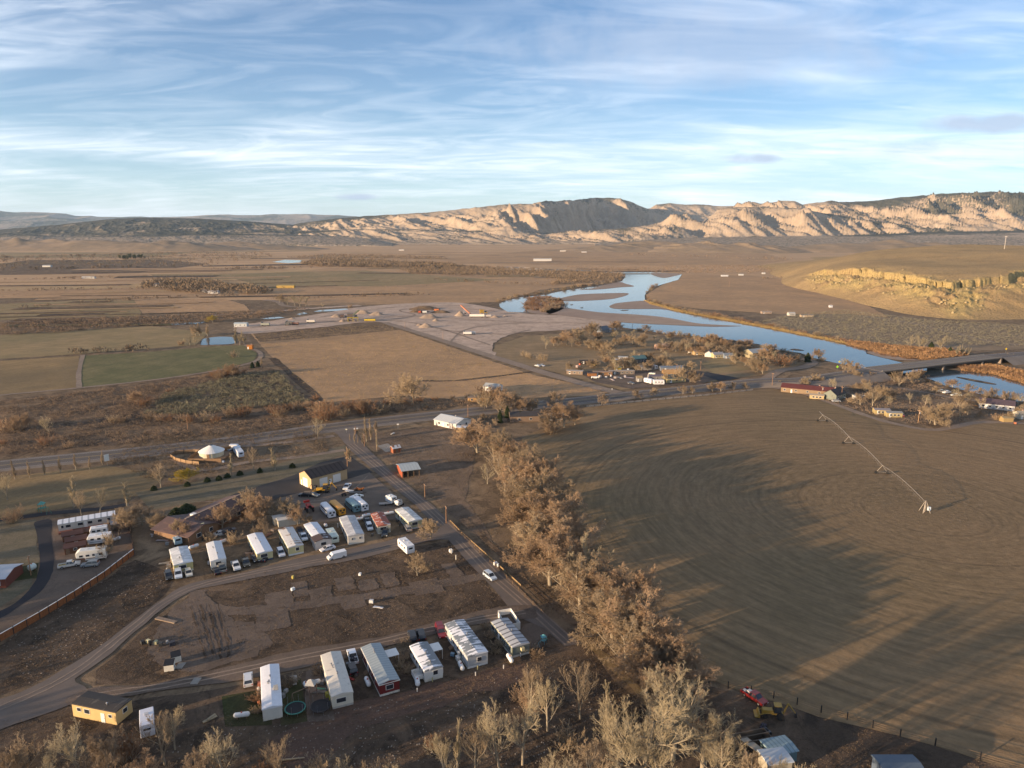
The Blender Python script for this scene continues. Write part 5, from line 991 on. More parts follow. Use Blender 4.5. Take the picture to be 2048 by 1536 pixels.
def mobile(label, a, b, W, wallc, roofm, wh=2.75, rise=.42, skirt=SK, L=None, nw=5, arch=True, endw=1, seed=0, vents=2, cat='mobile home', name='mobile_home', doorside='-y', steps=True, cooler=False):
    """a = far ridge end, b = near ridge end in the photo; local +x points to the near end"""
    c, ang, LL = roof_ends(a, b, wh + rise + .0); L = L or LL; r_ = random.Random(seed); ws = []
    for sd in ('+y', '-y'):
        y = W / 2 if sd[0] == '+' else -W / 2
        for k in range(nw):
            if r_.random() < .85: ws.append((-L / 2 + L * (k + .5) / nw + r_.uniform(-.3, .3), y, 1.75, r_.choice([.8, 1.1, 1.4]), r_.choice([.8, .95]), sd))
    if endw: ws.append((L / 2, (0, .4, -.3)[seed % 3], 1.8, (1.5, 1.0, 1.9)[seed % 3], .95, '+x'))
    dy = -W / 2 if doorside[0] == '-' else W / 2
    e, roof = gable(name, label, cat, c, ang, L, W, wh, rise, siding('siding', wallc), roofm, .1, None, arch, skirt, ws, [(-L * .12, dy, 2.0, doorside, None, .9, 'door', .55)])
    if steps:
        s = MB(); sg = -1 if doorside[0] == '-' else 1
        for k in range(3): s.box(-L * .12, dy + sg * (.3 + .3 * k), .27 - .09 * k, 1.3, .3, .54 - .18 * k)
        s.build('steps', M_wood_, e)
    for k in range(vents):
        v = MB(); x = r_.uniform(-L * .35, L * .4); y = r_.uniform(-.3, .3) * W * .5; v.lathe([(.12, 0), (.12, .35), (.2, .35), (.2, .48), (.03, .55)], 8, (x, y, wh + rise * .85)); v.build('roof_vent', M_metal, e)
    if cooler: v = MB(); v.box(L * .12, W * .25, wh + rise + .1, .95, .95, .8, tx=.92, ty=.92); v.build('cooler', plain((.45, .42, .36)), e)
    return e, L
def add(e, name, m, f, **k):
    mb = MB(); f(mb); return mb.build(name, m, e, **k)
R_white = roofing('white_roof', (.70, .71, .74)); R_cream = roofing('weathered_roof', (.60, .56, .49), (.36, .34, .31), .36, scale=.8)
R_bluemet = roofing('blue_grey_metal', (.30, .345, .36), ribs=1.1, ribc=(.22, .25, .27), metal=.3)
def patchroof(seed, amt, base=(.22, .24, .255), pat=(.72, .72, .74), ribs=.9, half=0, sc_=.45):
    m = roofing(f'patched_roof', base, pat, amt, ribs, sc_, half=half)
    return m
e, L = mobile('long mobile home with a clean white metal roof, at the front row\'s left end', (539.1, 1328.4), (544, 1411.4), 3.75, (.62, .60, .54), R_white, endw=0, seed=1, nw=4, vents=3, cooler=True)
e, L = mobile('long cream mobile home with a stained off-white roof between the lawn and the patio toys', (661.2, 1303.4), (684.6, 1385), 4.3, (.62, .58, .48), R_cream, endw=1, seed=2, wh=3.0, vents=3, skirt=plain((.40, .38, .34)))
e, L = mobile('dark red mobile home with a blue-grey ribbed metal roof and white trim', (741.3, 1287.8), (778.8, 1360.7), 4.3, (.15, .022, .022), R_bluemet, endw=1, seed=3, wh=2.9, arch=False)
add(e, 'awning', M_wht, lambda b: (b.box(-L * .22, 3.6, 2.5, 2.9, 2.9, .08), [b.tube((-L * .22 + sx * 1.3, 4.9, 0), (-L * .22 + sx * 1.3, 4.9, 2.5), .05) for sx in (-1, 1)]))
add(e, 'trim', M_wht, lambda b: (b.box(0, -2.28, 2.86, L + .25, .06, .2), b.box(L / 2 + .16, 0, 2.86, .06, 4.6, .16)))
e, L = mobile('short white mobile home with half its roof stripped grey and a small white porch', (837.2, 1284.7), (867.3, 1334.3), 4.2, (.66, .64, .60), patchroof(1, .5, half=.09), endw=1, seed=4)
add(e, 'awning', M_wht, lambda b: (b.box(-L * .28, 3.3, 2.45, 3.2, 2.4, .08), [b.tube((-L * .28 + sx * 1.5, 4.4, 0), (-L * .28 + sx * 1.5, 4.4, 2.45), .05) for sx in (-1, 1)]))
add(e, 'porch', M_wht, lambda b: (b.box(L * .3, -3.1, .6, 2.6, 1.9, .12), b.box(L * .3, -4.0, 1.1, 2.6, .06, .9), b.box(L * .3 + 1.28, -3.1, 1.1, .06, 1.9, .9), b.box(L * .3 - 1.28, -3.1, 1.1, .06, 1.9, .9)))
e, L = mobile('longest grey mobile home, white paint peeling from its roof in big patches', (908.9, 1240.7), (955.4, 1305), 4.9, (.40, .41, .42), patchroof(2, .50, sc_=.38), endw=1, seed=1, wh=3.1, skirt=plain((.66, .65, .62)), nw=6)
add(e, 'air_conditioner', M_wht, lambda b: (b.box(L * .22, -3.2, .55, 1.1, .8, .9), b.box(L * .2, -2.9, 1.6, .7, .5, .5)))
e, L = mobile('grey-green mobile home with a dark-ribbed roof at the right end of the front row', (998.8, 1236.3), (1041.7, 1287), 4.4, (.155, .18, .165), roofing('ribbed_roof', (.42, .43, .44), ribs=.62, ribc=(.12, .12, .13)), endw=0, seed=6, skirt=plain((.55, .53, .48)))
add(e, 'trim', plain((.50, .46, .22)), lambda b: (b.box(0, -2.34, 2.68, L + .1, .05, .07), b.box(L / 2 + .03, -2.22, 1.6, .06, .07, 2.1)))  # yellow strips on the left edge paint in glimpses of low sun
add(e, 'air_conditioner', plain((.50, .45, .28)), lambda b: b.box(L / 2 + .35, .3, 1.9, .7, .8, .7))
# open white deck box beside it
c = G(1018, 1247); e = empty('deck', (c.x, c.y, 0), math.atan2(*(G(1037, 1262) - G(1006, 1237)).yx[:]) if False else math.atan2((G(1027, 1262) - G(1008, 1232)).y, (G(1027, 1262) - G(1008, 1232)).x), 'white walled open deck attached behind the grey-green mobile home', 'deck')
add(e, 'railing', M_wht, lambda b: (b.box(0, 1.7, 1.0, 7, .1, 2.0), b.box(0, -1.7, .8, 7, .1, 1.6), b.box(-3.5, 0, 1.0, .1, 3.5, 2.0), b.box(3.5, 0, 1.0, .1, 3.5, 2.0))); add(e, 'floor', plain((.05, .04, .035)), lambda b: b.box(0, 0, .45, 6.9, 3.3, .1))
# back row
R_greywh = roofing('grey_white_roof', (.52, .53, .53), (.66, .66, .66), .5)
e, L = mobile('short pale yellow mobile home with grey-white roof, back row\'s left end', (356.6, 1092.8), (366.4, 1124), 5.0, (.50, .43, .20), R_greywh, endw=1, seed=5, nw=3)
e, L = mobile('narrow white mobile home, second from the left in the back row', (427, 1082), (436.3, 1117.4), 4.2, (.62, .60, .55), roofing('white_roof', (.66, .66, .66)), seed=3, nw=3)
e, L = mobile('white-roofed mobile home with yellow walls and a wooden deck by the brown lawn', (509.4, 1065.5), (529.5, 1102), 4.5, (.52, .46, .26), roofing('white_roof', (.68, .69, .72)), seed=2, skirt=plain((.06, .07, .12)))
add(e, 'deck', M_wood_, lambda b: (b.box(L * .22, -3.6, .55, 4.5, 2.6, .15), b.box(L * .22, -4.8, 1.0, 4.5, .06, .8)))
e, L = mobile('yellow mobile home whose roof is streaked with brown rust', (570.9, 1054.1), (591.6, 1089.9), 4.5, (.52, .47, .25), patchroof(3, .42, (.60, .58, .55), (.27, .17, .11), 0, 0, .5), seed=1, skirt=plain((.6, .6, .58)))
e, L = mobile('white mobile home with a dark shingled front third on its roof', (620.9, 1044.4), (646.1, 1077.6), 4.3, (.58, .52, .47), roofing('white_roof', (.70, .71, .74), (.45, .47, .5), .38), seed=4, skirt=plain((.45, .36, .28)))
add(e, 'addition', siding('siding', (.58, .52, .47)), lambda b: b.prism([(-2.5, 0), (2.5, 0), (2.5, 2.8), (0, 3.28), (-2.5, 2.8)], L / 2 - 3.6, L / 2 + .3, 'x')); add(e, 'addition_roof', roofing('dark_shingle', (.075, .05, .045), (.6, .6, .62), .36), lambda b: b.prism([(-2.8, 2.78), (0, 3.33), (2.8, 2.78), (2.8, 2.92), (0, 3.48), (-2.8, 2.92)], L / 2 - 3.9, L / 2 + .6, 'x'))
windows(e, [(L / 2 + .3, 0, 1.7, 1.6, 1.0, '+x')])
e, L = mobile('long grey-roofed mobile home with pale end wall in front of the parked buses', (693.9, 1030.5), (711.9, 1067.6), 5.0, (.56, .53, .48), roofing('grey_roof', (.40, .40, .41), (.50, .50, .5), .5), seed=0, wh=2.9, endw=0, vents=1)
windows(e, [(L / 2, -1.2, 1.8, .5, .6, '+x'), (L / 2, 1.2, 1.8, .5, .6, '+x')])
e, L = mobile('small mobile home with a red and white blotched roof', (754.1, 1023.8), (768, 1048.4), 4.2, (.48, .44, .34), patchroof(5, .42, (.32, .10, .065), (.66, .60, .56), 0, 0, .6), seed=2, nw=3)
e, L = mobile('pale yellow mobile home with a mottled white roof nearest the side road', (803.7, 1014.5), (831, 1039), 4.9, (.42, .39, .24), roofing('mottled_roof', (.50, .50, .48), (.68, .67, .64), .5), seed=5, skirt=plain((.5, .5, .5)))
# bottom left yellow home
p1, p2 = G(147, 1432.5), G(234, 1450.5); dv = (p2 - p1); L = dv.length; nrm = Vector((-dv.y, dv.x, 0)).normalized(); c = (p1 + p2) / 2 + nrm * 2.1
ws = [(-L / 2 + .16 * L, -2.1, 1.9, .9, .7, '-y'), (-L / 2 + .34 * L, -2.1, 1.8, 1.2, .9, '-y'), (L / 2 - .13 * L, -2.1, 1.8, .7, .6, '-y'), (L / 2, .2, 1.8, 1.0, .9, '+x')]
e, _ = gable('mobile_home', 'yellow mobile home lit by the low sun, flat dark streaked roof, at the bottom left', 'mobile home', c, math.atan2(dv.y, dv.x), L, 4.2, 2.9, .22, siding('yellow_siding', (.52, .37, .17)), roofing('black_roof', (.052, .045, .04), (.10, .085, .07), .42, 0, .5), .08, None, True, None, ws, [(L / 2 - .3 * L, -2.1, 2.1, '-y')])
add(e, 'roof_vent', M_metal, lambda b: b.lathe([(.12, 0), (.12, .5), (.22, .5), (.05, .7)], 8, (L * .2, -.8, 3.0)))
# left compound: long trailer with seamed white roof
p1, p2 = G(118, 1066), G(232, 1046); dv = p2 - p1; L = dv.length; nrm = Vector((-dv.y, dv.x, 0)).normalized(); c = (p1 + p2) / 2 + nrm * 2.0
e, _ = gable('mobile_home', 'very long white mobile home with a seamed roof by the gravel yard', 'mobile home', c, math.atan2(dv.y, dv.x), L, 4.2, 3.0, .4, siding('siding', (.52, .48, .42)), roofing('seamed_white', (.68, .69, .72), ribs=.55, ribc=(.33, .35, .38)), .1, None, True, plain((.22, .08, .05)),
    [(-L / 2 + L * f, -2.1, 1.9, w_, .9, '-y') for f, w_ in ((.07, .7), (.17, 1.4), (.38, 1.5), (.55, 1.3), (.72, 1.2), (.88, .8))], [(-L / 2 + L * .47, -2.1, 2.0, '-y', None, .9, 'door', .55)])
add(e, 'deck', plain((.20, .075, .05)), lambda b: (b.box(-L * .38, -3.0, .3, L * .24, 1.8, .6), b.box(L * .2, -3.1, .5, L * .35, 2.0, .2)))
# sheds, cabins and container
def simple(label, cat, name, u, v, ang, L, W, wh, rise, wc, rc, wins=(), doors=(), group=None, arch=False, over=.25, rm=None, wm=None):
    c = G(u, v) if not isinstance(u, Vector) else u
    return gable(name, label, cat, c, ang, L, W, wh, rise, wm or siding('siding', wc), rm or roofing('roofing', rc), over, group, arch, None, wins, doors)
Acomp = math.atan2(dv.y, dv.x)
for (u, v, lb) in ((152, 1102, 'nearest brown cabin with a small white window beside the camper'), (154, 1089, 'middle brown cabin of the three between drive and campers'), (147, 1078, 'farthest small brown cabin under the long white mobile home')):
    simple(lb, 'cabin', 'cabin', u, v, Acomp, 5.6, 3.4, 2.1, .8, (.15, .065, .035), (.085, .042, .035), [(0, -1.7, 1.4, .8, .6, '-y')], [(-2.0, -1.7, 1.8, '-y', M_wood_)])
simple('small rust brown lean-to shed among the campers', 'shed', 'shed', 172, 1072, Acomp, 5.5, 3., 2.0, .5, (.20, .09, .04), (.12, .06, .04))
c = G(556, 1049); A_ = math.atan2((G(588, 1041) - G(556, 1047)).y, (G(588, 1041) - G(556, 1047)).x)
simple('pale grey storage shed behind the rust-streaked mobile home, left of two joined', 'shed', 'storage_shed', 560, 1046, A_, 4.2, 3.0, 2.4, .35, (.50, .47, .40), (.52, .5, .46), arch=True)
simple('longer pale grey storage shed behind the rust-streaked mobile home', 'shed', 'storage_shed', 577, 1048, A_, 7.0, 3.2, 2.5, .35, (.50, .47, .40), (.55, .53, .49), arch=True)
# tan workshop
A, B, C_ = G(623.4, 978.7), G(694.9, 958.2), G(593.8, 969.3)
dv = B - A; L = dv.length; W = abs((C_ - A).dot(Vector((-dv.y, dv.x, 0)).normalized())); c = (A + B) / 2 + Vector((-dv.y, dv.x, 0)).normalized() * W / 2
e, _ = gable('workshop', 'big tan metal workshop with a dark brown gable roof and white roller doors', 'workshop', c, math.atan2(dv.y, dv.x), L, W, 4.4, 2.0, siding('tan_metal', (.46, .335, .19), rib=1.2, dirt=.1), roofing('brown_metal', (.062, .045, .038), ribs=.5), .3, None, False, None,
    [(-L / 2 + L * .50, -W / 2, 1.5, .5, .5, '-y')], [(-L / 2 + L * .33, -W / 2, 3.3, '-y', M_wht, 3.4, 'roller_door'), (-L / 2 + L * .70, -W / 2, 3.3, '-y', M_wht, 3.4, 'roller_door'), (-L / 2 + L * .52, -W / 2, 2.1, '-y', M_wht, 1.0), (-L / 2, W * .0, 3.5, '-x', M_wht, 3.4, 'roller_door'), (-L / 2, W * .32, 2.1, '-x', M_wht, 1.0)])
WSH = math.atan2(dv.y, dv.x)
# open red barn shelter
A, B = G(804.7, 955.7), G(839.8, 951.2); dv = B - A; L = dv.length; an = math.atan2(dv.y, dv.x); nr = Vector((-dv.y, dv.x, 0)).normalized(); W = 9.5; c = (A + B) / 2 + nr * W / 2
e = empty('open_shed', (c.x, c.y, 0), an, 'open-fronted red shed with a grey metal roof beside the side road', 'shed')
RD = siding('red_boards', (.30, .08, .04), rib=1.5)
add(e, 'wall', RD, lambda b: (b.prism([(-W / 2, 0), (W / 2, 0), (W / 2, 2.6), (0, 3.7), (-W / 2, 3.0)], -L / 2, -L / 2 + .15, 'x'), b.box(0, W / 2 - .1, 1.3, L, .15, 2.6)))
for x in (-L / 2 + .3, -L / 6, L / 6, L / 2 - .2): add(e, 'post', M_wood_, lambda b: b.box(x, -W / 2 + .1, 1.45, .2, .2, 2.9))
add(e, 'roof', roofing('grey_metal', (.40, .43, .42), ribs=.8, ribc=(.33, .35, .35), metal=.4), lambda b: b.prism([(-W / 2 - .5, 2.75), (0, 3.75), (W / 2 + .5, 2.55), (W / 2 + .5, 2.68), (0, 3.9), (-W / 2 - .5, 2.9)], -L / 2 - .4, L / 2 + .4, 'x'))
# small red shed on slab
simple('little red-brown garden shed with a white patched gable roof on the dirt lot', 'shed', 'shed', 791, 904, R(35), 3.6, 3.0, 2.2, .9, (.28, .10, .05), (.6, .56, .52), [], [(0, -1.5, 1.9, '-y', M_wood_)], rm=roofing('patched', (.62, .6, .57), (.25, .12, .08), .45))
# white house by the highway and its little box shed
A, B = G(887.5, 845.5), G(905, 856); dv = B - A; an = math.atan2(dv.y, dv.x); L = dv.length + 8
c = G(905, 850); e, rf = gable('house', 'white house with a pale metal gable roof beside the highway', 'house', (c.x, c.y), R(-38), 15, 11, 2.9, 1.7, siding('siding', (.62, .56, .50)), roofing('pale_metal', (.52, .53, .52), ribs=.7, ribc=(.44, .45, .45), metal=.3), .4, None, False, None,
    [(-4, -5.5, 1.6, 1.2, 1., '-y'), (2, -5.5, 1.6, 1.0, 1., '-y'), (7.5, 2, 1.6, 1.1, 1.1, '+x'), (7.5, -2.5, 1.6, 1.1, 1.1, '+x')], [(-1, -5.5, 2.1, '-y')])
add(e, 'chimney', plain((.35, .30, .26)), lambda b: b.box(1, 1.5, 4.4, .5, .5, 1.2))
simple('small plywood box shed with a flat white roof next to the white house', 'shed', 'shed', 923, 863, R(-10), 4.4, 3.6, 2.5, .1, (.40, .27, .14), (.62, .63, .64), arch=True)
simple('small white garage with a grey roof on the field edge north of the highway', 'garage', 'garage', 986, 781, R(-25), 9.5, 8, 3.0, 1.5, (.60, .58, .56), (.34, .35, .34), [(-2, -4, 1.5, 1, 1, '-y')], [(4.75, 0, 2.6, '+x', M_wht, 2.6, 'roller_door')])
simple('low tan shed hidden in the thicket beside the highway', 'shed', 'shed', 957, 802, R(8), 12, 4, 2.4, .3, (.50, .30, .13), (.30, .20, .12), [(-4, -2, 1.4, 1, .9, '-y'), (0, -2, 1.4, 1, .9, '-y'), (4, -2, 1.4, 1, .9, '-y')], arch=True)
simple('dark homestead under the trees south of the highway', 'house', 'house', 1048, 839, R(6), 15, 9, 2.9, 1.6, (.20, .14, .10), (.045, .04, .04), [(-3, -4.5, 1.5, 1.2, 1, '-y'), (3, -4.5, 1.5, 1.2, 1, '-y')])
simple('small grey lean-to right of the dark homestead', 'shed', 'shed', 1112, 838, R(10), 8, 5, 2.4, .5, (.30, .28, .26), (.33, .33, .34))
# long brown ranch house: main wing and cross wing share one root
A, B = G(384, 1033, 4.6), G(471, 994, 4.6); dv = B - A; L = dv.length + 4; an = math.atan2(dv.y, dv.x); c = (A + B) / 2; W = 13
RB = roofing('purple_brown_roof', (.105, .068, .062), (.14, .085, .07), .45, 0, .3)
e, rf = gable('ranch_house', 'long low brown-roofed brick house with a cross wing, behind the back row', 'house', c, an, L, W, 2.7, 2.0, siding('brick', (.22, .12, .07)), RB, .8, None, False, None, [(x, -W / 2, 1.6, 1.6, 1.2, '-y') for x in (-8, -2, 4, 10)], [(7, -W / 2, 2.1, '-y', M_wood_)])
LL = L; add(e, 'cross_wing', siding('brick', (.22, .13, .075)), lambda b: b.prism([(-LL / 2 - 7, 0), (-LL / 2 + 5, 0), (-LL / 2 + 5, 2.7), (-LL / 2 - 1, 4.3), (-LL / 2 - 7, 2.7)], -8, 7, 'y'))
add(e, 'cross_roof', RB, lambda b: b.prism([(-LL / 2 - 7.8, 2.55), (-LL / 2 - 1, 4.45), (-LL / 2 + 5.8, 2.55), (-LL / 2 + 5.8, 2.7), (-LL / 2 - 1, 4.6), (-LL / 2 - 7.8, 2.7)], -8.7, 7.7, 'y'))
windows(e, [(-LL / 2 - 3, -8, 1.6, 1.6, 1.2, '-y'), (-LL / 2 + 2, -8, 1.6, 1.2, 1.2, '-y')]); add(e, 'cooler', M_wht, lambda b: b.box(-LL / 2 + 3.5, 1, 4.3, 1.5, 1.5, 1.3)); add(e, 'fascia', plain((.36, .27, .20)), lambda b: b.box(0, 0, 4.86, LL + 1.5, .4, .08))
# left edge house
e, _ = simple('red brick house with a white roof cut by the left edge of the photo', 'house', 'house', -24, 1164, R(8), 14, 9, 2.8, 1.0, (.15, .05, .035), (.50, .51, .54), [(5, -4.5, 1.5, 1.2, 1, '-y')])
# round tent house
p = G(424, 914); e = empty('yurt', (p.x, p.y, 0), 0, 'round white yurt with a cone roof on a timber deck by the highway', 'yurt')
add(e, 'wall', plain((.52, .46, .33)), lambda b: b.lathe([(5.0, .8), (5.0, 3.0)], 28)); add(e, 'roof', M_wht, lambda b: b.lathe([(5.4, 2.9), (3.6, 3.9), (1.0, 5.2), (.8, 5.35)], 28)); add(e, 'skylight', M_glass, lambda b: b.lathe([(.8, 5.3), (.6, 5.6), (.1, 5.75)], 14))
add(e, 'deck', plain((.20, .12, .065)), lambda b: (b.box(0, -1, .4, 14, 13, .75), b.box(-7, -1, 1.2, .1, 13, 1.8), b.box(0, -7.4, .9, 14, .1, 1.6)))
door(e, .5, -4.95, 2.0, '-y', M_wood_, 1.1, 'door', .8)
def fence(label, pts, h, m, rail=None, sp=2.6, board=True, postm=None, name='board_fence', closed=False, slope=0):
    W = [G(*p) for p in pts]; e = empty(name, W[0], 0, label, 'fence'); O = W[0]; bd_, cp_ = MB(), MB(); posts = []
    for a, b in zip(W[:-1], W[1:]):
        a, b = a - O, b - O; L = (b - a).length; an = math.atan2(b.y - a.y, b.x - a.x); mid = (a + b) / 2
        if board: bd_.box(mid.x, mid.y, h / 2, L, .06, h, an)
        elif rail:
            for z in (.35, .65, .95): bd_.box(mid.x, mid.y, h * z, L, .035, .05, an)
        if rail: cp_.box(mid.x, mid.y, h + .06, L, .22, .1, an)
        k = max(1, int(L / sp)); posts += [a.lerp(b, i / k) for i in range(k)]
    bd_.build('boards' if board else 'wire', m, e)
    if rail and board: cp_.build('cap_rail', rail, e)
    pm = None
    for q in posts[:100]:
        if pm is None: mb = MB(); mb.box(0, 0, h / 2 + .1, .16, .22, h + .3); pm = mb.build('post', postm or M_black, e); pm.location = (q.x, q.y, 0)
        else: o = pm.copy(); col.objects.link(o); o.location = (q.x, q.y, 0)
    return e
M_fb = plain((.24, .09, .035), .85, 0, .2, .3, 2)
fence('long rust-brown board fence with a white cap rail below the camper yard', [(-60, 1318), (0, 1284), (80, 1238), (150, 1195), (210, 1155), (268, 1110)], 1.9, M_fb, M_wht, 2.7)
fence('weathered board fence running back from the corner of the camper yard', [(268, 1108), (263, 1075), (259, 1040)], 1.9, plain((.17, .09, .045), .9, 0, .2, .3, 2), None, 2.7)
fence('curved straw-coloured fence round the yurt yard', [(341, 915), (352, 922), (372, 927), (398, 930)], 1.5, plain((.27, .17, .09)), None, 3)
fence('straw-coloured fence on the highway side of the yurt yard', [(341, 914), (350, 908), (385, 905), (402, 906)], 1.5, plain((.25, .16, .09)), None, 3)
fence('timber fence between the yurt and the parked trailers', [(444, 903), (462, 899)], 1.7, plain((.30, .15, .06)), None, 3)
fence('dark post and wire fence along the lower right edge of the round field', [(1418, 1366), (1456, 1377), (1502, 1386), (1547, 1397), (1594, 1410), (1642, 1426), (1694, 1440), (1745, 1456), (1800, 1474), (1870, 1492), (1960, 1520), (2060, 1548)], 1.5, M_postw, True, 5.4, False, name='wire_fence')
fence('long white rail fence between highway and round field', [(1172, 815), (1300, 802), (1420, 791), (1506, 781)], 1.1, M_wht, M_wht, 5, False, name='rail_fence')
fence('post and wire fence down the right side of the side road', [(893, 1040), (930, 1080), (990, 1135), (1050, 1195), (1100, 1245)], 1.1, M_postw, True, 3.5, False, M_postw, name='wire_fence')
fence('yellow-brown pipe rail beside the side road', [(900, 1042), (925, 1068), (950, 1090), (990, 1125), (1042, 1172)], .5, plain((.27, .18, .09)), None, 6, True, M_postw, name='pipe_rail')
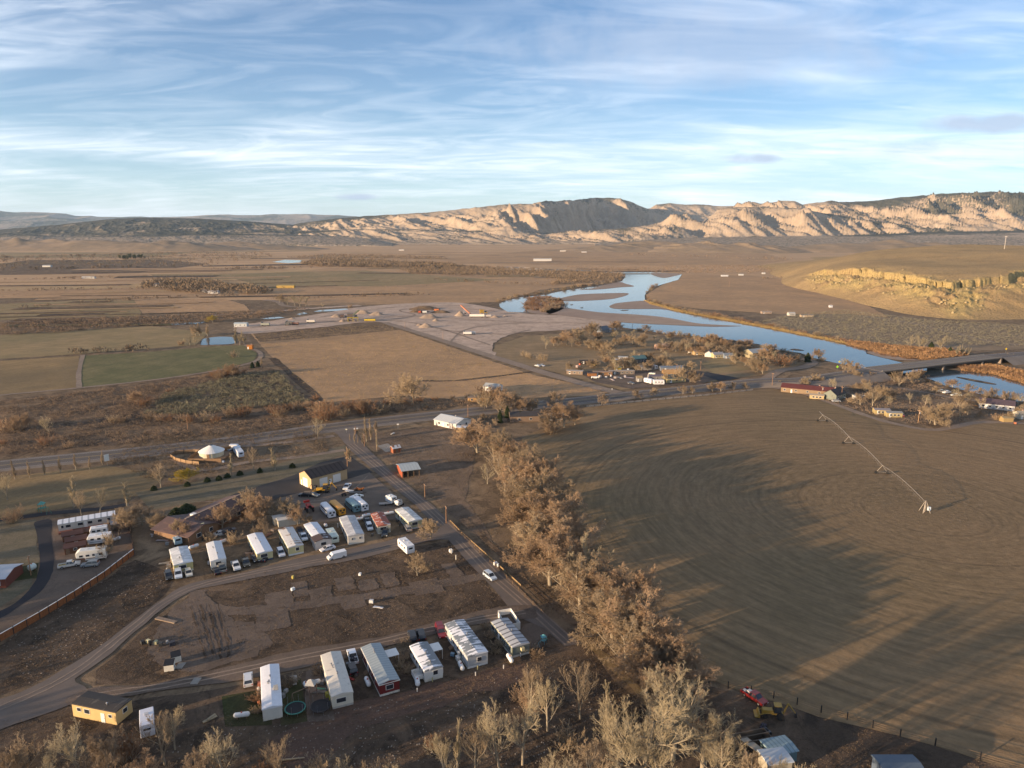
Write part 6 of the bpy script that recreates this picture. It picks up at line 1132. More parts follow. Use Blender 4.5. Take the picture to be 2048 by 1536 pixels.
# village buildings beyond the highway: (label, u, v, angle, L, W, wall h, rise, wall, roof)
V_ = [('long tan building with a dark red roof at the corner of the round field', 1616, 786, -28, 30, 9, 3, 1.8, (.30, .21, .13), (.13, .035, .032)),
 ('grey-green gabled house with a dark roof beside the round field', 1669, 797, 38, 13, 9, 3.4, 2.6, (.22, .24, .20), (.05, .042, .04)),
 ('low pale shed between the red-roofed building and the grey-green house', 1633, 797, -20, 9, 4, 2.2, .6, (.55, .42, .22), (.4, .33, .25)),
 ('white house with a purple-brown roof near the river at the right', 1992, 816, -32, 19, 11, 3, 2.0, (.66, .66, .66), (.10, .07, .085)),
 ('small white cabin cut by the right edge of the photo', 2042, 836, 5, 7, 6, 2.6, 1.2, (.55, .50, .40), (.42, .36, .27)),
 ('yellow-walled shed with a grey roof, right one beside the red tractor', 1786, 833, -8, 9, 5, 2.4, .5, (.46, .36, .17), (.27, .27, .27)),
 ('yellow-walled shed with a grey roof, left one beside the red tractor', 1762, 827, -8, 9, 5, 2.4, .5, (.46, .36, .17), (.26, .24, .26)),
 ('small tan privy shed by the right-hand yard trees', 2012, 843, 0, 6, 4, 2.2, .5, (.42, .30, .14), (.36, .28, .16)),
 ('square white box shed among the trees right of the grey-green house', 1711, 799, 0, 3.5, 3.5, 2.4, .3, (.66, .64, .58), (.5, .5, .48)),
 ('white long trailer house by the river north-west of the settlement', 1217, 664, 3, 15, 5, 2.8, .5, (.62, .64, .68), (.60, .63, .66)),
 ('grey-blue steep roofed house at the tree edge by the river', 1206, 665, 40, 11, 9, 3.4, 3, (.20, .22, .25), (.14, .16, .19)),
 ('pale shed left of the grey-blue riverside house', 1193, 662, 0, 6, 5, 2.6, 1, (.55, .42, .3), (.5, .45, .4)),
 ('pinkish house with white gable under the settlement trees', 1325, 698, 10, 14, 8, 2.8, 1.5, (.52, .33, .24), (.44, .33, .28)),
 ('small white house with bright front gable in the grove', 1419, 713, 60, 8, 7, 2.8, 2, (.66, .64, .60), (.22, .23, .27)),
 ('cream house in the grove right of the white gable', 1434, 715, 15, 10, 7, 2.8, 1.5, (.58, .47, .27), (.30, .30, .32)),
 ('tan cottage next to the white camper in the grove', 1398, 709, 10, 12, 7, 2.8, 1.2, (.52, .37, .2), (.34, .26, .2)),
 ('large hay barn with open slatted front near the river', 1512, 714, 24, 20, 13, 4.5, 2.2, (.40, .34, .22), (.33, .36, .38)),
 ('small blue-grey cottage at the right of the grove', 1455, 716, 5, 8, 6, 2.6, 1.4, (.24, .29, .36), (.2, .23, .27)),
 ('long blue-roofed shed in the middle of the settlement', 1342, 741, 6, 19, 5, 2.6, .8, (.26, .27, .3), (.17, .22, .29)),
 ('grey flat-roofed shed left of the blue shed', 1292, 739, 6, 16, 6, 2.6, .6, (.3, .28, .27), (.25, .26, .28)),
 ('dark house with a teal roof among junk and trees', 1276, 724, 20, 12, 9, 3, 2, (.10, .11, .12), (.09, .18, .19)),
 ('white trailer house behind the pale tree in the settlement', 1240, 727, -25, 9, 4, 2.8, .5, (.66, .60, .52), (.6, .55, .5)),
 ('little white flat-roofed caravan shed behind the pale tree', 1246, 720, -20, 8, 4, 2.5, .3, (.6, .57, .52), (.66, .64, .6)),
 ('long dark open shed at the left of the settlement', 1177, 727, 5, 16, 5, 2.4, .3, (.05, .035, .03), (.05, .04, .035)),
 ('grey-roofed lean-to at the left corner of the settlement by the dirt road', 1150, 748, -14, 13, 5, 2.4, .4, (.30, .22, .16), (.36, .33, .31)),
 ('low rusty roofed shed in the junk yard', 1205, 750, 2, 15, 5, 2.3, .4, (.32, .18, .09), (.33, .23, .17)),
 ('orange-brown small shed in the junk yard', 1184, 752, 2, 7, 4, 2.2, .4, (.36, .16, .06), (.10, .07, .06)),
 ('flat pale roof carport in the junk yard', 1243, 748, 3, 20, 5, 2.4, .2, (.25, .2, .16), (.42, .35, .28)),
 ('bright yellow shed under the pale tree of the settlement', 1235, 742, 10, 5, 4, 2.6, .6, (.55, .38, .07), (.5, .4, .2)),
 ('cream house with a grey-green roof beside the highway trees', 1348, 763, 12, 15, 9, 2.8, 2, (.52, .44, .24), (.17, .18, .15)),
 ('orange-roofed cottage behind the cream house', 1340, 752, 0, 12, 7, 2.8, 1.6, (.42, .26, .12), (.45, .27, .12)),
 ('small yellow-brown shed by the highway at the junk yard', 1278, 763, 5, 4, 4, 3, .8, (.30, .28, .26), (.42, .30, .15)),
 ('mauve-roofed carport beside the white campers', 1312, 759, 6, 12, 7, 2.8, .5, (.3, .28, .28), (.17, .14, .17)),
 ('low yellow building with a white front on the plain beyond the quarry', 572, 576, 0, 30, 8, 4, 1.2, (.55, .36, .1), (.46, .33, .1)),
 ('long white metal barn far out on the plain', 1085, 522, 2, 58, 12, 7, 1.5, (.72, .70, .66), (.55, .53, .5)),
 ('far white shed left of the plain', 803, 501, 0, 26, 8, 4, 1, (.7, .66, .6), (.6, .55, .5)),
 ('pair farm shed at the far hill foot', 1126, 503, 0, 28, 9, 4.5, 1, (.7, .64, .56), (.6, .55, .5)),
 ('far small white farmhouse right of the pair shed', 1168, 505, 0, 22, 9, 4, 1, (.66, .62, .58), (.5, .48, .46)),
 ('long low white trailer roof on the far left fields', 178, 557, 0, 26, 7, 3.5, .6, (.62, .6, .56), (.66, .64, .6)),
 ('white farm shed among the far grove', 318, 573, 0, 18, 9, 4, 1.5, (.6, .58, .56), (.5, .52, .56)),
 ('white-roofed barn right of the far grove', 428, 587, 0, 16, 8, 3.5, 1.2, (.66, .66, .66), (.6, .62, .66)),
 ('small pale barn at the right of the far grove edge', 412, 585, 0, 9, 8, 3.5, 1.2, (.6, .56, .5), (.55, .5, .5)),
 ('white-fronted farmhouse on the far left', 95, 534, 0, 22, 10, 4, 1.5, (.62, .6, .56), (.45, .45, .45)),
 ('pale shed on the low hill at the far left', 47, 494, 0, 60, 20, 10, 2, (.66, .58, .3), (.5, .46, .3)),
 ('small white hut on the dirt bench across the river', 1661, 615, 0, 4.5, 4, 2.6, .6, (.66, .66, .68), (.5, .5, .5)),
 ('white ranch shed on the sagebrush flat across the river', 1582, 631, 6, 9, 6, 2.8, 1.2, (.62, .58, .52), (.5, .48, .45)),
 ('low tan ranch ruin on the sagebrush flat', 1613, 634, 4, 17, 5, 2.4, .5, (.46, .36, .25), (.3, .25, .2)),
 ('tan stone hut left on the sagebrush flat', 1532, 627, 4, 14, 5, 2.4, .6, (.42, .32, .25), (.33, .27, .23)),
 ('white trailer on the far right river terrace', 1449, 553, 0, 15, 4, 3, .5, (.68, .68, .68), (.6, .6, .6)),
 ('small white trailer right of the other on the river terrace', 1482, 551, 0, 10, 4, 3, .5, (.66, .66, .64), (.6, .6, .6)),
 ('small white hut on the terrace near the bluff track', 1527, 548, 0, 7, 4, 3, .5, (.66, .66, .64), (.6, .6, .6)),
 ('white and red building at the left corner of the quarry', 483, 653, 2, 15, 8, 3.4, .8, (.60, .62, .62), (.50, .58, .60)),
 ('orange container-like pump house beside the green field corner', 501, 698, 0, 5, 4, 3.2, .3, (.46, .17, .03), (.5, .2, .05))]
hm = {}
for (lb, u, v, an, L, W, wh, rise, wc, rc) in V_:
    if v > 600 and L < 22: L *= .85; W *= .85
    wc = tuple(x * .78 for x in wc); rc = tuple(x * .8 for x in rc)
    ws = []
    if v > 600 and L > 6: ws = [(x, -W / 2, wh * .55, 1.1, .9, '-y') for x in np.linspace(-L / 2 + 2, L / 2 - 2, 3 if L < 16 else 5)]
    nm_ = 'shed' if 'shed' in lb or 'lean-to' in lb else ('barn' if 'barn' in lb else ('carport' if 'carport' in lb else ('trailer_house' if 'trailer' in lb else 'house')))
    ct = nm_.replace('_', ' ')
    e, _ = simple(lb, ct, nm_, u, v, R(an), L, W, wh, rise, wc, rc, ws, [((-L * .3), -W / 2, 2.1, '-y')] if v > 600 and wh > 2.2 and W > 3 else [], over=.3 if L < 40 else .8)
    if nm_ == 'house' and v > 600: add(e, 'chimney', plain((.3, .2, .16)), lambda b: b.box(L * .2, W * .15, wh + rise * .8, .7, .7, 1.6))
# ---------------------------------------------------------------- bridge
def bridge():
    L = (B1 - B0); L.z = 0; L = L.length; mid = (B0 + B1) / 2; an = math.atan2(bd.y, bd.x)
    e = empty('road_bridge', (mid.x, mid.y, 0), an, 'long low concrete highway bridge over the river with railings', 'bridge')
    add(e, 'deck', asphalt('bridge_deck', (.17, .145, .125)), lambda b: b.box(0, 0, 4.1, L + 1, 13.6, .5)); add(e, 'girder', plain((.10, .085, .075)), lambda b: [b.box(0, y, 3.3, L, .6, 1.15) for y in (-5.4, -1.8, 1.8, 5.4)])
    for s in (-1, 1): add(e, 'railing', plain((.30, .26, .22)), lambda b: (b.box(0, s * 6.6, 4.75, L + 1, .25, .75),))
    for o_ in (-5.6, 5.6, 0): add(e, 'marking', M_white if o_ else M_yline, lambda b: b.box(0, o_, 4.36, L, .16, .012))
    for k in (-.34, 0, .34): add(e, 'pier', plain((.22, .18, .15)), lambda b: (b.box(k * L, 0, 1.3, 1.3, 12, 2.8),))
    for s in (-1, 1): add(e, 'abutment', plain((.22, .18, .15)), lambda b: b.box(s * L / 2, 0, 1.8, 1.5, 13.8, 4))
bridge()
# ---------------------------------------------------------------- vehicles
def vparts(e, L, W, m, prof, glass, roofz, wheels, wr=.36, tail=None, bumper=True):
    """prof: side outline (x,z); glass: (x0,x1,x2,x3,zbase,ztop) cabin trapezoid with metal roof on top"""
    mb = MB(); mb.prism(prof, -W / 2, W / 2, 'y'); mb.build('body', m, e, bevel=.05)
    x0, x1, x2, x3, zb, zt = glass; g = MB(); a, t = W / 2 - .06, W / 2 - .24
    g.add([(x0, -a, zb), (x3, -a, zb), (x3, a, zb), (x0, a, zb), (x1, -t, zt), (x2, -t, zt), (x2, t, zt), (x1, t, zt)], [(3, 2, 1, 0), (4, 5, 6, 7), (0, 1, 5, 4), (1, 2, 6, 5), (2, 3, 7, 6), (3, 0, 4, 7)])
    g.build('windows', M_glass, e)
    r = MB(); r.box((x1 + x2) / 2, 0, zt + .03, x2 - x1 + .08, 2 * t + .06, .07); mid = (x1 + x2) / 2
    for s in (-1, 1):
        for xb, xt in ((x0, x1), (mid, mid), (x3, x2)): r.tube((xb, s * (a + .01), zb), (xt, s * (t + .01), zt), .045, n=4)
    r.build('roof', m, e)
    for x in wheels:
        for s in (-1, 1):
            w_ = MB(); w_.tube((x, s * (W / 2 - .2), wr), (x, s * (W / 2 + .01), wr), wr, n=14); o = w_.build('wheel', M_tyre, e); h = MB(); h.tube((x, s * (W / 2), wr), (x, s * (W / 2 + .03), wr), wr * .55, n=8); h.build('hubcap', M_metal, o)
    hx = max(p[0] for p in prof)
    for s in (-1, 1):
        q = MB(); q.box(hx - .03, s * (W / 2 - .25), .72, .1, .32, .16); q.build('headlight', plain((.75, .75, .7), .2), e)
        q = MB(); q.box(-hx + .03, s * (W / 2 - .18), .82, .1, .2, .26); q.build('tail_light', plain((.35, .02, .02), .3), e)
def carpaint(c): return plain(c, .28, .1, .6, .04)
def vehicle(kind, label, u, v, u2, v2, color, cat=None, group=None, s=1.0, **k):
    """centre (u,v) on the ground; (u2,v2) a point ahead of it"""
    p, q = G(u, v, .0), G(u2, v2, .0); an = math.atan2(q.y - p.y, q.x - p.x); m = carpaint(color)
    names = dict(sedan='parked_car', suv='parked_suv', pickup='pickup_truck', van='cargo_van', hatch='parked_car')
    cats = dict(sedan='car', suv='suv', pickup='pickup truck', van='van', hatch='car')
    e = empty(names[kind], (p.x, p.y, .1), an, label, cat or cats[kind], group); e.scale = (s, s, s)
    if kind == 'sedan': vparts(e, 4.7, 1.8, m, [(-2.35, .3), (2.35, .3), (2.35, .75), (1.2, .95), (-1.6, 1.0), (-2.35, .95)], (-1.75, -1.05, .35, 1.25, .93, 1.42), 1.4, (-1.4, 1.45), .33)
    elif kind == 'suv': vparts(e, 4.8, 1.9, m, [(-2.4, .35), (2.4, .35), (2.4, .9), (1.2, 1.08), (-2.35, 1.1), (-2.4, .95)], (-2.3, -2.0, .45, 1.2, 1.06, 1.72), 1.7, (-1.45, 1.45), .38)
    elif kind == 'hatch': vparts(e, 4.2, 1.8, m, [(-2.1, .3), (2.1, .3), (2.1, .8), (1.1, .98), (-2.0, 1.0), (-2.1, .9)], (-2.0, -1.5, .3, 1.1, .96, 1.5), 1.5, (-1.3, 1.3), .33)
    elif kind == 'van': vparts(e, 5.6, 2.0, m, [(-2.8, .35), (2.8, .35), (2.8, .95), (2.1, 1.2), (1.4, 2.05), (-2.75, 2.1), (-2.8, 1.9)], (.6, .7, 1.42, 2.15, 1.18, 1.98), 2.0, (-1.8, 1.8), .38)
    elif kind == 'pickup':
        vparts(e, 5.7, 1.95, m, [(-2.85, .45), (2.85, .45), (2.85, .98), (1.3, 1.12), (-.75, 1.12), (-.8, .70), (-2.7, .70), (-2.7, 1.1), (-2.85, 1.1)], (-.72, -.5, .75, 1.45, 1.10, 1.78), 1.75, (-1.75, 1.8), .4)
        b = MB(); 
        for sd in (-1, 1): b.box(-1.8, sd * .93, .92, 2.1, .08, .42)
        b.build('bed_side', m, e); b = MB(); b.box(-1.78, 0, .73, 1.95, 1.7, .04); b.build('bed_floor', plain(k.get('bed', (.03, .03, .03))), e)
        if 'topper' in k: b = MB(); b.box(-1.8, 0, 1.42, 2.1, 1.8, .66, tx=.96, ty=.86); b.build('bed_cap', carpaint(k['topper']), e)
        if 'load' in k: b = MB(); b.box(-1.4, .2, 1.05, .8, .9, .5); b.box(-2.2, -.3, 1.0, .6, .6, .4); b.build('load', plain(k['load']), e)
    return e
WH = (.72, .73, .75); BK = (.012, .013, .018); SIL = (.36, .40, .44)
vehicle('pickup', 'white pickup truck with an open dark bed, between the cream and red mobile homes', 705.5, 1319, 701, 1303, WH, load=(.05, .05, .06))
vehicle('suv', 'black sport utility, left one above the short white mobile home', 825, 1278, 822, 1265, BK); vehicle('suv', 'black sport utility, right one above the short white mobile home', 842, 1275, 838, 1262, BK)
vehicle('pickup', 'dark red covered pickup parked left of the longest mobile home', 881.6, 1268, 887, 1283, (.20, .012, .02), topper=(.17, .012, .02))
vehicle('suv', 'white minivan beside the dark lawn left of the front row', 497, 1365, 496.5, 1350, (.62, .62, .62))
vehicle('suv', 'silver-white family car standing on the side road beyond the weeds', 980, 1157, 988, 1163, (.50, .56, .62))
vehicle('pickup', 'white truck parked in front of the pale yellow mobile home', 357, 1152, 358, 1162, (.66, .70, .74), topper=(.66, .7, .74)); vehicle('hatch', 'small cream-white car next to the white truck, back row\'s left end', 377.5, 1150, 380, 1158, (.62, .58, .48))
vehicle('suv', 'dark sport utility left of the white truck before the pale yellow home', 338, 1156, 341, 1166, (.03, .03, .03))
vehicle('pickup', 'old grey pickup nosing up to the narrow white mobile home', 444.5, 1140, 441, 1131, (.26, .25, .22)); vehicle('sedan', 'low black car beside the grey pickup at the lane', 434, 1146, 431, 1140, BK)
vehicle('pickup', 'white pickup with a loaded bed beside the brown lawn', 472, 1136, 476, 1145, (.66, .66, .66), load=(.4, .3, .25)); vehicle('pickup', 'dark olive pickup right of the white one, brown lawn', 492, 1129, 495, 1137, (.07, .065, .05))
vehicle('sedan', 'black car half under the deck of the white-roofed home', 511, 1121, 514, 1127, BK); vehicle('hatch', 'black quad-sized car beside the steps of the white-roofed home', 531, 1122, 534, 1119, BK, s=.7)
vehicle('suv', 'white sport utility between the white-roofed and rust-streaked homes', 562, 1110, 566, 1118, (.66, .66, .68)); vehicle('pickup', 'white pickup beside the rust-streaked mobile home', 607, 1078, 611, 1086, (.60, .66, .72))
vehicle('hatch', 'black car behind the white pickup, beside the rust-streaked home', 600, 1066, 603, 1072, BK)
vehicle('sedan', 'white sedan parked across the lane end of the dark-shingled home', 655.3, 1101, 645, 1104, (.70, .70, .72)); vehicle('van', 'white cargo van driving on the lane', 673.8, 1117, 662, 1120, (.74, .73, .72))
vehicle('suv', 'white sport utility right of the long grey-roofed home', 739, 1058, 742, 1065, (.60, .64, .68)); vehicle('pickup', 'dark truck right behind the white sport utility', 734.5, 1047, 737.5, 1054, (.05, .055, .06))
vehicle('pickup', 'dark pickup in front of the red-blotched mobile home', 771, 1069, 769, 1076, (.04, .045, .05)); vehicle('suv', 'silver sport utility before the home nearest the side road', 816, 1060, 812, 1053, (.30, .28, .26))
vehicle('pickup', 'white pickup in the workshop yard', 694.5, 977, 690, 983, (.62, .64, .66)); vehicle('pickup', 'white flat-bed truck in the workshop yard', 713, 999, 722, 995, (.70, .69, .64), topper=(.66, .68, .72))
vehicle('suv', 'black sport utility at the left of the workshop yard', 611, 993, 604, 993, BK); vehicle('sedan', 'grey-topped black car right of the black sport utility, workshop yard', 627, 993, 634, 994, (.10, .12, .14))
vehicle('pickup', 'white and dark brown pickup by the fifth-wheel camper', 139, 1134, 150, 1132, (.62, .58, .52), bed=(.4, .28, .08)); vehicle('suv', 'grey-blue sport utility by the fifth-wheel camper', 181, 1133, 170, 1134, (.22, .25, .27))
vehicle('pickup', 'red pickup parked by the field fence at the lower right', 1508, 1400, 1523, 1410, (.16, .012, .012), load=(.5, .5, .48))
vehicle('pickup', 'white truck near the riverside trees, leftmost of three', 1883, 785, 1876, 785, (.62, .6, .5)); vehicle('pickup', 'white truck near the riverside trees, middle of three', 1893, 787, 1900, 786, WH); vehicle('pickup', 'pale truck near the riverside trees, rightmost of three', 1912, 793, 1905, 793, (.62, .64, .58))
vehicle('sedan', 'dark blue car behind the purple-roofed house', 2016, 806, 2009, 806, (.03, .05, .09)); vehicle('suv', 'second dark blue vehicle behind the purple-roofed house', 2022, 812, 2014, 812, (.05, .08, .13))
vehicle('sedan', 'silver car beside the grey-green gabled house', 1672, 804, 1680, 804, (.4, .42, .44)); vehicle('sedan', 'white car right of the grey-green gabled house', 1682, 797, 1690, 797, WH)
vehicle('sedan', 'dark car in the settlement yard left of the white campers', 1262, 768, 1270, 769, (.04, .05, .07)); vehicle('sedan', 'small light car on the dirt road', 1075, 733, 1070, 732, (.6, .62, .64)); vehicle('sedan', 'second light car on the dirt road', 1084.5, 732.6, 1090, 734, (.6, .62, .64))
vehicle('pickup', 'red farm vehicle beside the yellow-walled sheds', 1796, 833, 1804, 834, (.45, .04, .03)); vehicle('van', 'blue-grey van at the far end of the long seamed mobile home', 229, 1056, 228, 1050, (.08, .09, .12))
vehicle('sedan', 'dark car beside the trailer next to the yurt', 467, 902, 462, 903, (.05, .05, .06)); vehicle('van', 'white van at the yurt gate', 470, 896, 476, 896, (.66, .68, .72), s=.8)
vehicle('suv', 'dark vehicle among the yard junk behind the back row', 458, 1066, 465, 1064, (.06, .05, .05)); vehicle('sedan', 'white car shell among the junk behind the back row', 443, 1070, 450, 1068, (.5, .5, .48))
vehicle('suv', 'black jeep under the awning beside the lawn of the cream home', 704, 1342, 700, 1332, (.02, .015, .02))
# buses
def bus(label, a, b, color, L=10.5, W=2.5, short=False):
    p, q = G(*a), G(*b); c = (p + q) / 2; an = math.atan2(q.y - p.y, q.x - p.x); m = plain(color, .4, 0, .5, .06)
    e = empty('school_bus', (c.x, c.y, .1), an, label, 'bus')      # +x = rear (towards camera)
    hl = L / 2; pr = [(-W / 2, .5), (W / 2, .5), (W / 2, 2.5), (W * .42, 2.85), (W * .22, 3.02), (-W * .22, 3.02), (-W * .42, 2.85), (-W / 2, 2.5)]
    mb = MB(); mb.prism(pr, -hl + 1.3, hl, 'x'); mb.build('body', m, e); h = MB(); h.box(-hl + .7, 0, .95, 1.4, 2.0, .95, tx=.9); h.build('hood', m, e)
    for sd in (-1, 1):
        w_ = MB(); n = int((L - 3) / .85)
        for k in range(n): w_.box(-hl + 2.1 + k * .85, sd * (W / 2 + .01), 2.1, .68, .04, .62)
        w_.build('side_windows', M_glass, e); st = MB(); st.box(.6, sd * (W / 2 + .015), 1.35, L - 2, .03, .12); st.build('stripe', M_black, e)
    w_ = MB(); w_.box(hl + .01, -.6, 2.15, .04, .7, .65); w_.box(hl + .01, .6, 2.15, .04, .7, .65); w_.box(hl + .01, 0, 1.3, .04, .8, .5); w_.build('rear_windows', M_glass, e)
    w_ = MB(); w_.box(-hl + 1.28, 0, 2.05, .04, 2.2, .85); w_.build('windshield', M_glass, e)
    for x in (-hl + .9, hl - 2.2):
        for s in (-1, 1): t = MB(); t.tube((x, s * (W / 2 - .3), .5), (x, s * (W / 2 + .02), .5), .5, n=14); t.build('wheel', M_tyre, e)
    return e
bus('white old school bus left of the orange bus', (647, 1019), (664, 1037), (.66, .66, .68)); bus('orange-yellow school bus between the white and teal buses', (666, 1016), (683, 1031), (.62, .27, .02))
bus('teal-grey old bus right of the orange bus', (697, 1011), (713, 1025), (.15, .25, .28), 9.5); bus('white bus behind the long grey-roofed home', (711, 1007), (729, 1023), (.66, .66, .68))
# campers and trailers
def camper(label, a, b, W=2.5, h=3.1, color=(.66, .65, .62), stripe=(.12, .16, .22), fifth=False, name='camper_trailer', cat='camper', roofc=None, dark=False, n=3):
    p, q = G(*a), G(*b); c = (p + q) / 2; L = (q - p).length; an = math.atan2(q.y - p.y, q.x - p.x); m = plain(color, .45, 0, .4, .05)
    e = empty(name, (c.x, c.y, .1), an, label, cat); hl = L / 2; z0 = .55
    pr = [(-hl + .25, z0), (hl - .1, z0), (hl, h * .5), (hl - .2, h), (-hl + .35, h), (-hl, h * .75)]
    if fifth: pr = [(-hl + 2.4, z0), (hl, z0), (hl, h), (-hl + 1.0, h + .25), (-hl, h - .4), (-hl + .1, 1.5), (-hl + 2.3, 1.4)]
    mb = MB(); mb.prism(pr, -W / 2, W / 2, 'y'); mb.build('body', m, e, bevel=.08)
    for sd in (-1, 1):
        s = MB(); s.box(.1, sd * (W / 2 + .012), 1.15, L * .78, .02, .16); s.build('stripe', plain(stripe), e)
        for k in range(n): g = MB(); g.box(-hl + L * (k + .8) / (n + .6), sd * (W / 2 + .02), 2.05, .95, .03, .6); g.build('window', M_glass, e)
    g = MB(); g.box(hl - .08, 0, 2.1, .06, 1.3, .6); g.build('rear_window', M_glass, e); d = MB(); d.box(hl * .35, -W / 2 - .025, 1.5, .65, .04, 1.8); d.build('door', plain((.5, .5, .48)), e)
    r = MB(); r.box(-hl * .2, 0, h + .12, .7, .7, .22); r.box(hl * .4, .3, h + .08, .4, .4, .14); r.build('roof_unit', plain((.5, .5, .5)), e)
    for s in (-1, 1):
        t = MB(); t.tube((.5, s * (W / 2 - .3), .38), (.5, s * (W / 2), .38), .38, n=12); t.tube((1.4, s * (W / 2 - .3), .38), (1.4, s * (W / 2), .38), .38, n=12); t.build('wheels', M_tyre, e)
    if not fifth: k = MB(); k.tube((-hl + .2, -.6, .5), (-hl - 1.1, 0, .5), .05, n=5); k.tube((-hl + .2, .6, .5), (-hl - 1.1, 0, .5), .05, n=5); k.build('hitch', M_black, e)
    return e
camper('long white fifth-wheel camper with dark swoosh stripes beside the board fence', (155, 1124), (215, 1116), 2.7, 3.4, (.70, .66, .58), (.20, .06, .03), True, n=4)
camper('white travel trailer with grey panels behind the fifth-wheel', (177, 1090), (225, 1084), 2.6, 3.1, (.66, .66, .66)); camper('white and dark camper parked against the long seamed mobile home', (181, 1074), (218, 1068), 2.5, 3.0, (.62, .62, .62), (.03, .05, .08))
camper('green-white old camper beside the dark-shingled home', (659, 1071), (671, 1090), 2.5, 2.7, (.46, .52, .46), (.2, .25, .2), n=2); camper('white camper with a grey roof box on the empty block', (803, 1093), (822, 1111), 2.6, 3.0, (.70, .69, .68))
camper('silver-white camper in a round-ended shape beside the yurt', (473, 904), (483, 917), 2.5, 2.9, (.50, .54, .60), n=2); camper('white camper cab trailer at the bottom left under bare branches', (296, 1443), (297, 1480), 2.5, 3.2, (.62, .63, .68), (.2, .2, .25), n=2)
camper('white camper in the settlement, left of two', (1290, 765), (1305, 769), 2.6, 3.2, (.70, .68, .68), (.2, .2, .5)); camper('white camper in the settlement, right of two', (1306, 770), (1328, 770), 2.6, 3.2, (.70, .68, .68), (.2, .2, .25))
camper('white flat camper roof behind the two settlement campers', (1297, 754), (1311, 755), 2.6, 2.9, (.70, .64, .52)); camper('white camper at the left edge of the grove', (1376, 707), (1390, 707), 2.7, 3.2, (.70, .70, .70)); camper('silver camper left on the settlement shed row', (1303, 737), (1313, 740), 2.5, 2.9, (.66, .64, .62))
camper('short white cargo trailer at the corner of the bus yard', (776, 1003), (789, 1009), 2.4, 2.7, (.70, .69, .66), (.1, .1, .2), name='cargo_trailer', cat='trailer', n=0); camper('tiny white teardrop trailer next to the cargo trailer', (792, 1014), (802, 1010), 2.0, 2.0, (.68, .67, .64), (.5, .25, .1), n=1)
camper('small blue-silver horse trailer behind the pale yellow mobile home', (354, 1086), (358, 1093), 2.2, 2.4, (.25, .36, .42), (.2, .25, .3), name='horse_trailer', cat='trailer', n=1)
# tanks
def tank(label, u, v, u2, v2, L=3.2, r=.5, c=(.66, .66, .65), leg=True):
    p, q = G(u, v), G(u2, v2); e = empty('propane_tank', (p.x, p.y, .1), math.atan2(q.y - p.y, q.x - p.x), label, 'tank'); m = plain(c, .4)
    b = MB(); n = 14; prof = [(.06, -L / 2), (r * .7, -L / 2 + .12), (r, -L / 2 + .38), (r, L / 2 - .38), (r * .7, L / 2 - .12), (.06, L / 2)]
    b.lathe(prof, n); b.v = [(z, y, x + r + .3) for x, y, z in b.v]; b.build('shell', m, e, smooth=False); d = MB(); d.lathe([(.16, 0), (.16, .2), (.05, .28)], 8, (0, 0, 2 * r + .27)); d.build('valve_dome', plain((.4, .1, .06)), e)
    for s in (-1, 1): f = MB(); f.box(s * L * .28, 0, .18, .16, r * 1.4, .36); f.build('foot', M_postw, e)
    return e
tank('white propane tank right of the red mobile home\'s near lawn', 735.4, 1370, 738, 1376); tank('white propane tank below the short white mobile home', 834.9, 1370, 836, 1377, 2.8, .55); tank('white propane tank left of the longest mobile home', 922.2, 1338, 925, 1344)
tank('white propane tank before the grey-green mobile home', 1019.8, 1323, 1024, 1330); tank('white propane tank on the dark lawn left of the white-roofed home', 484, 1437, 492, 1436); tank('white propane tank on the patio, right of two', 627, 1373, 633, 1371); tank('white propane tank on the patio, left of two', 612, 1376, 614, 1380, 1.8)
tank('white propane tank right of the pale yellow mobile home', 388, 1098, 394, 1096); tank('white propane tank behind the narrow white mobile home', 444, 1088, 450, 1086); tank('small propane tank right of the dark-shingled home', 651.5, 1055, 653, 1058, 2.2); tank('white propane tank behind the dark truck, upper one', 732.5, 1035, 737, 1034)
tank('white propane tank behind the dark truck, lower one', 719, 1042, 724, 1041); tank('white propane tank between the red-blotched and pale yellow homes', 777, 1031, 783, 1030, 4.0); tank('pinkish-white propane tank right of the campers', 232, 1083, 238, 1081, 3); tank('pale green round tank beside the pole by the dark drive', 65, 1142, 67, 1141, 2.2, .9, (.50, .56, .52))
# rubbish bins: white boxes with sloped black lids
def dumpster(label, u, v, an):
    p = G(u, v); e = empty('dumpster', (p.x, p.y, .15), an, label, 'dumpster'); m = plain((.68, .64, .55), .6)
    b = MB(); b.prism([(-.9, .1), (.9, .1), (.95, 1.55), (-.95, 1.95)], -1.0, 1.0, 'y'); b.build('bin', m, e); l = MB(); l.prism([(-1.0, 1.98), (1.0, 1.57), (1.0, 1.65), (-1.0, 2.06)], -1.05, 1.05, 'y'); l.build('lid', M_black, e)
    for s in (-1, 1): f = MB(); f.box(0, s * 1.05, .8, 1.2, .08, .15); f.build('lift_pocket', M_black, e)
dumpster('white dumpster with a black lid, upper right one of two by the lane', 353, 1323, R(-60)); dumpster('white dumpster with a black lid, lower left one of two by the lane', 340, 1340, R(-75))
for u, v, lb in ((361, 1333, 'grey concrete pad stone beside the dumpsters'), (392, 1364, 'grey utility slab at the lane edge')):
    p = G(u, v); b = MB(); b.box(p.x, p.y, .22, 1.6, 2.2, .22); tag(b.build('concrete_block', M_conc), lb, 'slab')
p, q = G(313, 1237), G(352, 1246); b = MB(); b.box((p.x + q.x) / 2, (p.y + q.y) / 2, .2, (q - p).length, 1.1, .25, math.atan2(q.y - p.y, q.x - p.x)); tag(b.build('concrete_sill', M_track), 'long broken concrete strip in the weeds beside the lane bend', 'slab')
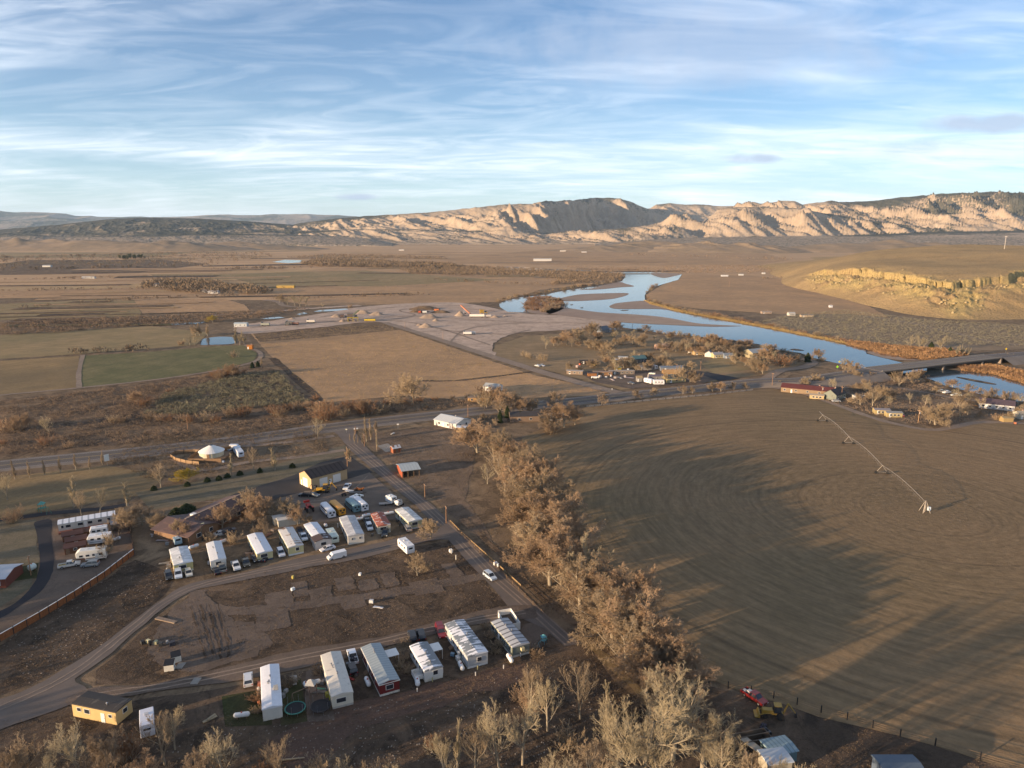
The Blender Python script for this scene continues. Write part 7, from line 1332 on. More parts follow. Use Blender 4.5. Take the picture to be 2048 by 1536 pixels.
# trampolines
for u, v, c, lb in ((641.6, 1420, (.04, .035, .035), 'dark round trampoline on the patio of the cream home'), (590.9, 1424, (.06, .22, .18), 'round trampoline with a teal rim on the dark lawn')):
    p = G(u, v); e = empty('trampoline', (p.x, p.y, .1), 0, lb, 'trampoline')
    add(e, 'mat', plain((.012, .012, .015)), lambda b: b.lathe([(.1, .86), (1.85, .86), (1.85, .9), (.1, .9)], 24)); add(e, 'rim', plain(c), lambda b: [b.tube((2.0 * math.cos(t), 2.0 * math.sin(t), .88), (2.0 * math.cos(t + .262), 2.0 * math.sin(t + .262), .88), .13, n=5) for t in [i * .2618 for i in range(24)]])
    for k in range(6): t = k * 1.047; add(e, 'leg', M_metal, lambda b: b.tube((2 * math.cos(t), 2 * math.sin(t), 0), (2 * math.cos(t), 2 * math.sin(t), .85), .03, n=5))
    for k in range(6): t = k * 1.047 + .5; add(e, 'net_pole', M_metal, lambda b: b.tube((2.15 * math.cos(t), 2.15 * math.sin(t), .8), (2.15 * math.cos(t), 2.15 * math.sin(t), 2.5), .03, n=5))
def playset(label, u, v, an, roofc, postc, s=1.):
    p = G(u, v); e = empty('play_set', (p.x, p.y, .1), an, label, 'play set'); e.scale = (s, s, s); m = plain(postc)
    for x in (-.8, .8):
        for y in (-.8, .8): add(e, 'post', m, lambda b: b.box(x, y, 1.5, .12, .12, 3.0))
    add(e, 'platform', m, lambda b: b.box(0, 0, 1.4, 1.8, 1.8, .12)); add(e, 'roof', plain(roofc), lambda b: b.lathe([(1.5, 2.95), (.05, 3.9)], 4)); add(e, 'slide', plain((.08, .25, .18)), lambda b: b.add([(.9, -.3, 1.4), (.9, .3, 1.4), (3.4, .3, .1), (3.4, -.3, .1), (.9, -.3, 1.3), (.9, .3, 1.3), (3.4, .3, 0), (3.4, -.3, 0)], [(0, 1, 2, 3), (7, 6, 5, 4), (0, 3, 7, 4), (1, 5, 6, 2), (0, 4, 5, 1), (3, 2, 6, 7)]))
    add(e, 'swing_beam', m, lambda b: (b.tube((-.8, 0, 2.4), (-4.2, 0, 2.4), .07), b.tube((-4.2, 0, 2.4), (-4.2, -.9, 0), .05), b.tube((-4.2, 0, 2.4), (-4.2, .9, 0), .05)))
playset('green-roofed play tower beside the tan field at the left', 85, 1024, R(150), (.10, .30, .26), (.06, .22, .17)); playset('wooden play set with slide on the patio of the cream home', 624, 1392, R(40), (.35, .34, .32), (.20, .13, .09)); playset('small teal play set on the pad right of the grey-green home', 1087, 1287, R(60), (.12, .34, .36), (.12, .28, .30), .6)
# utility poles
def pole(label, u, v, top, arm=True, c=(.26, .15, .085), xf=False, lamp=False, name='utility_pole'):
    p = G(u, v); h = hpx(u, v, v - top); e = empty(name, (p.x, p.y, 0), R(20), label, 'pole'); m = plain(c, .9, 0, .2, .2, 2)
    add(e, 'pole', m, lambda b: b.tube((0, 0, -.1), (0, 0, h), .17, .11, 8))
    if arm: add(e, 'crossarm', m, lambda b: b.box(0, 0, h - .5, .12, 2.3, .14)); add(e, 'insulators', plain((.35, .3, .27)), lambda b: [b.lathe([(.06, 0), (.06, .2), (.02, .25)], 6, (0, y, h - .43)) for y in (-1, -.4, .4, 1)])
    if xf: add(e, 'transformer', plain((.5, .5, .5)), lambda b: b.lathe([(.28, 0), (.28, .9), (.1, 1.0)], 10, (.35, 0, h - 2.0)))
    if lamp: add(e, 'lamp', plain((.6, .6, .4)), lambda b: b.box(.5, 0, h - .1, 1.0, .2, .12))
    return e
for a in (('orange-lit wooden pole north of the highway, left of the yurt', 376, 861, 829), ('wooden pole in the russet brush north of the highway', 641, 838, 802), ('wooden pole at the foot of the big round tree', 827, 811, 778), ('wooden pole south of the highway by the tall poplars', 729, 893, 868), ('wooden pole with side bars at the edge of the dirt lot', 753.5, 900, 858),
          ('dark pole beside the highway near the white house', 936, 833, 810), ('pole on the dirt lot halfway down the side road', 850, 1000, 967), ('pole beside the pipe rail of the side road', 892.5, 1047, 1011), ('leaning wooden pole left of the dark drive', 62, 1151, 1110), ('wooden pole at the highway bend beside the round field', 1544, 774, 746), ('wooden pole left of the grey-green gabled house', 1643, 797, 773, True, (.26, .15, .085), True),
          ('wooden pole right of the grey-green gabled house', 1682.5, 798, 773), ('bright wooden pole with a transformer at the field corner', 1836, 846, 820, True, (.36, .22, .12), True), ('pole in the settlement before the cream house', 1353, 745, 728), ('pole in the meadow right of the settlement', 1401, 741, 723), ('thin pole by the river behind the white long trailer house', 1264.5, 660, 645),
          ('tall thin pole on the terrace right of the river', 1458, 575, 561), ('pair pole on the terrace by the river bend', 1340, 579, 570), ('thin pole at the near edge of the quarry road', 810, 657, 645), ('thin pole between quarry road and gravel', 886, 680, 664), ('grey pole with bright lamp beside the brick house', 405, 1082, 1045, False, (.05, .045, .04), False, True),
          ('white pole at the left edge near the curved track', 4, 862, 838, False), ('thin grey pole in the highway verge by the junction', 711, 868, 852, False), ('pole at the back of the workshop, by the side road', 695, 933, 893, True)): pole(*a)
# small marker posts at the near lots
for i, (u, v, t) in enumerate(((955, 1340, 1331), (951, 1352, 1344), (865, 1364, 1355), (1007, 1338, 1330), (1041, 1314, 1306), (834.5, 1384, 1376))):
    p = G(u, v); h = hpx(u, v, v - t); b = MB(); b.box(p.x, p.y, h / 2 + .08, .22, .22, h); o = b.build('meter_post', plain((.45, .40, .2) if i in (0, 2) else (.5, .48, .45))); tag(o, 'short utility post, # from the left behind the front row homes'.replace('# ', ''), 'post', 'utility posts behind the front row'); AUTO.setdefault('utility posts behind the front row', []).append((o, u, 'short utility post, # from the left behind the front row homes'))
# tall mast on the hilltop
c_ = at_dist(2007, 510, 1420); e = empty('radio_mast', (c_.x, c_.y, c_.z - 1), 0, 'tall thin mast with a crossarm on the hilltop at the right', 'mast'); hm_ = 38 / ppm(c_) * 1.0
add(e, 'mast', plain((.5, .45, .4)), lambda b: b.tube((0, 0, 0), (0, 0, hm_), .5, .3, 6)); add(e, 'crossarm', plain((.55, .5, .45)), lambda b: b.box(0, 0, hm_ - .6, 5, .5, .9))
# traffic signs
def sign(label, u, v, h, kind, c, w_=.9, name='road_sign', rz=0.2):
    p = G(u, v, 0); z0 = ramp(p) if kind != 'board' and v < 760 and u > 1600 and u < 1800 else 0; e = empty(name, (p.x, p.y, z0), rz, label, 'sign')
    add(e, 'post', M_metal, lambda b: b.box(0, .05, h / 2, .1, .1, h))
    if kind == 'diamond': add(e, 'panel', plain(c), lambda b: b.add([(0, 0, h - w_ * .75), (w_ * .75, 0, h), (0, 0, h + w_ * .75), (-w_ * .75, 0, h), (0, .05, h - w_ * .75), (w_ * .75, .05, h), (0, .05, h + w_ * .75), (-w_ * .75, .05, h)], [(0, 1, 2, 3), (7, 6, 5, 4), (0, 4, 5, 1), (1, 5, 6, 2), (2, 6, 7, 3), (3, 7, 4, 0)]))
    else: add(e, 'panel', plain(c), lambda b: b.box(0, 0, h, w_, .06, w_ * (1.5 if kind == 'board' else .7)))
sign('large white billboard between saplings and highway', 215, 931, 3.4, 'board', (.6, .6, .56), 1.9, rz=.9); sign('fluorescent green warning sign at the bridge approach, near lane', 1673, 753, 2.6, 'diamond', (.35, .75, .02), 1.3); sign('yellow warning sign at the bridge approach, river side', 1677, 742, 2.4, 'diamond', (.7, .6, .12), 1.1)
sign('yellow warning sign past the bridge at the right edge', 2010.5, 712, 5.6, 'diamond', (.8, .55, .02), 1.3); sign('white round-backed sign by the highway verge', 796, 858, 2.4, 'plate', (.62, .6, .55), 1.0); sign('white sign at the dirt road mouth', 1224, 783, 1.6, 'plate', (.7, .68, .6), .7); sign('small white sign at the lane mouth by the highway junction', 693, 866, 1.8, 'plate', (.66, .62, .45), .8)
p = G(712, 862); e = empty('mailbox_stand', (p.x, p.y, 0), .3, 'white twin mailboxes at the highway junction', 'mailbox'); add(e, 'boxes', M_wht, lambda b: (b.box(-.6, 0, 1.2, .8, .6, .6), b.box(.6, 0, 1.2, .8, .6, .6))); add(e, 'stand', M_postw, lambda b: b.box(0, 0, .45, 2.2, .15, .9))
# ---------------------------------------------------------------- centre pivot irrigation machine
def pivot():
    tw = [PIV, G(1763, 948), G(1696.3, 888.3), G(1644.2, 843.6)]; c = PIV; e = empty('irrigation_pivot', (c.x, c.y, 0), 0, 'long wheeled irrigation machine crossing the round ploughed field', 'irrigation machine'); m = plain((.33, .29, .25), .5, .3)
    T_ = [Vector((t.x - c.x, t.y - c.y, 0)) for t in tw]; z = 3.7; d = (T_[3] - T_[0]).normalized(); nr = Vector((-d.y, d.x, 0))
    for i in range(3):
        a, b_ = T_[i], T_[i + 1]; Ls = (b_ - a).length; n = 8; sp_ = MB(); tr = MB(); dr = MB()
        pt = lambda f: a.lerp(b_, f) + Vector((0, 0, z + 1.0 * math.sin(math.pi * f)))
        for k in range(n): sp_.tube(pt(k / n), pt((k + 1) / n), .065, n=6)
        sp_.build('pipe', m, e); lo = [pt((k + .5) / n) - Vector((0, 0, 1.0)) for k in range(n)]
        for k in range(n):
            q = lo[k]; 
            for f in (k / n, (k + 1) / n):
                for s in (-.5, .5): tr.tube(pt(f), q + nr * s, .014, n=4)
            if k < n - 1: tr.tube(q, lo[k + 1], .014, n=4)
        tr.build('truss', m, e)
        for k in range(1, n): dr.tube(pt(k / n), pt(k / n) - Vector((0, 0, 2.2)), .012, n=4)
        dr.build('drop_hoses', m, e)
    ov = MB(); ov.tube(T_[3] + Vector((0, 0, z)), T_[3] + d * 6 + Vector((0, 0, z + .2)), .09, n=6); ov.build('end_boom', m, e)
    for i in (1, 2, 3):
        t = T_[i]; b = MB()
        for s in (-1, 1): b.tube(t + nr * s * 2.0 + Vector((0, 0, .9)), t + Vector((0, 0, z)), .07, n=5)
        b.tube(t - nr * 2.2 + Vector((0, 0, .8)), t + nr * 2.2 + Vector((0, 0, .8)), .07, n=5); o = b.build('wheel_tower', m, e)
        for s in (-1, 1): w_ = MB(); q = t + nr * s * 2.2 + Vector((0, 0, .62)); w_.tube(q - d * .18, q + d * .18, .62, n=14); w_.build('wheel', M_tyre, o)
    b = MB()
    for sx_ in (-1, 1):
        for sy_ in (-1, 1): b.tube((sx_ * 1.3, sy_ * 1.3, 0), (sx_ * .25, sy_ * .25, z), .09, n=5)
    b.tube((0, 0, 0), (0, 0, z + .6), .16, n=8); b.build('pivot_tower', m, e); b = MB(); b.box(1.2, -.4, 1.5, .9, .6, 1.3); b.build('control_box', plain((.5, .58, .66)), e)
pivot()
# ---------------------------------------------------------------- quarry heaps and plant
M_heap = ground_mat('gravel_heap', (.40, .30, .22), (.33, .25, .19), (.22, .17, .13), .05, .4, 2, bmp=.4)
def heap(label, u, v, wpx, hp, seed, m=M_heap, ridge=1.0):
    p = G(u, v); s = ppm(p); rx = wpx / s / 2; h = hp / s * 1.05; n = 26; gx, gy = np.meshgrid(np.linspace(-1, 1, n), np.linspace(-1, 1, n)); r = np.sqrt((np.maximum(np.abs(gx) - (ridge - 1) * .3, 0) * (1 + (ridge - 1) * .3)) ** 2 + gy ** 2)
    z = h * np.clip(1 - r, 0, 1) * (.85 + .3 * fbm(gx * 3 + seed, gy * 3, 3, seed)) * 1.05; V = np.stack([gx * rx, gy * rx * .75, z - .05], -1).reshape(-1, 3)
    i = np.arange(n - 1)[:, None] * n + np.arange(n - 1)[None, :]; o = mesh_np('gravel_heap', V, np.stack([i, i + 1, i + n + 1, i + n], -1).reshape(-1, 4), m); o.location = (p.x, p.y + rx * .4, .24); tag(o, label, 'gravel heap', 'gravel heaps in the quarry yard')
for a in (('flat-topped gravel heap at the upper left of the quarry', 725, 628, 30, 6, 1, M_heap, 2), ('flat-topped gravel heap right behind the first', 752, 631, 30, 6, 2, M_heap, 2), ('gravel heap left of the crusher', 672, 635, 26, 5.5, 3, M_heap, 1.6), ('low gravel heap left in the quarry yard', 583, 639, 18, 3, 4), ('pointed gravel heap at the middle right of the quarry', 920, 633, 25, 10, 5),
          ('wide gravel heap below the round mound', 857, 637, 38, 7, 6, M_heap, 2), ('small gravel heap under the wide one', 871, 643, 16, 5, 7), ('pale nearest gravel heap by the quarry road', 851, 656, 32, 9, 8), ('small grey heap left of the pale nearest heap', 838, 652, 14, 4, 9), ('low gravel heap right of the loading plant', 990, 636, 22, 4.5, 10), ('pale gravel heap beside the crusher hopper', 684, 644, 14, 5, 11), ('dirt heap at the left end of the quarry sheds', 1010, 634, 14, 3, 12)): heap(*a)
for (u, v, wpx, hp, sd) in ((848, 620, 62, 6, 21), (838, 625, 40, 5, 22), (880, 626, 40, 4, 23)): heap(f'dark earth mound, one of the ring in the quarry middle' if sd == 21 else ('lower dark earth mound in the quarry middle' if sd == 22 else 'rubbly earth mound right of the quarry ring'), u, v, wpx, hp, sd, M_brown, 2)
def conveyor(label, a, b, h, c=(.5, .2, .1)):
    p, q = G(*a), G(*b); e = empty('conveyor', (p.x, p.y, .24), math.atan2(q.y - p.y, q.x - p.x), label, 'conveyor'); L = (q - p).length; m = plain(c)
    add(e, 'belt_frame', m, lambda b_: b_.add([(0, -.8, h), (0, .8, h), (L, .8, 1.2), (L, -.8, 1.2), (0, -.8, h - 1), (0, .8, h - 1), (L, .8, .4), (L, -.8, .4)], [(0, 3, 2, 1), (4, 5, 6, 7), (0, 1, 5, 4), (3, 7, 6, 2), (0, 4, 7, 3), (1, 2, 6, 5)])); add(e, 'support', M_metal, lambda b_: (b_.tube((L * .35, -1.2, 0), (L * .3, 0, h * .68), .2, n=5), b_.tube((L * .35, 1.2, 0), (L * .3, 0, h * .68), .2, n=5)))
    add(e, 'wheels', M_tyre, lambda b_: b_.tube((L * .4, -1.2, .5), (L * .4, 1.2, .5), .5, n=8))
conveyor('orange stacking conveyor rising to the pointed heap', (922, 625), (944, 632), 9); conveyor('conveyor of the crusher, right arm', (718, 634), (696, 641), 8, (.2, .2, .1)); conveyor('conveyor of the crusher, left arm', (690, 640), (712, 644), 5, (.12, .1, .1))
def plant(label, u, v, c1, c2, s=1.):
    p = G(u, v); e = empty('gravel_plant', (p.x, p.y, .24), .2, label, 'machine'); e.scale = (s, s, s)
    add(e, 'frame', plain(c1), lambda b: (b.box(0, 0, 3.2, 9, 3, .5), [b.box(x, y, 1.5, .4, .4, 3) for x in (-4, 0, 4) for y in (-1.2, 1.2)])); add(e, 'hopper', plain(c2), lambda b: b.box(-2, 0, 5.2, 3.5, 3.4, 2.8, tx=1.5, ty=1.4)); add(e, 'motor', plain((.1, .1, .1)), lambda b: b.box(2.5, 0, 4.3, 2.4, 2, 1.7)); add(e, 'deck', M_metal, lambda b: b.box(0, 2, 2.4, 8, .8, .15))
plant('yellow crushing plant in the left half of the quarry', 706, 643, (.4, .3, .04), (.15, .12, .1), 1.3); plant('dark crusher hopper left of the yellow plant', 688, 641, (.08, .06, .05), (.14, .1, .09), 1.); plant('yellow loading plant beside the white tanker', 967, 631, (.45, .26, .03), (.4, .25, .05), 1.)
def boxything(name, cat, label, u, v, L, W, h, c, c2=(.05, .05, .05), an=0, wheels=True, z=.24, cab=True):
    p = G(u, v); e = empty(name, (p.x, p.y, z), an, label, cat)
    add(e, 'body', plain(c), lambda b: b.prism([(-L / 2, h * .3), (L / 2, h * .3), (L / 2 - .15, h), (-L / 2 + .15, h)], -W / 2, W / 2, 'y')); add(e, 'chassis', plain(c2), lambda b: b.box(0, 0, h * .24, L * .96, W * .7, h * .12))
    if cab: add(e, 'cab', M_glass, lambda b: b.box(-L * .36, 0, h * 1.12, L * .2, W * .9, h * .35, tx=.8)); 
    if wheels:
        for x in (-L * .33, L * .33):
            for s in (-1, 1): add(e, 'wheel', M_tyre, lambda b: b.tube((x, s * (W / 2 - .25), .5), (x, s * (W / 2 + .05), .5), .5, n=10))
    return e
boxything('tank_trailer', 'trailer', 'long white tank trailer in the right half of the quarry', 954, 635, 17, 3, 3.6, (.66, .62, .55), cab=False); boxything('loader', 'loader', 'small grey machine right of the white tank trailer', 977, 635, 6, 3, 3.2, (.4, .36, .33)); boxything('dump_truck', 'truck', 'grey-green truck parked at the left of the quarry yard', 531, 652, 9, 3, 3, (.25, .26, .22)); boxything('dump_truck', 'truck', 'dark truck in the middle of the near quarry edge', 580, 649, 9, 3, 3, (.12, .11, .1))
boxything('dump_truck', 'truck', 'brown trailer right of the dark quarry truck', 591, 650, 7, 3, 2.4, (.2, .1, .07)); boxything('dump_truck', 'truck', 'white-cab truck at the near quarry edge', 622, 646, 9, 3, 3.2, (.5, .46, .4)); boxything('dump_truck', 'truck', 'small dark item left of the white-cab truck', 575, 651, 5, 3, 2.4, (.1, .1, .1)); boxything('excavator', 'excavator', 'yellow low machine under the crushing plant', 740, 643, 12, 3, 2.6, (.45, .32, .03))
boxything('digger', 'digger', 'red machine left on the earth ring', 841, 627, 5, 3, 3, (.4, .08, .04)); boxything('dump_truck', 'truck', 'white truck beside the red machine on the earth ring', 848, 627, 7, 3, 3, (.5, .5, .48)); boxything('dump_truck', 'truck', 'orange rubble skip right of the earth ring', 873, 623, 6, 3, 3, (.5, .16, .06))
boxything('dump_truck', 'truck', 'white machine shed trailer at the near right of the quarry', 935, 670, 8, 3, 3, (.6, .56, .52)); boxything('dump_truck', 'truck', 'white trailer next to the one at the near right quarry', 945, 669, 6, 3, 2.6, (.6, .56, .5))
boxything('gravel_trailer', 'trailer', 'small yellow trailer in the settlement meadow', 1188, 732, 4, 2, 1.4, (.6, .42, .03), cab=False); boxything('boat', 'boat', 'white boat on a trailer in the junk yard', 1190, 758, 5, 2, 1.5, (.66, .64, .62), cab=False)
# ---------------------------------------------------------------- farm machines
def backhoe(label, u, v, an, c=(.32, .20, .04), s=1.):
    p = G(u, v); e = empty('backhoe', (p.x, p.y, .1), an, label, 'backhoe'); e.scale = (s, s, s); m = plain(c, .5)
    add(e, 'body', m, lambda b: (b.box(-1.4, 0, 1.25, 2.2, 1.1, .8, tx=.9), b.box(.5, 0, .95, 2.2, 1.2, .4)), bevel=.05); add(e, 'cab', M_glass, lambda b: b.box(.55, 0, 1.95, 1.4, 1.3, 1.5, tx=.9, ty=.9)); add(e, 'cab_roof', m, lambda b: b.box(.55, 0, 2.76, 1.5, 1.4, .14))
    add(e, 'loader_arms', m, lambda b: [b.tube((-.3, y, 1.5), (-3.0, y, .7), .1, n=6) for y in (-.8, .8)]); add(e, 'bucket', m, lambda b: b.prism([(-3.9, .15), (-2.9, .15), (-2.9, 1.0), (-3.1, 1.0), (-3.3, .4), (-3.9, .3)], -1.15, 1.15, 'y'))
    o = add(e, 'boom', m, lambda b: (b.tube((1.7, 0, .9), (2.5, 0, 3.3), .18, .14, 6), b.tube((2.5, 0, 3.3), (4.0, 0, 1.3), .14, .1, 6))); add(o, 'digging_bucket', M_black, lambda b: b.box(4.1, 0, .85, .5, .6, .8, tx=.7)); add(e, 'stabilizers', M_black, lambda b: [b.tube((1.7, y * .6, .8), (1.8, y * 1.3, .1), .08, n=5) for y in (-1, 1)])
    for x, r in ((-1.9, .5), (1.0, .75)):
        for sd in (-1, 1): add(e, 'wheel', M_tyre, lambda b: b.tube((x, sd * .75, r), (x, sd * 1.15, r), r, n=14))
    return e
backhoe('yellow backhoe with raised rear arm below the red pickup', 1548, 1434, R(-10)); backhoe('yellow loader with a black bucket beside the tan workshop', 648, 985, R(10), (.46, .26, .03), 1.15); backhoe('black skid machine left of the yellow loader', 633, 983, R(160), (.04, .035, .03), .8)
def tractor(label, u, v, an, c, s=1.):
    p = G(u, v); e = empty('tractor', (p.x, p.y, .1), an, label, 'tractor'); e.scale = (s, s, s); m = plain(c, .5)
    add(e, 'hood', m, lambda b: b.box(.9, 0, 1.25, 1.9, .8, .75, tx=.92), bevel=.04); add(e, 'fenders', m, lambda b: [b.box(-.7, y, 1.45, 1.3, .4, .12) for y in (-.75, .75)]); add(e, 'seat', M_black, lambda b: (b.box(-.5, 0, 1.3, .5, .5, .15), b.box(-.75, 0, 1.6, .1, .5, .5))); add(e, 'steering_post', M_black, lambda b: b.tube((-.1, 0, 1.2), (-.25, 0, 1.9), .05)); add(e, 'loader', m, lambda b: ([b.tube((.3, y, 1.3), (2.6, y, 2.0), .08, n=5) for y in (-.6, .6)], b.box(2.8, 0, 1.9, .5, 1.6, .6)))
    for x, r in ((1.5, .42), (-.7, .75)):
        for sd in (-1, 1): add(e, 'wheel', M_tyre, lambda b: b.tube((x, sd * .6, r), (x, sd * .95, r), r, n=14))
tractor('red tractor with a front loader left of the buses', 619, 1023, R(120), (.42, .03, .02), 1.3); tractor('small orange tractor in the workshop yard', 716, 983, R(-20), (.55, .16, .02), .8)
def atv(label, u, v, an, c):
    p = G(u, v); e = empty('quad_bike', (p.x, p.y, .1), an, label, 'quad bike'); add(e, 'body', plain(c), lambda b: (b.box(0, 0, .75, 1.5, .5, .35, tx=.8), b.box(.5, 0, .85, .6, .9, .12), b.box(-.5, 0, .85, .6, .9, .12))); add(e, 'seat', M_black, lambda b: b.box(-.15, 0, 1.0, .7, .3, .14)); add(e, 'handlebar', M_black, lambda b: (b.tube((.35, -.4, 1.15), (.35, .4, 1.15), .03), b.tube((.4, 0, .8), (.35, 0, 1.15), .03)))
    for x in (-.6, .6):
        for sd in (-1, 1): add(e, 'wheel', M_tyre, lambda b: b.tube((x, sd * .35, .32), (x, sd * .62, .32), .32, n=12))
atv('black quad bike in the workshop yard', 688, 992, .4, (.02, .02, .03)); atv('dark quad below the backhoe at the lower right, upper one', 1526, 1460, 1.0, (.05, .04, .06)); atv('dark quad below the backhoe at the lower right, lower one', 1532, 1468, 2.0, (.12, .12, .13))
def flat_trailer(label, u, v, an, c=(.3, .28, .26), L=4.5):
    p = G(u, v); e = empty('flat_trailer', (p.x, p.y, .1), an, label, 'trailer'); add(e, 'deck', plain(c), lambda b: b.box(0, 0, .6, L, 1.9, .12)); add(e, 'hitch', M_black, lambda b: (b.tube((L / 2, -.6, .55), (L / 2 + 1.4, 0, .5), .05), b.tube((L / 2, .6, .55), (L / 2 + 1.4, 0, .5), .05)))
    for sd in (-1, 1): add(e, 'wheel', M_tyre, lambda b: b.tube((0, sd * .8, .33), (0, sd * 1.05, .33), .33, n=12))
flat_trailer('empty flat trailer beside the white cargo trailer', 771, 1010, .2); flat_trailer('white small flat trailer near the quad in the workshop yard', 699, 985, -.5, (.5, .5, .5), 3); flat_trailer('low dark trailer above the white flat-bed truck', 712, 988, .1, (.12, .11, .1), 5)
# lean-to compound at the lower right
simple('blue-grey metal shed roof at the bottom beside the junk compound', 'shed', 'shed', 1556, 1513, R(15), 5.0, 4.0, 2.4, .3, (.10, .16, .18), (.17, .24, .28), rm=roofing('blue_metal', (.20, .28, .32), ribs=1.2, ribc=(.12, .18, .21)), arch=True)
simple('tan canvas-walled shelter with a silver roof at the bottom edge', 'shelter', 'shelter', 1549, 1536, R(10), 4.6, 3.6, 2.6, .2, (.33, .30, .24), (.42, .46, .5), arch=True)
e = empty('timber_pen', G(1512, 1500), R(15), 'open weathered timber pen with a curved sheet lying over it', 'pen'); mw = plain((.13, .10, .075), .9)
add(e, 'wall', mw, lambda b: (b.box(0, -2.8, 1.0, 7, .15, 2.0), b.box(-3.4, 0, 1.0, .15, 5.5, 2.0), b.box(3.4, 0, 1.0, .15, 5.5, 2.0), b.box(0, 2.8, 1.0, 7, .15, 2.0))); add(e, 'beam', mw, lambda b: (b.box(0, 0, 2.1, 7.2, .15, .15), b.box(0, 1.4, 2.1, 7.2, .15, .15))); add(e, 'cover_sheet', plain((.30, .26, .2)), lambda b: b.box(-1.4, -.8, 2.0, 1.6, 4.5, .08, .3))
simple('dark blue roofed hut cut by the bottom right edge', 'hut', 'hut', 1795, 1560, R(0), 7.0, 5, 3.0, .6, (.10, .13, .18), (.08, .11, .15), arch=True)
# ---------------------------------------------------------------- yard clutter, one object each
r5 = random.Random(12)
CL = [(655, 1393, 'box', (.35, .30, .05)), (662, 1400, 'barrel', (.5, .45, .03)), (572, 1385, 'box', (.3, .3, .3)), (566, 1395, 'box', (.2, .2, .2)), (590, 1362, 'plank', (.45, .43, .4)), (520, 1372, 'box', (.4, .15, .1)), (517, 1382, 'barrel', (.5, .45, .42)), (518, 1410, 'barrel', (.35, .12, .05)), (700, 1358, 'plank', (.3, .05, .04)), (712, 1352, 'box', (.1, .08, .08)), (646, 1368, 'box', (.25, .22, .2)), (636, 1385, 'plank', (.25, .22, .2)),
      (905, 1312, 'box', (.15, .25, .35)), (930, 1318, 'barrel', (.35, .08, .06)), (745, 1345, 'box', (.3, .28, .26)), (690, 1345, 'barrel', (.1, .1, .1)), (345, 1125, 'box', (.3, .18, .1)), (338, 1135, 'box', (.35, .3, .25)), (330, 1128, 'plank', (.4, .33, .25)), (350, 1118, 'box', (.16, .1, .07)), (335, 1142, 'barrel', (.3, .28, .26)), (420, 1128, 'box', (.45, .42, .4)), (424, 1120, 'box', (.14, .12, .1)), (500, 1108, 'plank', (.3, .2, .14)), (505, 1113, 'box', (.2, .1, .07)), (560, 1090, 'barrel', (.06, .06, .06)),
      (575, 1096, 'box', (.4, .42, .5)), (570, 1085, 'box', (.1, .15, .3)), (585, 1102, 'barrel', (.12, .11, .1)), (628, 1085, 'box', (.15, .13, .12)), (633, 1092, 'box', (.3, .25, .2)), (600, 1060, 'box', (.12, .1, .08)), (745, 1072, 'box', (.14, .12, .1)), (752, 1052, 'barrel', (.1, .1, .12)), (745, 1044, 'box', (.08, .08, .09)), (796, 1044, 'box', (.06, .06, .06)), (800, 1052, 'barrel', (.05, .05, .05)), (676, 1056, 'post', (.5, .5, .48)), (720, 1151, 'box', (.7, .7, .68)), (586, 1181, 'box', (.7, .7, .68)), (586, 1158, 'barrel', (.5, .4, .1)), (743, 1206, 'box', (.5, .5, .5)), (757, 1216, 'plank', (.5, .5, .52)),
      (440, 1072, 'plank', (.3, .3, .3)), (466, 1070, 'barrel', (.05, .04, .04)), (520, 1068, 'box', (.3, .12, .07)), (535, 1072, 'plank', (.3, .14, .08)), (545, 1063, 'box', (.25, .2, .17)), (305, 1072, 'plank', (.3, .28, .26)), (325, 1082, 'plank', (.25, .23, .22)), (335, 1090, 'box', (.2, .2, .2)), (285, 1288, 'box', (.03, .03, .03)), (300, 1291, 'barrel', (.02, .02, .02)), (312, 1288, 'box', (.35, .33, .2)), (322, 1292, 'box', (.05, .05, .05)), (335, 1288, 'barrel', (.3, .3, .3)), (345, 1291, 'box', (.05, .05, .06)), (297, 1286, 'box', (.55, .5, .3)),
      (447, 925, 'box', (.16, .2, .28)), (440, 922, 'box', (.1, .1, .12)), (430, 918, 'box', (.12, .16, .22)), (420, 1440, 'plank', (.3, .24, .15)), (1200, 755, 'box', (.5, .4, .35)), (1212, 756, 'box', (.6, .55, .5)), (1222, 754, 'barrel', (.6, .58, .55)), (1230, 757, 'box', (.35, .3, .28)), (1240, 756, 'plank', (.5, .48, .45)), (1218, 750, 'box', (.55, .5, .45)), (1250, 755, 'box', (.3, .28, .3)), (1260, 756, 'plank', (.28, .25, .3)), (1196, 748, 'barrel', (.4, .2, .1)), (1256, 741, 'box', (.6, .62, .66)), (1225, 760, 'plank', (.5, .4, .36)), (1160, 730, 'box', (.45, .12, .08)), (1155, 735, 'box', (.4, .3, .28)),
      (1722, 795, 'box', (.65, .62, .55)), (1730, 792, 'plank', (.66, .64, .6)), (1750, 788, 'plank', (.66, .64, .6)), (1885, 838, 'plank', (.4, .36, .3)), (1950, 812, 'plank', (.5, .25, .08)), (1935, 808, 'plank', (.45, .22, .08)), (1930, 800, 'box', (.1, .1, .1)), (2030, 848, 'box', (.4, .15, .08)), (1556, 1495, 'barrel', (.3, .36, .4)), (1570, 1488, 'box', (.1, .1, .12)), (1578, 1495, 'box', (.14, .14, .16)), (1565, 1502, 'plank', (.2, .18, .15)), (902, 1105, 'box', (.6, .6, .58)), (912, 1120, 'post', (.5, .48, .42)), (903, 1108, 'post', (.6, .58, .55)), (991, 1130, 'box', (.66, .66, .66)), (996, 1134, 'barrel', (.7, .7, .7)), (786, 868, 'plank', (.55, .53, .48))]
cn = dict(box='crate', barrel='barrel', plank='board', post='post'); cw = dict(box='small crate', barrel='round barrel', plank='flat board', post='short post')
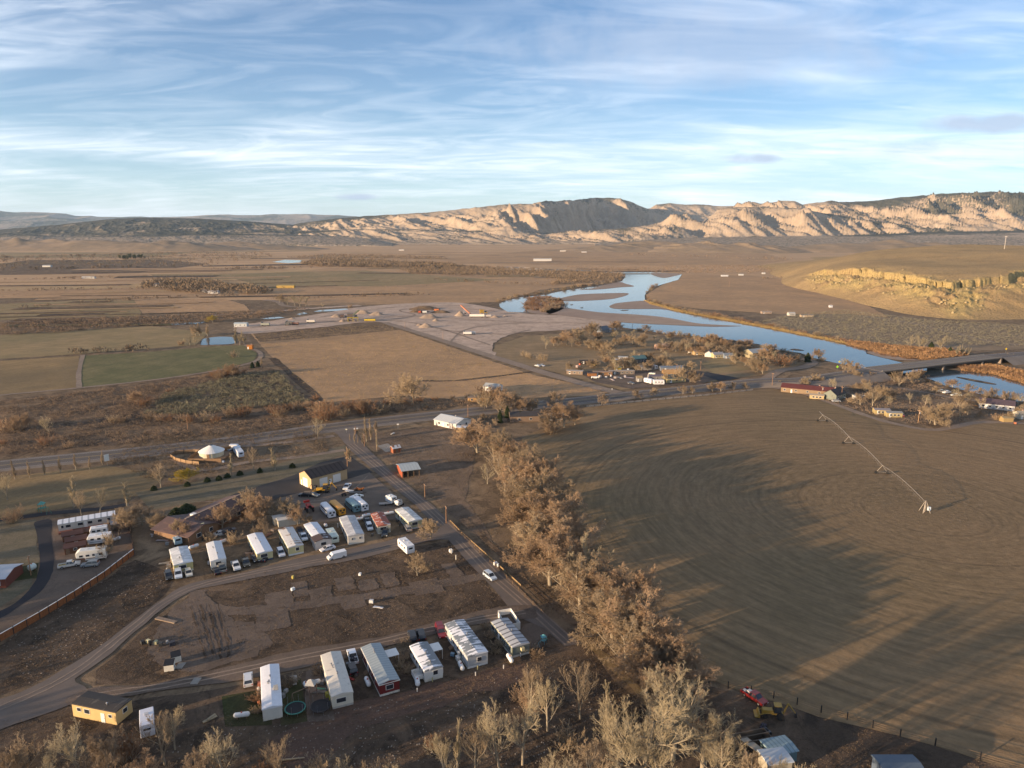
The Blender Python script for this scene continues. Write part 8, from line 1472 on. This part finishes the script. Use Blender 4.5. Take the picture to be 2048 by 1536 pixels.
def colname(c):
    mx, mn = max(c), min(c)
    if mx < .13: return 'dark'
    if mx - mn < .07 or (mx - mn) / mx < .2: return 'white' if mx > .58 else ('pale grey' if mx > .36 else 'grey')
    if c[2] == mx: return 'blue-grey'
    if c[1] > c[0] * .78: return 'yellowish'
    return 'reddish brown' if c[0] < .42 and c[1] < c[0] * .6 else 'tan'
LM = [((540, 1370), 'the white-roofed front home'), ((673, 1350), 'the cream front home'), ((760, 1330), 'the red mobile home'), ((935, 1290), 'the longest mobile home'), ((361, 1115), 'the pale yellow back home'), ((432, 1105), 'the narrow white back home'), ((519, 1090), 'the white-roofed back home'), ((581, 1078), 'the rust-streaked home'), ((633, 1065), 'the dark-shingled home'), ((703, 1055), 'the long grey-roofed home'), ((761, 1042), 'the red-blotched home'), ((817, 1032), 'the home nearest the side road'),
      ((310, 1290), 'the junk line above the dumpsters'), ((424, 912), 'the yurt'), ((1230, 752), 'the settlement junk yard'), ((1740, 795), 'the riverside yard trees'), ((1545, 1500), 'the timber pen'), ((950, 1120), 'the side road'), ((740, 1190), 'the empty middle block'), ((785, 890), 'the little garden shed'), ((1990, 815), 'the purple-roofed house')]
for (u, v, k, c) in CL:
    p = G(u, v); b = MB(); s = r5.uniform(.8, 1.25) * (1.6 if v < 800 else 1)
    if k == 'box': b.box(0, 0, .4 * s, 1.1 * s, .8 * s, .8 * s, tx=.94, ty=.94)
    elif k == 'barrel': b.lathe([(.3 * s, 0), (.34 * s, .3 * s), (.34 * s, .6 * s), (.3 * s, .9 * s)], 10)
    elif k == 'plank': b.box(0, 0, .12, 3.0 * s, .7 * s, .16); b.box(.4, .3, .26, 2.2 * s, .5 * s, .1, .3)
    else: b.box(0, 0, .7, .2, .2, 1.4); b.box(0, 0, 1.45, .26, .26, .1)
    o = b.build(cn[k], plain(c, .7, 0, .3, .15)); o.location = (p.x, p.y, .12); o.rotation_euler = (0, 0, r5.uniform(0, 3.1)); near = min(LM, key=lambda t: (t[0][0] - u) ** 2 + 4 * (t[0][1] - v) ** 2)[1]
    ph = f'{colname(c)} {cw[k]} lying beside {near}' if k == 'plank' else f'{colname(c)} {cw[k]} standing beside {near}'; o['label'] = ph; o['category'] = cn[k]; AUTO.setdefault(('c', ph), []).append((o, proj((p.x, p.y, 0))[0], f'{ph}, # from the left'))
# fallen pale boulders under the bluff and rocks in the rough ground
rk = np.random.default_rng(9)
def rocks(name, poly, n, s0, s1, m, seed, label, zf=None):
    P_ = scatter(poly, n, seed); Vs, Fs = [], []; b0 = [(-1, -1, -.6), (1, -1, -.6), (1, 1, -.6), (-1, 1, -.6), (-.7, -.7, .7), (.7, -.6, .6), (.6, .7, .8), (-.6, .6, .5)]; f0 = [(0, 1, 5, 4), (1, 2, 6, 5), (2, 3, 7, 6), (3, 0, 4, 7), (4, 5, 6, 7)]
    B_ = np.array(b0); F0 = np.array(f0)
    for i, (x, y) in enumerate(P_): s = rk.uniform(s0, s1); Vs.append(B_ * s * rk.uniform(.6, 1.2, (8, 3)) + [x, y, .1 * s]); Fs.append(F0 + 8 * i)
    tag(mesh_np(name, np.concatenate(Vs), np.concatenate(Fs), m), label, kind='stuff')
rocks('stones', [(200, 1480), (560, 1450), (800, 1395), (1060, 1330), (1180, 1330), (1250, 1420), (1100, 1530), (300, 1540)], 800, .05, .2, plain((.25, .21, .17), .9), 5, 'pale stones littering the rough ground in front')
rocks('stones', [(380, 1200), (520, 1145), (900, 1085), (1020, 1210), (800, 1262), (560, 1306)], 350, .04, .14, plain((.26, .21, .17), .9), 6, 'pale stones in the middle block'); rocks('stones', [(0, 1290), (272, 1120), (340, 1160), (200, 1295), (60, 1370)], 500, .05, .2, plain((.25, .2, .16), .9), 7, 'stones below the board fence')
# cattle-like dark tufts on the meadow by the river are left as grass clumps
brushfield('weeds', [(1420, 560), (1560, 560), (1680, 618), (1560, 626), (1400, 612), (1340, 590)], 260, .5, 1.2, M_brush, 31, 'dark tufts on the river meadow', flat=.8, tri=.3, cards=10)
e = empty('log', G(575, 1523), .1, 'pale fallen log under the bare trees at the bottom', 'log'); add(e, 'trunk', plain((.42, .32, .2), .9), lambda b: b.tube((-3, 0, .35), (3, .4, .25), .22, .1, 8)); add(e, 'stub', plain((.42, .32, .2), .9), lambda b: b.tube((.5, 0, .3), (1.4, .9, .7), .08, .04, 6))
# ---------------------------------------------------------------- air
def haze():
    mb = MB(); mb.box(0, 28000, 560, 78000, 62000, 1124); 
    m = D.materials.new('haze'); m.use_nodes = True; nt = m.node_tree; nt.nodes.clear()
    out = nt.nodes.new('ShaderNodeOutputMaterial'); v = nt.nodes.new('ShaderNodeVolumePrincipled')
    v.inputs['Color'].default_value = (.55, .76, 1.0, 1); v.inputs['Density'].default_value = 1.7e-5; v.inputs['Anisotropy'].default_value = .0
    nt.links.new(v.outputs[0], out.inputs['Volume'])
    o = mb.build('haze', m); tag(o, kind='stuff', label='thin bluish haze filling the valley air')
haze()
def ordinal(n):
    w = 'first second third fourth fifth sixth seventh eighth ninth tenth eleventh twelfth'.split()
    if n <= 12: return w[n - 1]
    s = {1: 'st', 2: 'nd', 3: 'rd'}.get(n % 10, 'th') if not 10 < n % 100 < 14 else 'th'
    return f'{n}{s}'
for g, items in AUTO.items():
    if len(items) < 2: continue
    items.sort(key=lambda t: t[1])
    for k, (o, u_, phrase) in enumerate(items): o['label'] = phrase.replace('#', ordinal(k + 1))
sc.render.engine = 'CYCLES'
sc.cycles.max_bounces = 5; sc.cycles.diffuse_bounces = 2; sc.cycles.glossy_bounces = 2; sc.cycles.transparent_max_bounces = 8; sc.cycles.volume_bounces = 1
